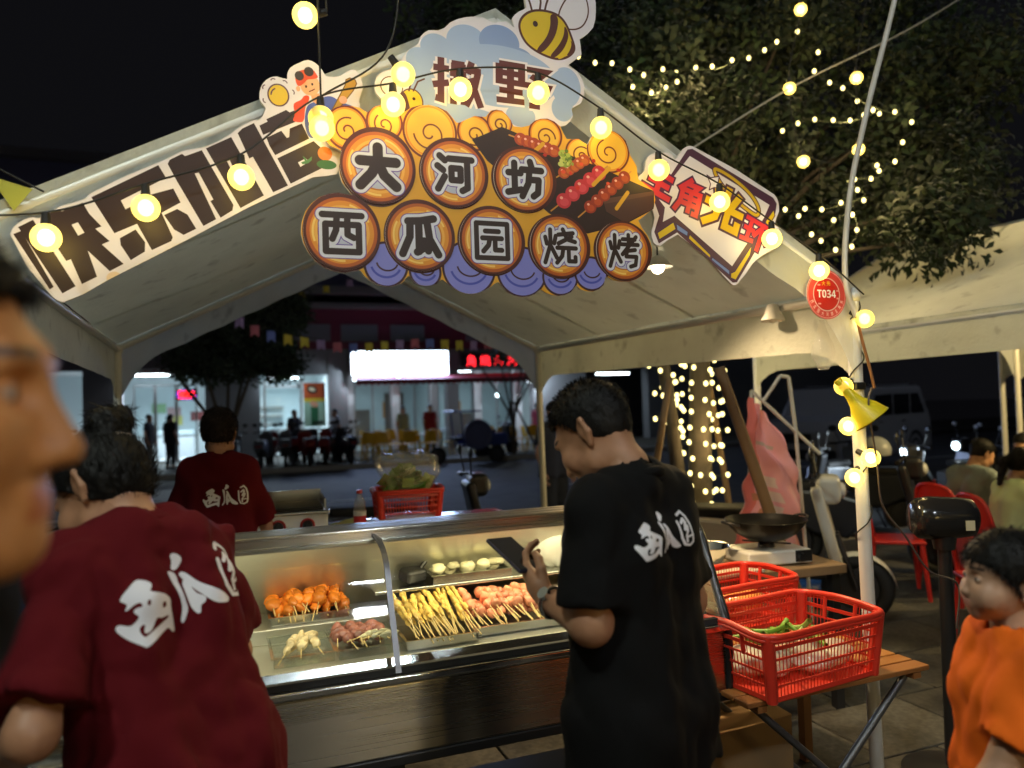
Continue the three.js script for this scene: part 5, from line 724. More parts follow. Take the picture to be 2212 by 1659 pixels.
const man2 = person({ label: 'person in maroon shirt standing at the griddle behind the counter', pos: [-0.89, 0, -1.62], turn: 3.0, h: 1.61, wide: 0.72, lean: [0.05, 0, 0], head: [0.1, 0, 0], cell: 0.012, hairMat: hairBrown, skin: [0.4, 0.2, 0.11], elbow: [[0.24, 1.06, 0.04], [-0.24, 1.06, 0.06]], wrist: [[0.18, 1.02, 0.28], [-0.17, 1.0, 0.3]], shirt: { mat: maroon, sleeve: 0.8, hem: 0.78, loose: 0.022, fold: 0.007, collar: true }, pants: { mat: darkPants }, hair: 'bowl' });
shirtPrint(man2, [-0.05, 1.28, -0.14], [0.22, 0.12, 0.2]);
person({ label: 'person passing close by in profile with bare face at the walkway', pos: [-1.378, 0, 1.63], turn: 1.45, h: 1.79, lean: [0.46, 0, 0], head: [-0.42, 0, 0], cell: 0.012, headCell: 0.0032, hairCell: 0.004, skin: [0.56, 0.24, 0.08], shirt: { mat: blackCloth, sleeve: 0.8, collar: true }, pants: { mat: darkPants }, hair: 'short' });  // skin made more orange: warm lamp light on the face put into its colour
const orange = phy([0.85, 0.15, 0.01], 0.85, { specularIntensity: 0.4 });
const boy = person({ label: 'child in orange short-sleeved shirt looking towards the crates', pos: [0.58, 0, 1.27], turn: -2.037, h: 1.3, wide: 0.72, child: true, headScale: 1.0, head: [-0.06, 0, 0], cell: 0.01, headCell: 0.0036, hairCell: 0.0036, skin: [0.46, 0.27, 0.18], elbow: [[0.145, 1.13, 0.13], [-0.2, 1.12, -0.02]], wrist: [[0.12, 0.93, 0.26], [-0.2, 0.88, 0.05]], shirt: { mat: orange, sleeve: 0.6, hem: 0.8, loose: 0.018, fold: 0.014, cuff: 0.075 }, pants: { mat: darkPants, end: 0.45 }, hair: 'bowl' });
{ // faded print on the child's shirt side
  const tx = canvas(128, 128, (g) => { g.clearRect(0, 0, 128, 128); g.strokeStyle = '#3a1c0c'; g.lineWidth = 7; for (let i = 0; i < 5; i++) { g.beginPath(); g.moveTo(20, 30 + i * 18); for (let k = 1; k < 6; k++) g.lineTo(20 + k * 15, 30 + i * 18 + ((k * 37 + i * 11) % 13) - 6); g.stroke(); } g.fillStyle = '#8a93a0'; g.beginPath(); g.arc(96, 26, 14, 0, 7); g.fill(); });
  const M = boy.t.matrixWorld.clone().multiply(boy.T), pos = V(0.14, 1.2, -0.04).applyMatrix4(M), q = new THREE.Quaternion().setFromRotationMatrix(M).multiply(new THREE.Quaternion().setFromEuler(new THREE.Euler(0, PI / 2, 0)));
  const g = new DecalGeometry(boy.shirt, pos, new THREE.Euler().setFromQuaternion(q), V(0.17, 0.17, 0.2)); g.applyMatrix4(boy.t.matrixWorld.clone().invert()); mesh('shirt_print', g, std(0xffffff, 0.8, 0, { map: tx, alphaTest: 0.4, transparent: true, polygonOffset: true, polygonOffsetFactor: -2 }), boy.shirt);
}
{ // phone in the left hand
  const wr = V(...man.wr[0]), p = wr.clone().add(V(-0.03, 0.085, 0.115)).applyMatrix4(man.t.matrixWorld), ph = thing('phone', 'dark blue phone held by the person in black', 'phone', undefined, p.toArray());
  ph.quaternion.copy(man.t.quaternion).multiply(new THREE.Quaternion().setFromEuler(new THREE.Euler(1.2, -0.15, 0.12, 'YXZ')));
  mesh('phone_case', bx(0.076, 0.155, 0.0095, 0, 0, 0, 0.004), std([0.02, 0.022, 0.05], 0.35), ph); mesh('screen', bx(0.07, 0.148, 0.001, 0, 0, -0.0052), std([0.008, 0.008, 0.012], 0.08), ph); mesh('camera_bump', bx(0.022, 0.03, 0.003, 0.022, 0.055, 0.0055, 0.001), blackPlastic, ph);
}

// ---------------------------------------------------------------- things on and around the stall
const redPlastic = std([0.62, 0.035, 0.018], 0.35), whitePlastic = std([0.65, 0.65, 0.63], 0.4), thinFilm = phy([0.95, 0.96, 0.96], 0.14, { transmission: 0.86, thickness: 0 });
function crate(label, pos, turn, w, d, h, group) { // lattice crate, wider at the rim
  const t = thing('plastic_crate', label, 'crate', group, pos, turn), k = 0.9;
  mesh('crate_floor', bx(w * k, 0.006, d * k, 0, 0.006, 0), redPlastic, t);
  const rim = []; const hw = w / 2, hd = d / 2, c = 0.03; rim.push([-hw + c, h, hd], [0, h, hd], [hw - c, h, hd], [hw, h, hd - c], [hw, h + 0.012, 0], [hw, h, -hd + c], [hw - c, h, -hd], [0, h, -hd], [-hw + c, h, -hd], [-hw, h, -hd + c], [-hw, h + 0.012, 0], [-hw, h, hd - c]);
  mesh('rim', [tube(rim, 0.011, 90, 8, true), tube(rim.map(([x, y, z]) => [x * 1.012, y - 0.012, z * 1.012]), 0.008, 90, 6, true)], redPlastic, t);
  for (const [sx, sz] of [[1, 1], [1, -1], [-1, 1], [-1, -1]]) mesh('corner_post', rod([sx * (hw * k - 0.012), 0, sz * (hd * k - 0.012)], [sx * (hw - 0.016), h, sz * (hd - 0.016)], 0.018, 0.02, 8), redPlastic, t);
  const side = (len, wid, turned) => { for (const s of [1, -1]) { const g = []; const at = (u, v, o = 0) => { const a = lerp(k, 1, v) * len / 2 * u, b = s * (lerp(k, 1, v) * wid / 2 - 0.004 + o); return turned ? [b, v * h, a] : [a, v * h, b]; };
    for (const [v, th] of [[0.05, 0.016], [0.25, 0.007], [0.45, 0.007], [0.65, 0.007], [0.82, 0.012]]) { const p = at(0, v), L = lerp(k, 1, v) * len - 0.03; g.push(bx(turned ? 0.005 : L, th, turned ? L : 0.005, ...p)); }
    const n = Math.round(len / 0.0165); for (let i = 1; i < n; i++) { const u = i / n * 2 - 1; if (Math.abs(u) > 0.93) continue; const handle = turned && Math.abs(u) < 0.34; g.push(rod(at(u, 0.02), at(u, handle ? 0.66 : 0.98), 0.0022, 0.0022, 4)); }
    if (turned) for (const u of [-0.36, 0.36]) g.push(rod(at(u, 0.64), at(u, 1), 0.008, 0.008, 6));
    mesh('side_lattice', g, redPlastic, t); } };
  side(w, d, false); side(d, w, true);
  return t;
}
{ // slatted folding table with crossed legs
  const t = thing('folding_table', 'folding table with brown wooden slats and crossed grey legs under red crate', 'table', undefined, [1.06, 0, 0.02], 0.02);
  const wm = [[0.34, 0.14, 0.035], [0.28, 0.11, 0.03], [0.4, 0.17, 0.045]].map((c) => std(c, 0.4, 0, { bumpMap: brushTex, bumpScale: 0.001 }));
  for (let i = 0; i < 8; i++) mesh('slat', bx(0.8, 0.018, 0.064, 0, 0.618, -0.25 + i * 0.072, 0.004), wm[i % 3], t);
  for (const x of [-0.34, 0.34]) mesh('crossbar', bx(0.035, 0.02, 0.57, x, 0.598, 0), wm[1], t);
  for (const z of [-0.24, 0.22]) for (const s of [1, -1]) mesh('leg', rod([-0.33 * s, 0.0, z + 0.02 * s], [0.33 * s, 0.59, z + 0.02 * s], 0.013, 0.013, 8), std([0.12, 0.12, 0.13], 0.4, 0.6), t);
  for (const s of [1, -1]) mesh('leg_bar', rod([-0.33 * s, 0.06, -0.24], [-0.33 * s, 0.06, 0.22], 0.01), darkSteel, t);
}
crate('red lattice crate of green vegetables on the slatted table', [0.96, 0.628, 0.16], 0.12, 0.56, 0.37, 0.215, 'red crates');
{ // bean pods and bagged food in the crate
  const green = std([0.16, 0.32, 0.03], 0.5), pod = std([0.3, 0.4, 0.08], 0.5);
  for (let i = 0; i < 14; i++) { const x = 0.9 + rr(-0.08, 0.16), z = 0.15 + rr(-0.08, 0.1), a = rr(0, 6), L = rr(0.05, 0.09), y = 0.735 + rr(0, 0.03); solo('green_pepper', tube([[-L * Math.cos(a), 0, -L * Math.sin(a)], [0, 0.012, 0], [L * 0.7 * Math.cos(a + 0.3), 0.02 + rr(0, 0.03), L * 0.7 * Math.sin(a + 0.3)]], rr(0.006, 0.01), 12, 6), i % 3 ? green : pod, 'long green pepper lying on top in the red crate', 'pepper', 'green peppers in red crate', [x, y, z]); }
  const bag = (x, y, z, s, lab) => solo('food_bag', grid(22, 14, (u, v) => { const a = u * 2 * PI, b = v * PI, r = s * (1 + 0.35 * nz(Math.cos(a) * 1.7 + x * 9, Math.sin(a) * 1.7, v * 4)); return [r * 1.35 * Math.sin(b) * Math.cos(a), s * 0.45 - r * 0.5 * Math.cos(b), r * Math.sin(b) * Math.sin(a)]; }), phy([0.75, 0.7, 0.6], 0.25, { transmission: 0.35, thickness: 0 }), lab, 'plastic bag', undefined, [x, y, z]);
  bag(0.86, 0.64, 0.13, 0.095, 'crumpled clear food bag at the left in the red crate'); bag(1.07, 0.64, 0.17, 0.1, 'crumpled clear food bag at the right in the red crate');
}
{ // low table and second crate behind
  const t = thing('low_table', 'low wooden table standing behind the slatted table', 'table', undefined, [1.22, 0, -0.52]);
  mesh('tabletop', bx(0.62, 0.025, 0.36, 0, 0.6, 0, 0.006), woodMat, t); for (const [x, z] of [[-0.27, -0.14], [0.27, -0.14], [-0.27, 0.14], [0.27, 0.14]]) mesh('leg', bx(0.04, 0.59, 0.04, x, 0.295, z), woodMat, t);
  crate('orange red crate of bagged meat behind the vegetable crate', [1.2, 0.613, -0.5], 0.1, 0.52, 0.34, 0.2, 'red crates');
  for (const [x, z, c] of [[1.08, -0.48, [0.7, 0.35, 0.2]], [1.27, -0.5, [0.75, 0.3, 0.08]]]) solo('meat_bag', grid(20, 12, (u, v) => { const a = u * 2 * PI, b = v * PI, r = 0.085 * (1 + 0.3 * nz(Math.cos(a) * 2 + x * 5, Math.sin(a) * 2, v * 5)); return [r * 1.2 * Math.sin(b) * Math.cos(a), 0.06 - r * 0.65 * Math.cos(b), r * 1.1 * Math.sin(b) * Math.sin(a)]; }), phy(c, 0.2, { clearcoat: 0.8, clearcoatRoughness: 0.15 }), c[2] > 0.1 ? 'pale meat in a clear bag in rear crate' : 'orange marinated meat in a clear bag in rear crate', 'plastic bag', undefined, [x, 0.64, z]);
  const b = thing('cardboard_box', 'brown cardboard box on the ground under the tables', 'box', undefined, [0.95, 0, -0.28], 0.1); mesh('carton', bx(0.5, 0.34, 0.34, 0, 0.17, 0, 0.004), std([0.3, 0.19, 0.09], 0.85), b); mesh('flap', bx(0.5, 0.004, 0.14, 0, 0.345, 0.1, 0, [0.12, 0, 0]), std([0.33, 0.21, 0.1], 0.85), b); mesh('flap', bx(0.5, 0.004, 0.14, 0, 0.345, -0.1, 0, [-0.1, 0, 0]), std([0.33, 0.21, 0.1], 0.85), b);
}
{ // wok station
  const t = thing('cooking_table', 'brown topped cooking table carrying the gas stove and wok', 'table', undefined, [1.68, 0, -1.0], -0.1);
  mesh('tabletop', bx(0.86, 0.05, 0.5, 0, 0.715, 0, 0.008), std([0.2, 0.13, 0.07], 0.6), t); for (const [x, z] of [[-0.38, -0.2], [0.38, -0.2], [-0.38, 0.2], [0.38, 0.2]]) mesh('leg', bx(0.045, 0.69, 0.045, x, 0.345, z), darkSteel, t);
  const s = thing('gas_stove', 'portable gas stove with pale body under the wok', 'stove', undefined, [1.78, 0.741, -0.95], -0.15);
  mesh('stove_body', bx(0.36, 0.07, 0.27, 0, 0.04, 0, 0.012), whitePlastic, s); mesh('burner', [rod([0, 0.075, 0], [0, 0.095, 0], 0.045, 0.04, 20)], darkSteel, s); for (let i = 0; i < 4; i++) mesh('pan_support', bx(0.1, 0.008, 0.008, 0.075 * Math.cos(i * PI / 2 + 0.8), 0.1, 0.075 * Math.sin(i * PI / 2 + 0.8), 0, [0, -(i * PI / 2 + 0.8), 0]), darkSteel, s); mesh('control_knob', rod([0.11, 0.04, 0.135], [0.11, 0.04, 0.16], 0.022, 0.02, 16), blackPlastic, s); mesh('side_panel', bx(0.1, 0.06, 0.275, 0.13, 0.042, 0.0, 0.008), blackPlastic, s);
  const w = thing('wok', 'black iron wok resting on the portable gas stove', 'wok', undefined, [1.78, 0.845, -0.95]); const pr = [[0, 0], [0.05, 0.002], [0.1, 0.015], [0.15, 0.042], [0.19, 0.085], [0.205, 0.11], [0.21, 0.113], [0.207, 0.117], [0.196, 0.096], [0.155, 0.052], [0.1, 0.024], [0, 0.009]];
  mesh('pan', lathe(pr, 48), std([0.02, 0.02, 0.021], 0.32, 0.7), w); for (const q of [1, -1]) mesh('handle', tube([[q * 0.2, 0.1, 0.05], [q * 0.245, 0.115, 0.035], [q * 0.245, 0.115, -0.035], [q * 0.2, 0.1, -0.05]], 0.007, 24, 6), darkSteel, w);
  for (let i = 0; i < 7; i++) solo('chilli_piece', lumpGeo[i % 4].clone().scale(0.02, 0.008, 0.012), std([0.6, 0.06, 0.02], 0.4), 'red chilli piece frying in the wok', 'chilli', 'chillies in the wok', [1.78 + rr(-0.1, 0.1), 0.886 + rr(0, 0.004), -0.95 + rr(-0.08, 0.08)], rr(0, 3));
  const b = solo('steel_bowl', lathe([[0, 0], [0.06, 0.002], [0.1, 0.05], [0.12, 0.11], [0.128, 0.112], [0.124, 0.106], [0.1, 0.05], [0.06, 0.008], [0, 0.006]], 40), chrome, 'shiny steel bowl on the cooking table left of the wok', 'bowl', undefined, [1.42, 0.742, -0.98]);
  solo('cutting_board', bx(0.3, 0.02, 0.2, 0, 0.01, 0, 0.006), std([0.6, 0.55, 0.42], 0.5), 'pale cutting board beside the gas stove', 'board', undefined, [1.44, 0.742, -0.82], 0.1);
}
{ // blue bag on the ground
  solo('blue_bag', grid(24, 14, (u, v) => { const a = u * 2 * PI, b = v * PI, r = 0.2 * (1 + 0.35 * nz(Math.cos(a) * 2, Math.sin(a) * 2, v * 4)); return [r * 1.3 * Math.sin(b) * Math.cos(a), 0.1 - r * 0.55 * Math.cos(b), r * Math.sin(b) * Math.sin(a)]; }), phy([0.01, 0.06, 0.35], 0.35), 'crumpled blue plastic bag on the paving by the tree', 'bag', undefined, [3.45, 0.0, -2.35]);
}
{ // pink folded banner tied to a pipe frame
  const fr = thing('pipe_frame', 'thin pale pipe frame standing beside the tree', 'frame'), pp = std([0.6, 0.57, 0.48], 0.5);
  for (const [a, b] of [[[2.38, 1.58, -1.66], [2.48, 1.73, -1.62]], [[2.48, 1.73, -1.62], [2.53, 1.72, -1.6]], [[2.53, 1.72, -1.6], [2.57, 1.36, -1.6]], [[2.57, 1.36, -1.6], [2.64, 0, -1.6]], [[2.3, 1.64, -1.68], [2.72, 1.22, -1.56]], [[2.3, 1.64, -1.68], [2.2, 0, -1.72]]]) mesh('pipe', rod(a, b, 0.012), pp, fr);
  const tx = canvas(256, 512, (g) => { g.fillStyle = '#f2b0b6'; g.fillRect(0, 0, 256, 512); g.fillStyle = '#e88078'; g.fillRect(0, 0, 60, 512); g.fillStyle = '#e9d6cc'; for (let i = 0; i < 6; i++) g.fillRect(62 + (i * 37) % 40, 190 + i * 48, 50, 34); g.fillStyle = '#c98a6a'; for (let i = 0; i < 4; i++) g.fillRect(50 + (i * 23) % 30, 300 + i * 50, 34, 24); g.strokeStyle = '#e8a8ae'; g.lineWidth = 5; for (let i = 0; i < 4; i++) { g.beginPath(); g.arc(200, 260 + i * 56, 17, 0, 7); g.stroke(); } g.fillStyle = '#c9b8a8'; g.fillRect(100, 120, 110, 12); });
  const cloth = grid(30, 40, (u, v) => { const p0 = lerp(2.2, 2.08, v), p1 = v < 0.55 ? lerp(2.32, 2.58, v / 0.55) : lerp(2.58, 2.66, (v - 0.55) / 0.45); const x = lerp(p0, p1, u), f = 0.07 * Math.sin(u * 7 + v * 5) * (0.4 + v) + 0.06 * nz(u * 3 + 4, v * 7, 8) + 0.03 * Math.sin(u * 16 - v * 5) + 0.03 * nz(u * 4, v * 5, 3); return [x + 0.05 * nz(v * 6, u * 2, 5) * (0.3 + v), 1.6 - 1.05 * v - 0.1 * u * (1 - v) + 0.04 * Math.sin(u * 5) * v, -1.585 + f, u, 1 - v]; });
  solo('pink_banner', cloth, phy(0xffffff, 1, { map: tx, side: THREE.DoubleSide, transmission: 0.3, thickness: 0 }), 'crumpled pink printed banner hanging from the pipe frame', 'banner');
}
{ // griddle, basket, bottle, bowls on the rear table
  const t = thing('rear_table', 'steel worktable behind the display counter', 'table', undefined, [-0.1, 0, -1.95]);
  mesh('tabletop', bx(1.7, 0.03, 0.62, 0, 0.935, 0, 0.006), steel, t); for (const [x, z] of [[-0.8, -0.27], [0.8, -0.27], [-0.8, 0.27], [0.8, 0.27]]) mesh('leg', rod([x, 0, z], [x, 0.93, z], 0.018), darkSteel, t);
  const g = thing('gas_griddle', 'steel griddle with three red-ringed knobs behind the counter', 'griddle', undefined, [-0.63, 0.951, -1.8], -0.05);
  mesh('griddle_body', bx(0.52, 0.12, 0.36, 0, 0.08, 0, 0.006), std([0.72, 0.74, 0.74], 0.4, 0.4), g); mesh('front_lip', bx(0.54, 0.014, 0.04, 0, 0.143, 0.185, 0.004), steel, g); mesh('hot_plate', bx(0.48, 0.016, 0.32, 0, 0.158, 0, 0.003), std([0.03, 0.03, 0.03], 0.4, 0.6), g); mesh('splash_guard', [bx(0.5, 0.07, 0.008, 0, 0.19, -0.17), bx(0.008, 0.05, 0.32, 0.25, 0.18, 0), bx(0.008, 0.05, 0.32, -0.25, 0.18, 0)], steel, g);
  for (const x of [-0.12, 0.02, 0.16]) { const kn = mesh('control_knob', rod([x, 0.08, 0.18], [x, 0.08, 0.205], 0.026, 0.023, 20), blackPlastic, g); mesh('knob_ring', new THREE.TorusGeometry(0.031, 0.006, 8, 24).translate(x, 0.08, 0.184), std([0.35, 0.02, 0.02], 0.5), kn); mesh('knob_grip', bx(0.008, 0.04, 0.014, x, 0.08, 0.21, 0.002), blackPlastic, kn); }
  for (const x of [-0.22, 0.22]) for (const z of [-0.14, 0.14]) mesh('foot', rod([x, 0, z], [x, 0.025, z], 0.016), blackRubber, g);
  for (const [x, y, l] of [[-0.62, 0.0, 'small steel bowl in front of the griddle knobs'], [-0.47, 0.0, 'small steel bowl right of the griddle front'], [-0.34, 0.0, 'small steel bowl beside the yellow mat']]) solo('steel_bowl', lathe([[0, 0], [0.035, 0.002], [0.058, 0.03], [0.064, 0.045], [0.068, 0.046], [0.06, 0.032], [0.034, 0.008], [0, 0.006]], 28), chrome, l, 'bowl', undefined, [x, 0.951, -1.68]);
  const bt = thing('drink_bottle', 'clear bottle with red cap and red label on rear table', 'bottle', undefined, [-0.19, 0.951, -1.78]); mesh('bottle_body', lathe([[0, 0], [0.03, 0], [0.033, 0.01], [0.033, 0.11], [0.03, 0.13], [0.031, 0.15], [0.022, 0.175], [0.013, 0.195], [0.013, 0.205]], 24), phy([0.85, 0.85, 0.85], 0.08, { transmission: 0.8, thickness: 0 }), bt); mesh('cap', rod([0, 0.203, 0], [0, 0.222, 0], 0.0155, 0.0155, 18), redPlastic, bt); mesh('paper_label', lathe([[0.0337, 0.04], [0.0337, 0.085]], 24), std([0.6, 0.02, 0.03], 0.5), bt); mesh('label_band', lathe([[0.0338, 0.086], [0.0338, 0.11]], 24), std([0.65, 0.65, 0.66], 0.5), bt);
  solo('yellow_mat', grid(16, 16, (u, v) => [(u - 0.5) * 0.24, 0.02 + 0.035 * Math.exp(-((u - 0.5) ** 2 + (v - 0.5) ** 2) * 7) + 0.008 * nz(u * 8, v * 8, 1), (v - 0.5) * 0.2]), std([0.5, 0.5, 0.18], 0.8), 'pale yellow folded cloth behind the bottle', 'cloth', undefined, [-0.2, 0.951, -1.92]);
  solo('clear_bag', grid(26, 14, (u, v) => { const a = u * 2 * PI, b = v * PI, r = 0.17 * (1 + 0.25 * nz(Math.cos(a) * 3, Math.sin(a) * 3, v * 5)); return [r * 1.15 * Math.sin(b) * Math.cos(a), 0.035 - r * 0.2 * Math.cos(b), r * 0.7 * Math.sin(b) * Math.sin(a)]; }), phy([0.8, 0.82, 0.82], 0.2, { transmission: 0.55, thickness: 0 }), 'flat clear bag of pale food under the red basket', 'plastic bag', undefined, [0.08, 0.951, -1.86]);
  crate('red basket holding bagged lettuce on the rear table', [0.1, 0.985, -1.92], -0.08, 0.37, 0.27, 0.16);
  const lt = thing('lettuce', 'pale green lettuce heads heaped in the red basket', 'lettuce', undefined, [0.1, 1.1, -1.92]), lm = [std([0.32, 0.5, 0.08], 0.6), std([0.5, 0.62, 0.22], 0.6), std([0.16, 0.34, 0.05], 0.6)];
  for (let i = 0; i < 46; i++) { const a = rr(0, 6.28), q = rr(0, 0.11), s = rr(0.035, 0.065); const l = mesh('leaf', grid(5, 5, (u, v) => [(u - 0.5) * s * 1.2, s * 0.25 * Math.sin(u * 9 + i) * 0.4 + s * 0.5 * v * v, (v - 0.5) * s * 1.7]), lm[i % 3], lt); l.position.set(q * Math.cos(a) * 1.2, 0.05 + (0.11 - q) * 0.9 + rr(-0.02, 0.03), q * Math.sin(a) * 0.8); l.rotation.set(rr(-1.2, 0.6), a, rr(-0.6, 0.6)); }
  solo('clear_bag', grid(30, 20, (u, v) => { const a = u * 2 * PI, r = 0.17 * Math.sin(PI * (0.12 + 0.78 * v)) * (1 + 0.2 * nz(Math.cos(a) * 2, Math.sin(a) * 2, v * 3)); return [r * 1.1 * Math.cos(a) + 0.04 * v, 0.27 - 0.27 * v * v + 0.02 * nz(u * 9, v * 6, 7), r * 0.75 * Math.sin(a)]; }), thinFilm, 'clear plastic bag standing open around the lettuce', 'plastic bag', undefined, [0.09, 1.08, -1.92]);
  solo('pak_choi', [tube([[0, 0, 0], [-0.05, 0.02, 0.02], [-0.11, 0.05, 0.03]], 0.012, 12, 8), ball(0.03, -0.13, 0.06, 0.035, 1.6, 0.6, 0.8), tube([[0.02, 0, 0], [0.08, 0.01, -0.01], [0.14, 0.0, -0.02]], 0.007, 12, 6)], std([0.16, 0.34, 0.05], 0.5), 'green leafy stalk on the counter end by the rear post', 'vegetable', undefined, [0.58, 1.235, -0.32]);
  const tr = steelTray(0.55, 1.216, -0.3, 0.22, 0.15, 'steel tray of sauce tools on the counter end'); 
}
{ // yellow clip lamp on the post, clear bag, lamp under the eave, wire
  const y = std([0.62, 0.52, 0.015], 0.4), l = thing('clip_lamp', 'yellow bell-shaped lamp shade clamped to the white post', 'lamp', undefined, [1.42, 1.56, 0.07]);
  const dir = V(0.5, -0.8, 0.35).normalize(), q = new THREE.Quaternion().setFromUnitVectors(V(0, -1, 0), dir);
  mesh('lamp_shade', lathe([[0.018, 0.075], [0.022, 0.04], [0.03, 0.01], [0.055, -0.03], [0.07, -0.07], [0.074, -0.076], [0.068, -0.07], [0.052, -0.03], [0.026, 0.01]], 32).applyQuaternion(q), y, l); mesh('lamp_socket', rod([0, 0.06, 0], [0, 0.12, 0], 0.019, 0.016).applyQuaternion(q), y, l); mesh('clamp', bx(0.05, 0.03, 0.06, 0.05, 0.07, -0.06, 0.006), blackPlastic, l);
  solo('clear_bag', grid(24, 22, (u, v) => { const a = u * 2 * PI, r = (0.01 + 0.045 * Math.pow(Math.sin(PI * Math.min(1, 0.1 + v * 0.86)), 0.8) * Math.min(1, v * 1.5)) * (1 + 0.3 * nz(Math.cos(a) * 2.2, Math.sin(a) * 2.2, v * 5)); return [r * Math.cos(a), 0.08 - 0.2 * v, r * 0.7 * Math.sin(a)]; }), phy([0.95, 0.95, 0.94], 0.08, { transmission: 0.92, thickness: 0 }), 'clear plastic bag hanging from tent corner beside badge', 'plastic bag', undefined, [1.38, 1.82, -0.06]);
  const e = thing('eave_lamp', 'white lamp clipped to the eave bar over the crates', 'lamp', undefined, [1.44, 1.965, -0.42]); mesh('lamp_body', lathe([[0.0, 0.05], [0.025, 0.045], [0.03, 0.02], [0.05, -0.02], [0.052, -0.03], [0.046, -0.02], [0.02, 0.02]], 24), whitePlastic, e); mesh('lamp_bulb', ball(0.024, 0, -0.015, 0), whitePlastic, e);
  const w = thing('work_lamp', 'lit warm lamp hanging under the right roof panel', 'lamp', undefined, [0.98, 2.2, -0.62]); mesh('lamp_cord', rod([0, 0.05, 0], [0, 0.13, 0], 0.004), cordMat, w); mesh('reflector', lathe([[0.015, 0.05], [0.03, 0.04], [0.07, 0.0], [0.072, -0.003], [0.066, 0.0], [0.026, 0.035]], 28), whitePlastic, w); mesh('lit_bulb', ball(0.03, 0, -0.002, 0, 1, 1, 1), glow([1, 0.8, 0.5], 12), w);
  const sp = new THREE.SpotLight(rgb(1, 0.7, 0.36), 11, 0, 1.25, 0.5); sp.position.set(0, -0.035, 0); sp.target.position.set(0.02, -1.4, 0.3); sp.castShadow = true; sp.shadow.radius = 1.5; w.add(sp, sp.target);
  solo('lamp_wire', tube([[1.47, 1.62, 0.09], [1.42, 1.57, 0.12], [1.48, 1.33, 0.09], [1.53, 1.16, 0.06], [1.65, 1.03, 0.05], [1.77, 0.88, 0.05], [1.92, 0.81, 0.05], [1.94, 0.62, 0.02]], 0.004, 60, 6), std([0.09, 0.07, 0.06], 0.6), 'thin dark wire drooping from post to the black stand', 'wire');
  solo('post_cable', tube([[1.44, 1.9, 0.06], [1.47, 1.82, 0.05], [1.51, 1.7, 0.045], [1.53, 1.62, 0.045]], 0.006, 24, 6), std([0.3, 0.13, 0.05], 0.6), 'brown cable taped down the tent post', 'cable');
}
{ // black blower on a stand
  const f = thing('standing_blower', 'glossy black barrel-shaped blower on a dark pole', 'blower', undefined, [1.94, 0, -0.02], -0.5);
  const g = std([0.012, 0.012, 0.013], 0.16);
  mesh('base', lathe([[0, 0], [0.2, 0], [0.2, 0.02], [0.05, 0.05], [0, 0.05]], 32), blackPlastic, f); mesh('pole', rod([0, 0.05, 0], [0, 0.98, 0], 0.034, 0.026, 14), blackPlastic, f);
  mesh('motor_housing', new THREE.LatheGeometry([[0, -0.13], [0.05, -0.128], [0.078, -0.11], [0.084, -0.06], [0.09, 0.05], [0.084, 0.1], [0.06, 0.125], [0, 0.13]].map((p) => new THREE.Vector2(...p)), 36).rotateZ(PI / 2).translate(0, 1.07, 0), g, f); mesh('rating_plate', bx(0.035, 0.04, 0.002, 0.07, 1.05, 0.087), std([0.5, 0.45, 0.3], 0.5), f); mesh('neck_joint', rod([0, 0.94, 0], [0, 1.0, 0], 0.04, 0.05, 16), blackPlastic, f);
}
{ // neighbouring equipment at the left edge
  const b = thing('blue_cabinet', 'dark blue metal cabinet left of the person with the bun', 'cabinet', undefined, [-1.62, 0, -0.25], 0.2); mesh('cabinet_body', bx(0.42, 1.2, 0.42, 0, 0.6, 0, 0.01), std([0.012, 0.025, 0.09], 0.5), b); mesh('worktop', bx(0.46, 0.02, 0.46, 0, 1.212, 0, 0.006), darkSteel, b);
  solo('frying_pan', [lathe([[0, 0], [0.11, 0], [0.135, 0.04], [0.14, 0.042], [0.13, 0.035], [0.105, 0.006], [0, 0.006]], 36), tube([[0.13, 0.035, 0], [0.22, 0.06, 0], [0.3, 0.065, 0]], 0.009, 16, 6)], std([0.03, 0.03, 0.032], 0.3, 0.8), 'black frying pan on the blue cabinet', 'pan', undefined, [-1.54, 1.223, -0.2], 0.3);
  const s = thing('steel_cart', 'small steel cart beside the elbow of the bending person', 'cart', undefined, [-1.42, 0, 0.14], 0.1); mesh('cart_panel', bx(0.34, 0.5, 0.3, 0, 0.53, 0, 0.008), std([0.3, 0.32, 0.36], 0.5, 0.3), s); mesh('cart_top', bx(0.37, 0.015, 0.33, 0, 0.788, 0, 0.004), steel, s); for (const [x, z] of [[-0.14, -0.12], [0.14, -0.12], [-0.14, 0.12], [0.14, 0.12]]) mesh('leg', rod([x, 0.0, z], [x, 0.28, z], 0.014), darkSteel, s);
  steelTray(-1.47, 0.796, 0.1, 0.2, 0.22, 'steel tray on the small cart');
  const fl = thing('bunting_line', 'yellow green pennants strung at the left corner of the tent', 'bunting', 'lines of bunting'); mesh('cord', tube([[-1.7, 2.42, 0.05], [-1.45, 2.28, 0.05], [-1.3, 2.2, 0.05]], 0.003, 20, 5), cordMat, fl); for (const [x, y] of [[-1.52, 2.3], [-1.38, 2.225]]) mesh('pennant', slab([x - 0.045, y + 0.01, x + 0.055, y - 0.02, x + 0.012, y - 0.08], 0.001).translate(0, 0, 0.05), std([0.4, 0.4, 0.05], 0.7), fl);
}

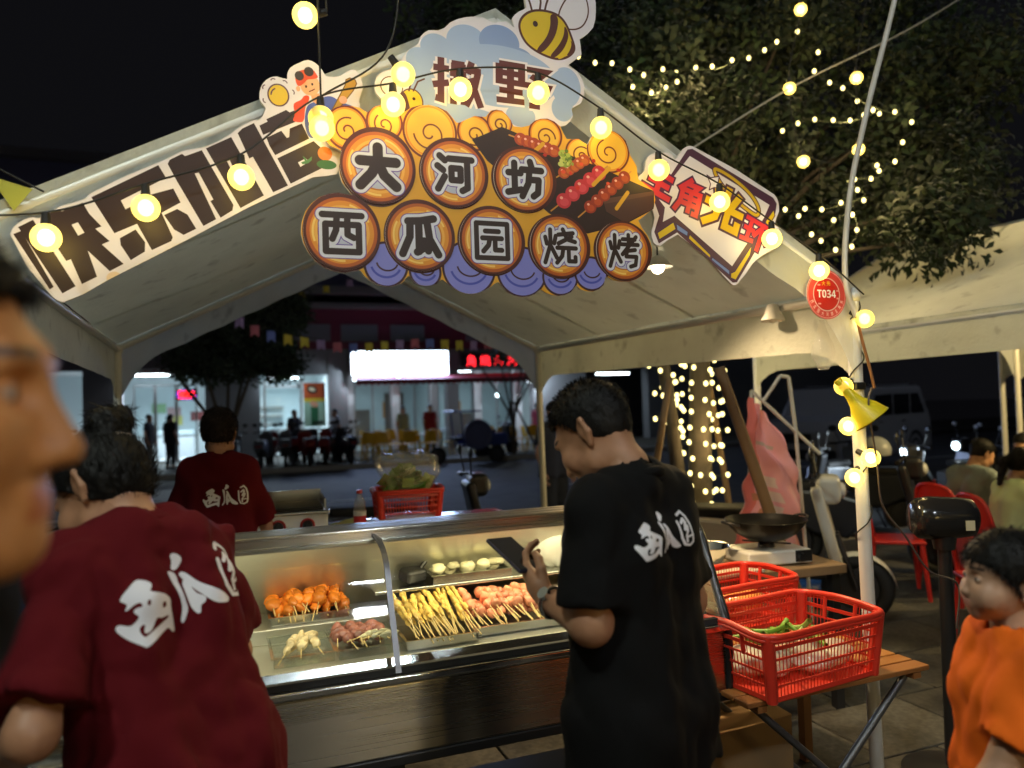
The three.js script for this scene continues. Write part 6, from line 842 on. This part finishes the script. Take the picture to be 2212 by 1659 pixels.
// ---------------------------------------------------------------- street trees
const bark = std([0.09, 0.07, 0.05], 0.9, 0, { bumpMap: bumpTex, bumpScale: 0.012 });
const leafMat = phy([1, 1, 1], 0.8, { transmission: 0.3, thickness: 0, side: THREE.DoubleSide });
const sprig = (() => { const g = [], ix = [], p = []; for (let i = 0; i < 9; i++) { const a = i * 2.4, u = 0.25 + i * 0.09, L = 0.075 * (1.1 - 0.3 * (i / 9)), w = 0.016, b = V(0.02 * Math.cos(a), u * 0.2, 0.02 * Math.sin(a)), d = V(Math.cos(a), 0.45 + 0.3 * Math.sin(i * 5), Math.sin(a)).normalize(), s = d.clone().cross(V(0, 1, 0.3)).normalize().multiplyScalar(w), m = b.clone().addScaledVector(d, L * 0.5), n = m.clone().add(V(0, 0.006, 0)), e = b.clone().addScaledVector(d, L).add(V(0, -0.012, 0)), k = p.length / 3; for (const q of [b, n.clone().add(s), n.clone().sub(s), e]) p.push(q.x, q.y, q.z); ix.push(k, k + 1, k + 2, k + 1, k + 3, k + 2); } const q = new THREE.BufferGeometry(); q.setAttribute('position', new THREE.Float32BufferAttribute(p, 3)); q.setIndex(ix); q.computeVertexNormals(); return q; })();
function crownOf(parent, clusters, per, size, cols) {
  const n = clusters.length * per, im = new THREE.InstancedMesh(sprig, leafMat, n), M = new THREE.Matrix4(), c = new THREE.Color(); let i = 0;
  for (const [x, y, z, r, ry = r * 0.8] of clusters) for (let k = 0; k < per; k++) { const d = V(rr(-1, 1), rr(-1, 1), rr(-1, 1)); if (d.length() > 1) d.normalize().multiplyScalar(rr(0.6, 1)); const q = new THREE.Quaternion().setFromEuler(new THREE.Euler(rr(-1.3, 1.3), rr(0, 6.28), rr(-1.3, 1.3))), s = size * rr(0.7, 1.4); M.compose(V(x + d.x * r, y + d.y * ry, z + d.z * r), q, V(s, s, s)); im.setMatrixAt(i, M); const t = cols[Math.floor(rnd() * cols.length)]; c.setRGB(t[0] * rr(0.8, 1.2), t[1] * rr(0.8, 1.2), t[2]); im.setColorAt(i, c); i++; }
  im.name = 'crown'; im.castShadow = im.receiveShadow = true; parent.add(im); im.userData.kind = 'stuff'; return im;
}
const limb = (pts, r0, r1) => { const c = new THREE.CatmullRomCurve3(pts.map((p) => V(...p))), n = pts.length * 6, g = []; for (let i = 0; i < n; i++) { const a = c.getPoint(i / n), b = c.getPoint((i + 1) / n); g.push(rod(a.toArray(), b.toArray(), lerp(r0, r1, i / n), lerp(r0, r1, (i + 1) / n), 8)); } return g; };
const CL = [[1.42, 5.43, -4.68, 0.7], [1.58, 5.21, -4.09, 0.55], [2.32, 4.76, -3.29, 0.65], [2.37, 4.18, -2.75, 0.5], [2.02, 3.51, -2.47, 0.42], [2.77, 4.59, -2.8, 0.65], [3.3, 4.18, -2.93, 0.7], [3.32, 4.5, -2.38, 0.55], [4.22, 4.54, -2.57, 0.65], [4.32, 3.83, -2.23, 0.6], [3.83, 3.57, -2.74, 0.65], [4.22, 3.23, -2.39, 0.5], [4.38, 3.28, -2.01, 0.42], [4.28, 3.02, -1.75, 0.32], [3.75, 2.66, -1.55, 0.3], [3.64, 3.07, -2.83, 0.5], [3.85, 2.96, -2.5, 0.4], [4.7, 4.03, -1.86, 0.45], [3.41, 3.62, -3.44, 0.75], [2.9, 3.55, -2.6, 0.55], [2.55, 3.1, -2.8, 0.4], [3.0, 5.2, -3.2, 0.9], [4.0, 5.2, -3.0, 0.9], [2.0, 5.6, -3.9, 0.8], [3.1, 4.0, -3.9, 0.8], [4.6, 3.6, -3.0, 0.6], [5.0, 4.6, -2.6, 0.7], [2.4, 3.7, -3.3, 0.5]];
{
  const t = thing('street_tree', 'broad leafy tree wrapped in fairy lights between the tents', 'tree');
  mesh('trunk', [...limb([[2.64, 0, -2.82], [2.66, 0.7, -2.82], [2.72, 1.5, -2.86], [2.78, 2.3, -2.9]], 0.11, 0.075), ...limb([[2.62, 0.05, -2.84], [2.5, 0.9, -2.85], [2.42, 1.7, -2.86], [2.3, 2.6, -2.9]], 0.065, 0.045)], bark, t);
  const J = [2.78, 2.3, -2.9]; CL.forEach(([x, y, z], i) => { const s = i % 4 === 4 ? [2.3, 2.6, -2.9] : J; mesh('branch', limb([s, [lerp(s[0], x, 0.45), lerp(s[1], y, 0.55) + 0.1, lerp(s[2], z, 0.45)], [x, y, z]], 0.034, 0.008), bark, t); });
  crownOf(t, CL, 200, 1.05, [[0.01, 0.027, 0.002], [0.006, 0.019, 0.0015], [0.018, 0.038, 0.002], [0.011, 0.021, 0.002]]);
  const stake = (a, b, r, lab) => solo('tree_stake', limb([a, [(a[0] + b[0]) / 2 + 0.01, (a[1] + b[1]) / 2, (a[2] + b[2]) / 2], b], r, r * 0.85), std([0.16, 0.1, 0.05], 0.8), lab, 'stake', 'wooden stakes propping the tree');
  stake([2.34, 0, -1.2], [1.87, 1.78, -1.42], 0.038, 'thick wooden stake leaning past the pink banner'); stake([1.7, 0, -2.35], [2.28, 1.75, -2.6], 0.03, 'thin wooden stake leaning towards trunk from the counter side'); stake([3.3, 0, -3.2], [2.85, 1.9, -2.95], 0.03, 'wooden stake propping the trunk from the street side');
}
{ // fairy lights: a wire with tiny lamps
  const led = glow([1, 0.82, 0.3], 4), wireM = std([0.03, 0.04, 0.02], 0.7);
  const fairy = (label, pts, step, jit, r = 0.0125) => { const t = thing('fairy_lights', label, 'string lights', 'fairy lights in the tree'), c = new THREE.CatmullRomCurve3(pts.map((p) => V(...p)), false, 'centripetal'), n = Math.round(c.getLength() / step); mesh('wire', new THREE.TubeGeometry(c, Math.min(600, n * 3), 0.0018, 4), wireM, t); for (let i = 0; i <= n; i++) { const p = c.getPointAt(i / n); mesh('lamp', fairyGeo[r > 0.012 ? 0 : 1], led, t).position.set(p.x + rr(-jit, jit), p.y + rr(-jit, jit), p.z + rr(-jit, jit)); } return [t, c]; };
  const fairyGeo = [ball(0.017, 0, 0, 0, 1, 1.2, 1, 8), ball(0.0135, 0, 0, 0, 1, 1.25, 1, 8)];
  const D = (k) => k; // anchor points measured in the crown's front, about 5.3 m from the walkway
  const P1 = FAIRY[0];
  FAIRY.forEach((p, i) => { const [t] = fairy(['fairy lights trailing from the bee sign across the leaves', 'short fairy light strand beside the cloud sign', 'faint fairy light strand deep in the leaves', 'fairy lights running down to the far twigs', 'fairy lights zigzagging above the tent roof edge', 'fairy lights looping low over the tent corner'][i % 6], p, 0.125, 0.02, 0.011); lampAt(t, p[Math.floor(p.length / 2)].map((v, k) => v + (k === 2 ? 0.05 : 0)), WARM, 0.7, 2); });
  const h = []; for (let k = 0; k < 120; k++) { const q = k / 119, a = k * 0.78, r = 0.13 + 0.09 * Math.sin(k * 1.7) ** 2; h.push([2.66 + 0.1 * q + r * Math.cos(a), 0.62 + 1.75 * q, -2.84 + r * Math.sin(a)]); }
  const [t2] = fairy('dense fairy lights wound around the thick trunk', h, 0.135, 0.015); lampAt(t2, [2.66, 1.3, -2.55], WARM, 0.8, 4);
  const h2 = []; for (let k = 0; k < 40; k++) { const q = k / 39, a = k * 0.9; h2.push([2.44 - 0.12 * q + 0.1 * Math.cos(a), 1.35 + 1.1 * q, -2.86 + 0.1 * Math.sin(a)]); }
  fairy('fairy lights wound around the thinner side stem', h2, 0.13, 0.015);
}

// ---------------------------------------------------------------- diners, chairs, vehicles, far pavement
function plasticChair(mat, label, group, pos, turn) {
  const t = thing('plastic_chair', label, 'chair', group, pos, turn); // faces +z
  mesh('seat', bx(0.4, 0.025, 0.4, 0, 0.44, 0, 0.01), mat, t);
  mesh('backrest', [grid(10, 8, (u, v) => { const x = (u - 0.5) * (0.4 - 0.08 * v * v), b = 0.04 * (4 * (u - 0.5) ** 2); return [x, 0.5 + 0.36 * v - 0.05 * v * (2 * u - 1) ** 4, -0.19 - 0.07 * v + b]; }), tube([[-0.2, 0.44, -0.17], [-0.2, 0.66, -0.2], [-0.15, 0.83, -0.235], [0, 0.865, -0.255], [0.15, 0.83, -0.235], [0.2, 0.66, -0.2], [0.2, 0.44, -0.17]], 0.014, 40, 6)], mat, t);
  for (const [x, z] of [[-1, 1], [1, 1], [-1, -1], [1, -1]]) mesh('leg', rod([x * 0.215, 0, z * 0.205], [x * 0.175, 0.43, z * 0.17], 0.016, 0.02, 8), mat, t);
  return t;
}
const chairRed = std([0.5, 0.02, 0.012], 0.4, 0, { side: THREE.DoubleSide }), chairYellow = std([0.75, 0.43, 0.015], 0.45, 0, { side: THREE.DoubleSide });
plasticChair(chairRed, 'red plastic chair under the diner in grey', 'red plastic chairs at the diners table', [4.62, 0, -2.15], 1.5);
plasticChair(chairRed, 'red plastic chair under the diner in pale yellow', 'red plastic chairs at the diners table', [4.28, 0, -1.5], 1.2);
plasticChair(chairRed, 'empty red plastic chair tilted beside the grey helmet', 'red plastic chairs at the diners table', [4.1, 0, -2.3], 0.9);
plasticChair(chairRed, 'empty red plastic chair in front of the diner in pale yellow', 'red plastic chairs at the diners table', [3.55, 0, -1.0], 1.0);
{ const t = thing('dining_table', 'low square table with white top before the diners', 'table', undefined, [5.2, 0, -1.75]); mesh('tabletop', bx(0.75, 0.03, 0.75, 0, 0.6, 0, 0.01), whitePlastic, t); for (const [x, z] of [[-0.32, -0.32], [0.32, -0.32], [-0.32, 0.32], [0.32, 0.32]]) mesh('leg', rod([x, 0, z], [x, 0.59, z], 0.02), whitePlastic, t); }
const sit = { cell: 0.016, headCell: 0.0055, hairCell: 0.006, seated: true };
person({ ...sit, label: 'seated diner in grey shirt with receding hair leaning to the table', pos: [4.62, 0, -2.12], turn: 1.4, h: 1.64, lean: [0.28, 0, 0], head: [0.25, 0, 0], skin: [0.42, 0.22, 0.12], elbow: [[0.2, 0.72, 0.3], [-0.22, 0.72, 0.25]], wrist: [[0.06, 0.86, 0.45], [-0.08, 0.86, 0.45]], shirt: { mat: std([0.16, 0.2, 0.2], 0.85), sleeve: 0.8 }, pants: { mat: darkPants }, hair: 'short' });
person({ ...sit, label: 'seated diner in pale yellow shirt with a long ponytail', pos: [4.26, 0, -1.48], turn: 1.15, h: 1.58, wide: 0.9, lean: [0.18, 0, 0], head: [0.15, 0, 0], skin: [0.42, 0.24, 0.14], elbow: [[0.2, 0.7, 0.2], [-0.2, 0.7, 0.2]], wrist: [[0.06, 0.76, 0.42], [-0.08, 0.76, 0.42]], shirt: { mat: std([0.42, 0.46, 0.2], 0.85), sleeve: 0.7 }, pants: { mat: darkPants }, hair: 'tail' });
person({ ...sit, label: 'seated diner in black shirt turned away beside the ponytail', pos: [4.0, 0, -0.72], turn: 1.6, h: 1.5, lean: [0.3, 0, 0], skin: [0.35, 0.2, 0.12], shirt: { mat: blackCloth, sleeve: 0.8 }, pants: { mat: darkPants }, hair: 'short' });
plasticChair(chairRed, 'red plastic chair under the diner in black', 'red plastic chairs at the diners table', [3.98, 0, -0.74], 1.6);

person({ ...sit, label: 'seated diner in white shirt across the table from the others', pos: [5.6, 0, -2.2], turn: -1.4, h: 1.62, lean: [0.2, 0, 0], skin: [0.42, 0.24, 0.14], shirt: { mat: std([0.35, 0.35, 0.36], 0.85), sleeve: 0.8 }, pants: { mat: darkPants }, hair: 'short' });
plasticChair(chairRed, 'red plastic chair under the diner in white', 'red plastic chairs at the diners table', [5.62, 0, -2.2], -1.4);
// scooters; forward is +x
const tyreGeo = new THREE.TorusGeometry(0.19, 0.05, 10, 28), rimGeo = new THREE.CylinderGeometry(0.14, 0.14, 0.06, 20).rotateX(PI / 2);
function scooter(mat, label, group, pos, turn, lit, name = 'scooter') {
  const t = thing(name, label, 'scooter', group, pos, turn);
  for (const x of [0.62, -0.55]) { const w = mesh('wheel', tyreGeo, blackRubber, t); w.position.set(x, 0.24, 0); const r = mesh('rim', rimGeo, darkSteel, w); }
  mesh('rear_body', new THREE.ExtrudeGeometry(shapeOf([-0.85, 0.6, -0.8, 0.72, -0.2, 0.68, 0.02, 0.62, 0.02, 0.42, -0.1, 0.33, -0.35, 0.36, -0.6, 0.5]), { depth: 0.2, bevelEnabled: true, bevelSize: 0.04, bevelThickness: 0.05, bevelSegments: 3 }).translate(0, 0, -0.1), mat, t);
  mesh('seat', bx(0.72, 0.09, 0.27, -0.42, 0.76, 0, 0.035), blackRubber, t); mesh('footboard', bx(0.5, 0.06, 0.28, 0.18, 0.34, 0, 0.02), blackPlastic, t);
  mesh('front_shield', [bx(0.08, 0.62, 0.38, 0.44, 0.66, 0, 0.035, [0, 0, 0.22]), bx(0.16, 0.2, 0.26, 0.46, 0.93, 0, 0.05)], mat, t);
  mesh('front_fender', grid(12, 6, (u, v) => { const a = lerp(0.15, 2.4, u), r = 0.255, c = (v - 0.5) * 0.14; return [0.62 + r * Math.cos(a), 0.24 + r * Math.sin(a) - 4 * c * c, c]; }), mat, t); mesh('fork', [rod([0.62, 0.24, 0.07], [0.5, 0.62, 0.06], 0.018), rod([0.62, 0.24, -0.07], [0.5, 0.62, -0.06], 0.018)], darkSteel, t);
  const hb = mesh('handlebar', [rod([0.36, 1.0, -0.34], [0.4, 1.03, 0], 0.014), rod([0.36, 1.0, 0.34], [0.4, 1.03, 0], 0.014), rod([0.36, 1.0, 0.24], [0.36, 1.0, 0.36], 0.02), rod([0.36, 1.0, -0.24], [0.36, 1.0, -0.36], 0.02)], blackPlastic, t);
  for (const s of [1, -1]) mesh('mirror', [rod([0.38, 1.02, s * 0.2], [0.36, 1.2, s * 0.28], 0.007), ball(0.06, 0.36, 1.22, s * 0.3, 0.3, 0.8, 1.2)], blackPlastic, hb);
  const hl = mesh('headlight', ball(0.075, 0.54, 0.92, 0, 0.5, 0.8, 1.15), lit ? glow([0.7, 0.9, 1], 10) : std([0.5, 0.52, 0.55], 0.1), t); if (lit) { const sp = new THREE.SpotLight(rgb(0.75, 0.9, 1), 6, 0, 0.7, 0.8); sp.position.set(0.6, 0.92, 0); sp.target.position.set(5, 0.2, 0); sp.castShadow = true; t.add(sp, sp.target); }
  mesh('tail_light', bx(0.03, 0.05, 0.16, -0.88, 0.64, 0, 0.01), std([0.3, 0.01, 0.01], 0.3), t); mesh('kickstand', rod([-0.2, 0.32, 0.1], [-0.32, 0.0, 0.2], 0.012), darkSteel, t);
  return t;
}
const paintWhite = std([0.55, 0.55, 0.5], 0.25), paintDark = std([0.02, 0.022, 0.03], 0.3), paintGrey = std([0.12, 0.13, 0.15], 0.35), paintRed = std([0.25, 0.02, 0.02], 0.3);
scooter(paintWhite, 'cream white scooter parked behind the pink banner', undefined, [2.82, 0, -2.28], -0.75);
scooter(paintDark, 'dark scooter parked beside rear tent post', undefined, [0.72, 0, -4.0], -0.15);
const helmetScooter = scooter(paintDark, 'dark scooter with a helmet on it beside the red chairs', undefined, [4.55, 0, -3.1], -0.9);
{ const h = thing('helmet', 'grey white helmet resting on the dark scooter handlebar', 'helmet', undefined, [4.62, 1.03, -2.95]); mesh('shell', new THREE.SphereGeometry(0.13, 24, 14, 0, 2 * PI, 0, PI * 0.62).scale(1, 0.95, 1.1).translate(0, 0.06, 0), std([0.4, 0.43, 0.45], 0.3), h); mesh('visor', new THREE.SphereGeometry(0.134, 20, 8, 0.3, 2.4, PI * 0.42, PI * 0.2).translate(0, 0.06, 0), blackPlastic, h); }
for (const [x, z, a, l, m] of [[8.05, -5.1, 2.75, true, paintGrey], [8.75, -4.6, 2.7, true, paintDark], [9.6, -5.6, 2.8, true, paintDark], [7.4, -6.2, 0.4, false, paintGrey], [10.2, -4.4, 2.6, false, paintGrey], [6.6, -5.2, 2.2, false, paintDark]]) scooter(m, l ? 'scooter facing the stalls with its headlight on' : 'unlit scooter parked by the roadside beyond the tents', l ? 'scooters with headlights on' : 'scooters parked by the roadside', [x, -0.12, z], a, l);
for (const [x, z, a] of [[0.3, -20.9, 1.35], [0.9, -21.0, 1.5], [1.5, -20.9, 1.6], [2.05, -21.1, 1.4], [2.6, -20.8, 1.7],  [-0.5, -21.2, 1.5], [0.6, -22.2, 1.5], [1.2, -22.3, 1.6], [1.8, -22.2, 1.45], [2.35, -22.1, 1.6], [2.9, -22.2, 1.5], [7.4, -20.9, 0.3], [-4.3, -21.0, 1.5], [-5.0, -21.1, 1.6]]) { const q = Math.floor(rnd() * 4); scooter([paintDark, paintGrey, paintDark, paintRed][q], ['black', 'grey', 'black', 'red'][q] + ' scooter parked in the row along the far kerb', 'scooters along the far kerb', [x, 0.02, z], a, false); }
{ // white off-road car
  const c = thing('parked_car', 'white off-road car parked across the road beyond the tents', 'car', undefined, [12.4, -0.125, -11.2], 0.35), w = std([0.4, 0.4, 0.42], 0.25), g = std([0.01, 0.011, 0.013], 0.08);
  mesh('body', new THREE.ExtrudeGeometry(shapeOf([-2.3, 0.45, -2.35, 0.95, -2.2, 1.1, -1.3, 1.2, -0.75, 1.78, 1.75, 1.8, 2.2, 1.2, 2.3, 1.05, 2.3, 0.5, 1.9, 0.42, -1.9, 0.42]), { depth: 1.6, bevelEnabled: true, bevelSize: 0.08, bevelThickness: 0.1, bevelSegments: 3 }).translate(0, 0, -0.8), w, c);
  for (const s of [1, -1]) { for (const p of [[-0.95, 1.25, -0.6, 1.68, 0.2, 1.7, 0.2, 1.25], [0.3, 1.25, 0.3, 1.7, 1.1, 1.7, 1.1, 1.25], [1.2, 1.25, 1.2, 1.7, 1.6, 1.7, 1.95, 1.25]]) mesh('side_window', slab(p, 0.012).translate(0, 0, s * 0.905 - (s < 0 ? 0.012 : 0)), g, c); for (const x of [-1.45, 1.4]) { const t = mesh('wheel', new THREE.TorusGeometry(0.27, 0.11, 12, 28), blackRubber, c); t.position.set(x, 0.38, s * 0.8); mesh('rim', new THREE.CylinderGeometry(0.2, 0.2, 0.12, 20).rotateX(PI / 2), chrome, t); mesh('wheel_arch', new THREE.TorusGeometry(0.42, 0.05, 8, 20, PI).translate(x, 0.4, s * 0.88), blackPlastic, c); } mesh('headlight', ball(0.13, -2.36, 0.88, s * 0.62, 0.4, 0.8, 1.3), chrome, c); mesh('mirror', bx(0.1, 0.16, 0.18, -0.95, 1.26, s * 0.98, 0.03), blackPlastic, c); for (const x of [-0.4, 0.75]) mesh('door_handle', bx(0.16, 0.03, 0.03, x, 1.1, s * 0.915, 0.01), chrome, c); }
  mesh('windscreen', slab([-0.72, 1.25, -0.72, 1.28, 0.72, 1.28, 0.72, 1.25], 0.01), g, c); mesh('grille', bx(0.05, 0.2, 0.8, -2.42, 0.85, 0, 0.02), blackPlastic, c); mesh('bumper', bx(0.16, 0.2, 1.75, -2.38, 0.52, 0, 0.05), blackPlastic, c); for (const s of [1, -1]) mesh('roof_rail', rod([-0.5, 1.92, s * 0.7], [1.6, 1.92, s * 0.7], 0.025), chrome, c);
}
// riders and passers-by far away
const farP = { cell: 0.032, headCell: 0.011, hairCell: 0.011, handCell: 0.009 }, cl = (c) => std(c, 0.85);
person({ ...farP, label: 'bystander in dark shirt standing near the fairy-lit trunk', pos: [3.0, -0.12, -6.4], turn: 0.3, h: 1.72, shirt: { mat: cl([0.02, 0.02, 0.03]) }, pants: { mat: darkPants }, hair: 'short' });
for (const [x, z, a, h, c, hr, lab] of [[-2.9, -23.6, 1.2, 1.62, [0.02, 0.02, 0.03], 'short', 'passer-by in dark clothes before the brightly lit left shop'], [-2.25, -22.6, 2.4, 1.62, [0.02, 0.02, 0.025], 'tail', 'passer-by with ponytail in black before the left shop'], [2.6, -22.8, -1.2, 1.6, [0.4, 0.42, 0.5], 'short', 'person in white shirt by the row of scooters'], [5.0, -23.6, 0.3, 1.62, [0.35, 0.36, 0.24], 'short', 'person in cream shirt among the yellow chairs'], [5.9, -23.4, 0.1, 1.66, [0.3, 0.02, 0.03], 'bun', 'person in red standing among the yellow chairs'], [1.3, -22.5, 0.6, 1.62, [0.03, 0.03, 0.04], 'short', 'person in dark shirt standing behind scooters at middle shop'], [9.4, -22.2, 2.0, 1.6, [0.3, 0.02, 0.04], 'short', 'person in red sitting-out area past the staked tree']]) person({ ...farP, label: lab, pos: [x, 0.02, z], turn: a, h, shirt: { mat: cl(c) }, pants: { mat: darkPants }, hair: hr });
// yellow chairs and tables outside the restaurant
const yc = [[3.45, -21.3, 0.3], [3.6, -21.9, 2.9], [3.9, -21.5, 0.1], [4.35, -22.0, 1.6], [4.7, -21.5, 3.0], [5.1, -21.8, 0.5], [5.45, -21.5, 2.6], [3.3, -22.6, 1.2], [4.1, -22.8, 0.4], [4.9, -22.7, 2.2], [5.6, -22.5, 3.3], [6.1, -22.2, 1.0], [7.3, -21.9, 0.4], [7.9, -21.6, 2.8], [8.4, -21.8, 0.2], [8.8, -21.5, 1.5], [9.2, -22.1, 2.6], [8.1, -22.6, 0.9], [3.75, -23.3, 1.8], [4.6, -23.5, 0.2]];
const y0 = plasticChair(chairYellow, 'yellow plastic chair set out in front of the restaurant', 'yellow chairs outside the restaurant', [yc[0][0], 0.02, yc[0][1]], yc[0][2]); yc.slice(1).forEach(([x, z, a]) => copyOf(y0, [x, 0.02, z], a));
for (const [x, z, l] of [[3.7, -22.3, 'round table among the yellow chairs under the lightbox'], [5.2, -22.2, 'round table among yellow chairs near the cargo tricycle'], [8.5, -22.2, 'round table among yellow chairs behind the staked tree']]) { const t = thing('round_table', l, 'table', undefined, [x, 0.02, z]); mesh('tabletop', new THREE.CylinderGeometry(0.42, 0.42, 0.03, 28).translate(0, 0.72, 0), whitePlastic, t); mesh('pedestal', lathe([[0, 0], [0.22, 0], [0.22, 0.02], [0.04, 0.06], [0.035, 0.7], [0.1, 0.71]], 20), darkSteel, t); }
{ // cargo tricycle with a big tyre on its side
  const t = thing('cargo_tricycle', 'blue cargo tricycle carrying a large ring at the far kerb', 'tricycle', undefined, [6.35, -0.12, -19.9], 0.1), b = std([0.02, 0.04, 0.2], 0.4);
  mesh('cargo_bed', [bx(1.3, 0.06, 0.9, 0.25, 0.55, 0, 0.01), bx(1.3, 0.3, 0.04, 0.25, 0.72, 0.44), bx(1.3, 0.3, 0.04, 0.25, 0.72, -0.44), bx(0.04, 0.3, 0.9, 0.88, 0.72, 0)], b, t); mesh('cab_frame', [rod([-0.5, 0.5, 0.4], [-0.6, 1.55, 0.4], 0.025), rod([-0.5, 0.5, -0.4], [-0.6, 1.55, -0.4], 0.025), bx(0.9, 0.05, 0.9, -0.4, 1.57, 0, 0.02)], b, t); mesh('seat', bx(0.35, 0.12, 0.45, -0.55, 0.75, 0, 0.03), blackRubber, t); mesh('handlebar', [rod([-1.0, 1.05, -0.3], [-1.0, 1.05, 0.3], 0.014), rod([-1.0, 1.05, 0], [-1.15, 0.3, 0], 0.022)], darkSteel, t);
  for (const [x, z] of [[-1.2, 0], [0.5, 0.5], [0.5, -0.5]]) { const w = mesh('wheel', new THREE.TorusGeometry(0.22, 0.05, 10, 26), blackRubber, t); w.position.set(x, 0.27, z); mesh('rim', new THREE.CylinderGeometry(0.17, 0.17, 0.05, 18).rotateX(PI / 2), darkSteel, w); }
  const r = solo('display_ring', [new THREE.TorusGeometry(0.4, 0.06, 12, 40), new THREE.CylinderGeometry(0.36, 0.36, 0.02, 32).rotateX(PI / 2)], std([0.08, 0.09, 0.2], 0.4), 'large blue rimmed ring standing on the cargo tricycle side', 'ring', undefined, [6.3, 0.75, -19.38], 0.05); }
{ // far trees
  const young = (label, x, z, h, cl2, per, stems) => { const t = thing('street_tree', label, 'tree'); const g = []; for (let i = 0; i < stems; i++) { const a = i * 2.4, s = 0.12 + 0.05 * i; g.push(...limb([[x + 0.03 * Math.cos(a), 0, z], [x + 0.06 * Math.cos(a), h * 0.35, z + 0.05 * Math.sin(a)], [x + s * 2.5 * Math.cos(a), h * 0.75, z + s * Math.sin(a)], [x + s * 4 * Math.cos(a), h, z + s * 2 * Math.sin(a)]], 0.055, 0.015)); } mesh('trunk', g, bark, t); if (per) crownOf(t, cl2, per, 1.5, [[0.02, 0.035, 0.012], [0.015, 0.028, 0.01]]); return t; };
  young('dark leafy street tree before the left shop pillar', -0.75, -13.2, 3.0, [[-0.6, 3.6, -13.2, 0.75], [-1.1, 3.1, -13.3, 0.6], [-0.1, 3.1, -13.1, 0.65], [-0.6, 2.6, -13.2, 0.7], [-1.3, 2.5, -13.2, 0.45], [0.2, 2.5, -13.2, 0.45], [-0.5, 4.3, -13.2, 0.6], [0.35, 3.5, -13.2, 0.4]], 260, 5);
  young('thin bare staked street tree in front of the restaurant', 8.0, -20.9, 3.3, [[8.0, 3.5, -20.9, 0.7], [7.6, 3.1, -20.9, 0.45], [8.5, 3.1, -20.9, 0.45]], 40, 6);
  for (const [dx, dz] of [[-0.5, 0.2], [0.55, 0.15], [0.75, -0.3]]) solo('tree_stake', rod([8.0 + dx * 1.4, 0, -20.9 + dz * 1.4], [8.0 + dx * 0.08, 1.7, -20.9 + dz * 0.08], 0.03), bark, 'pole propping the thin street tree at the far kerb', 'stake', 'poles propping the far tree');
}
{ // bunting across the street
  const cols = [[0.5, 0.38, 0.04], [0.3, 0.2, 0.4], [0.12, 0.16, 0.45], [0.5, 0.4, 0.05], [0.45, 0.12, 0.16]].map((c) => std(c, 0.8, 0, { side: THREE.DoubleSide }));
  const line = (label, pts, n) => { const t = thing('bunting_line', label, 'bunting', 'lines of bunting'), c = new THREE.CatmullRomCurve3(pts.map((p) => V(...p))); mesh('cord', new THREE.TubeGeometry(c, 60, 0.004, 5), cordMat, t); for (let i = 0; i < n; i++) { const p = c.getPointAt((i + 0.5) / n), s = 0.085; mesh('pennant', grid(4, 4, (u, v) => [p.x + (u - 0.5) * s * 1.5, p.y - s * 2.1 * v + (v > 0.9 ? 0.05 * (1 - Math.abs(2 * u - 1)) : 0), p.z + 0.02 * Math.sin(u * 3 + i + v)]), cols[(i * 3 + 1) % 5], t); } };
  line('line of small coloured pennants sagging above the lightbox sign', [[-1.6, 4.0, -10], [-0.41, 2.97, -10], [0.55, 2.74, -10], [1.16, 2.66, -10], [2.18, 2.74, -10], [3.4, 2.72, -10], [5.5, 3.3, -10]], 30);
  line('higher line of small pennants before the red building band', [[-3.5, 3.2, -14], [-1.5, 3.5, -14], [0.5, 4.0, -14], [2.5, 4.6, -14]], 12);
}
renderer.render(scene, camera);
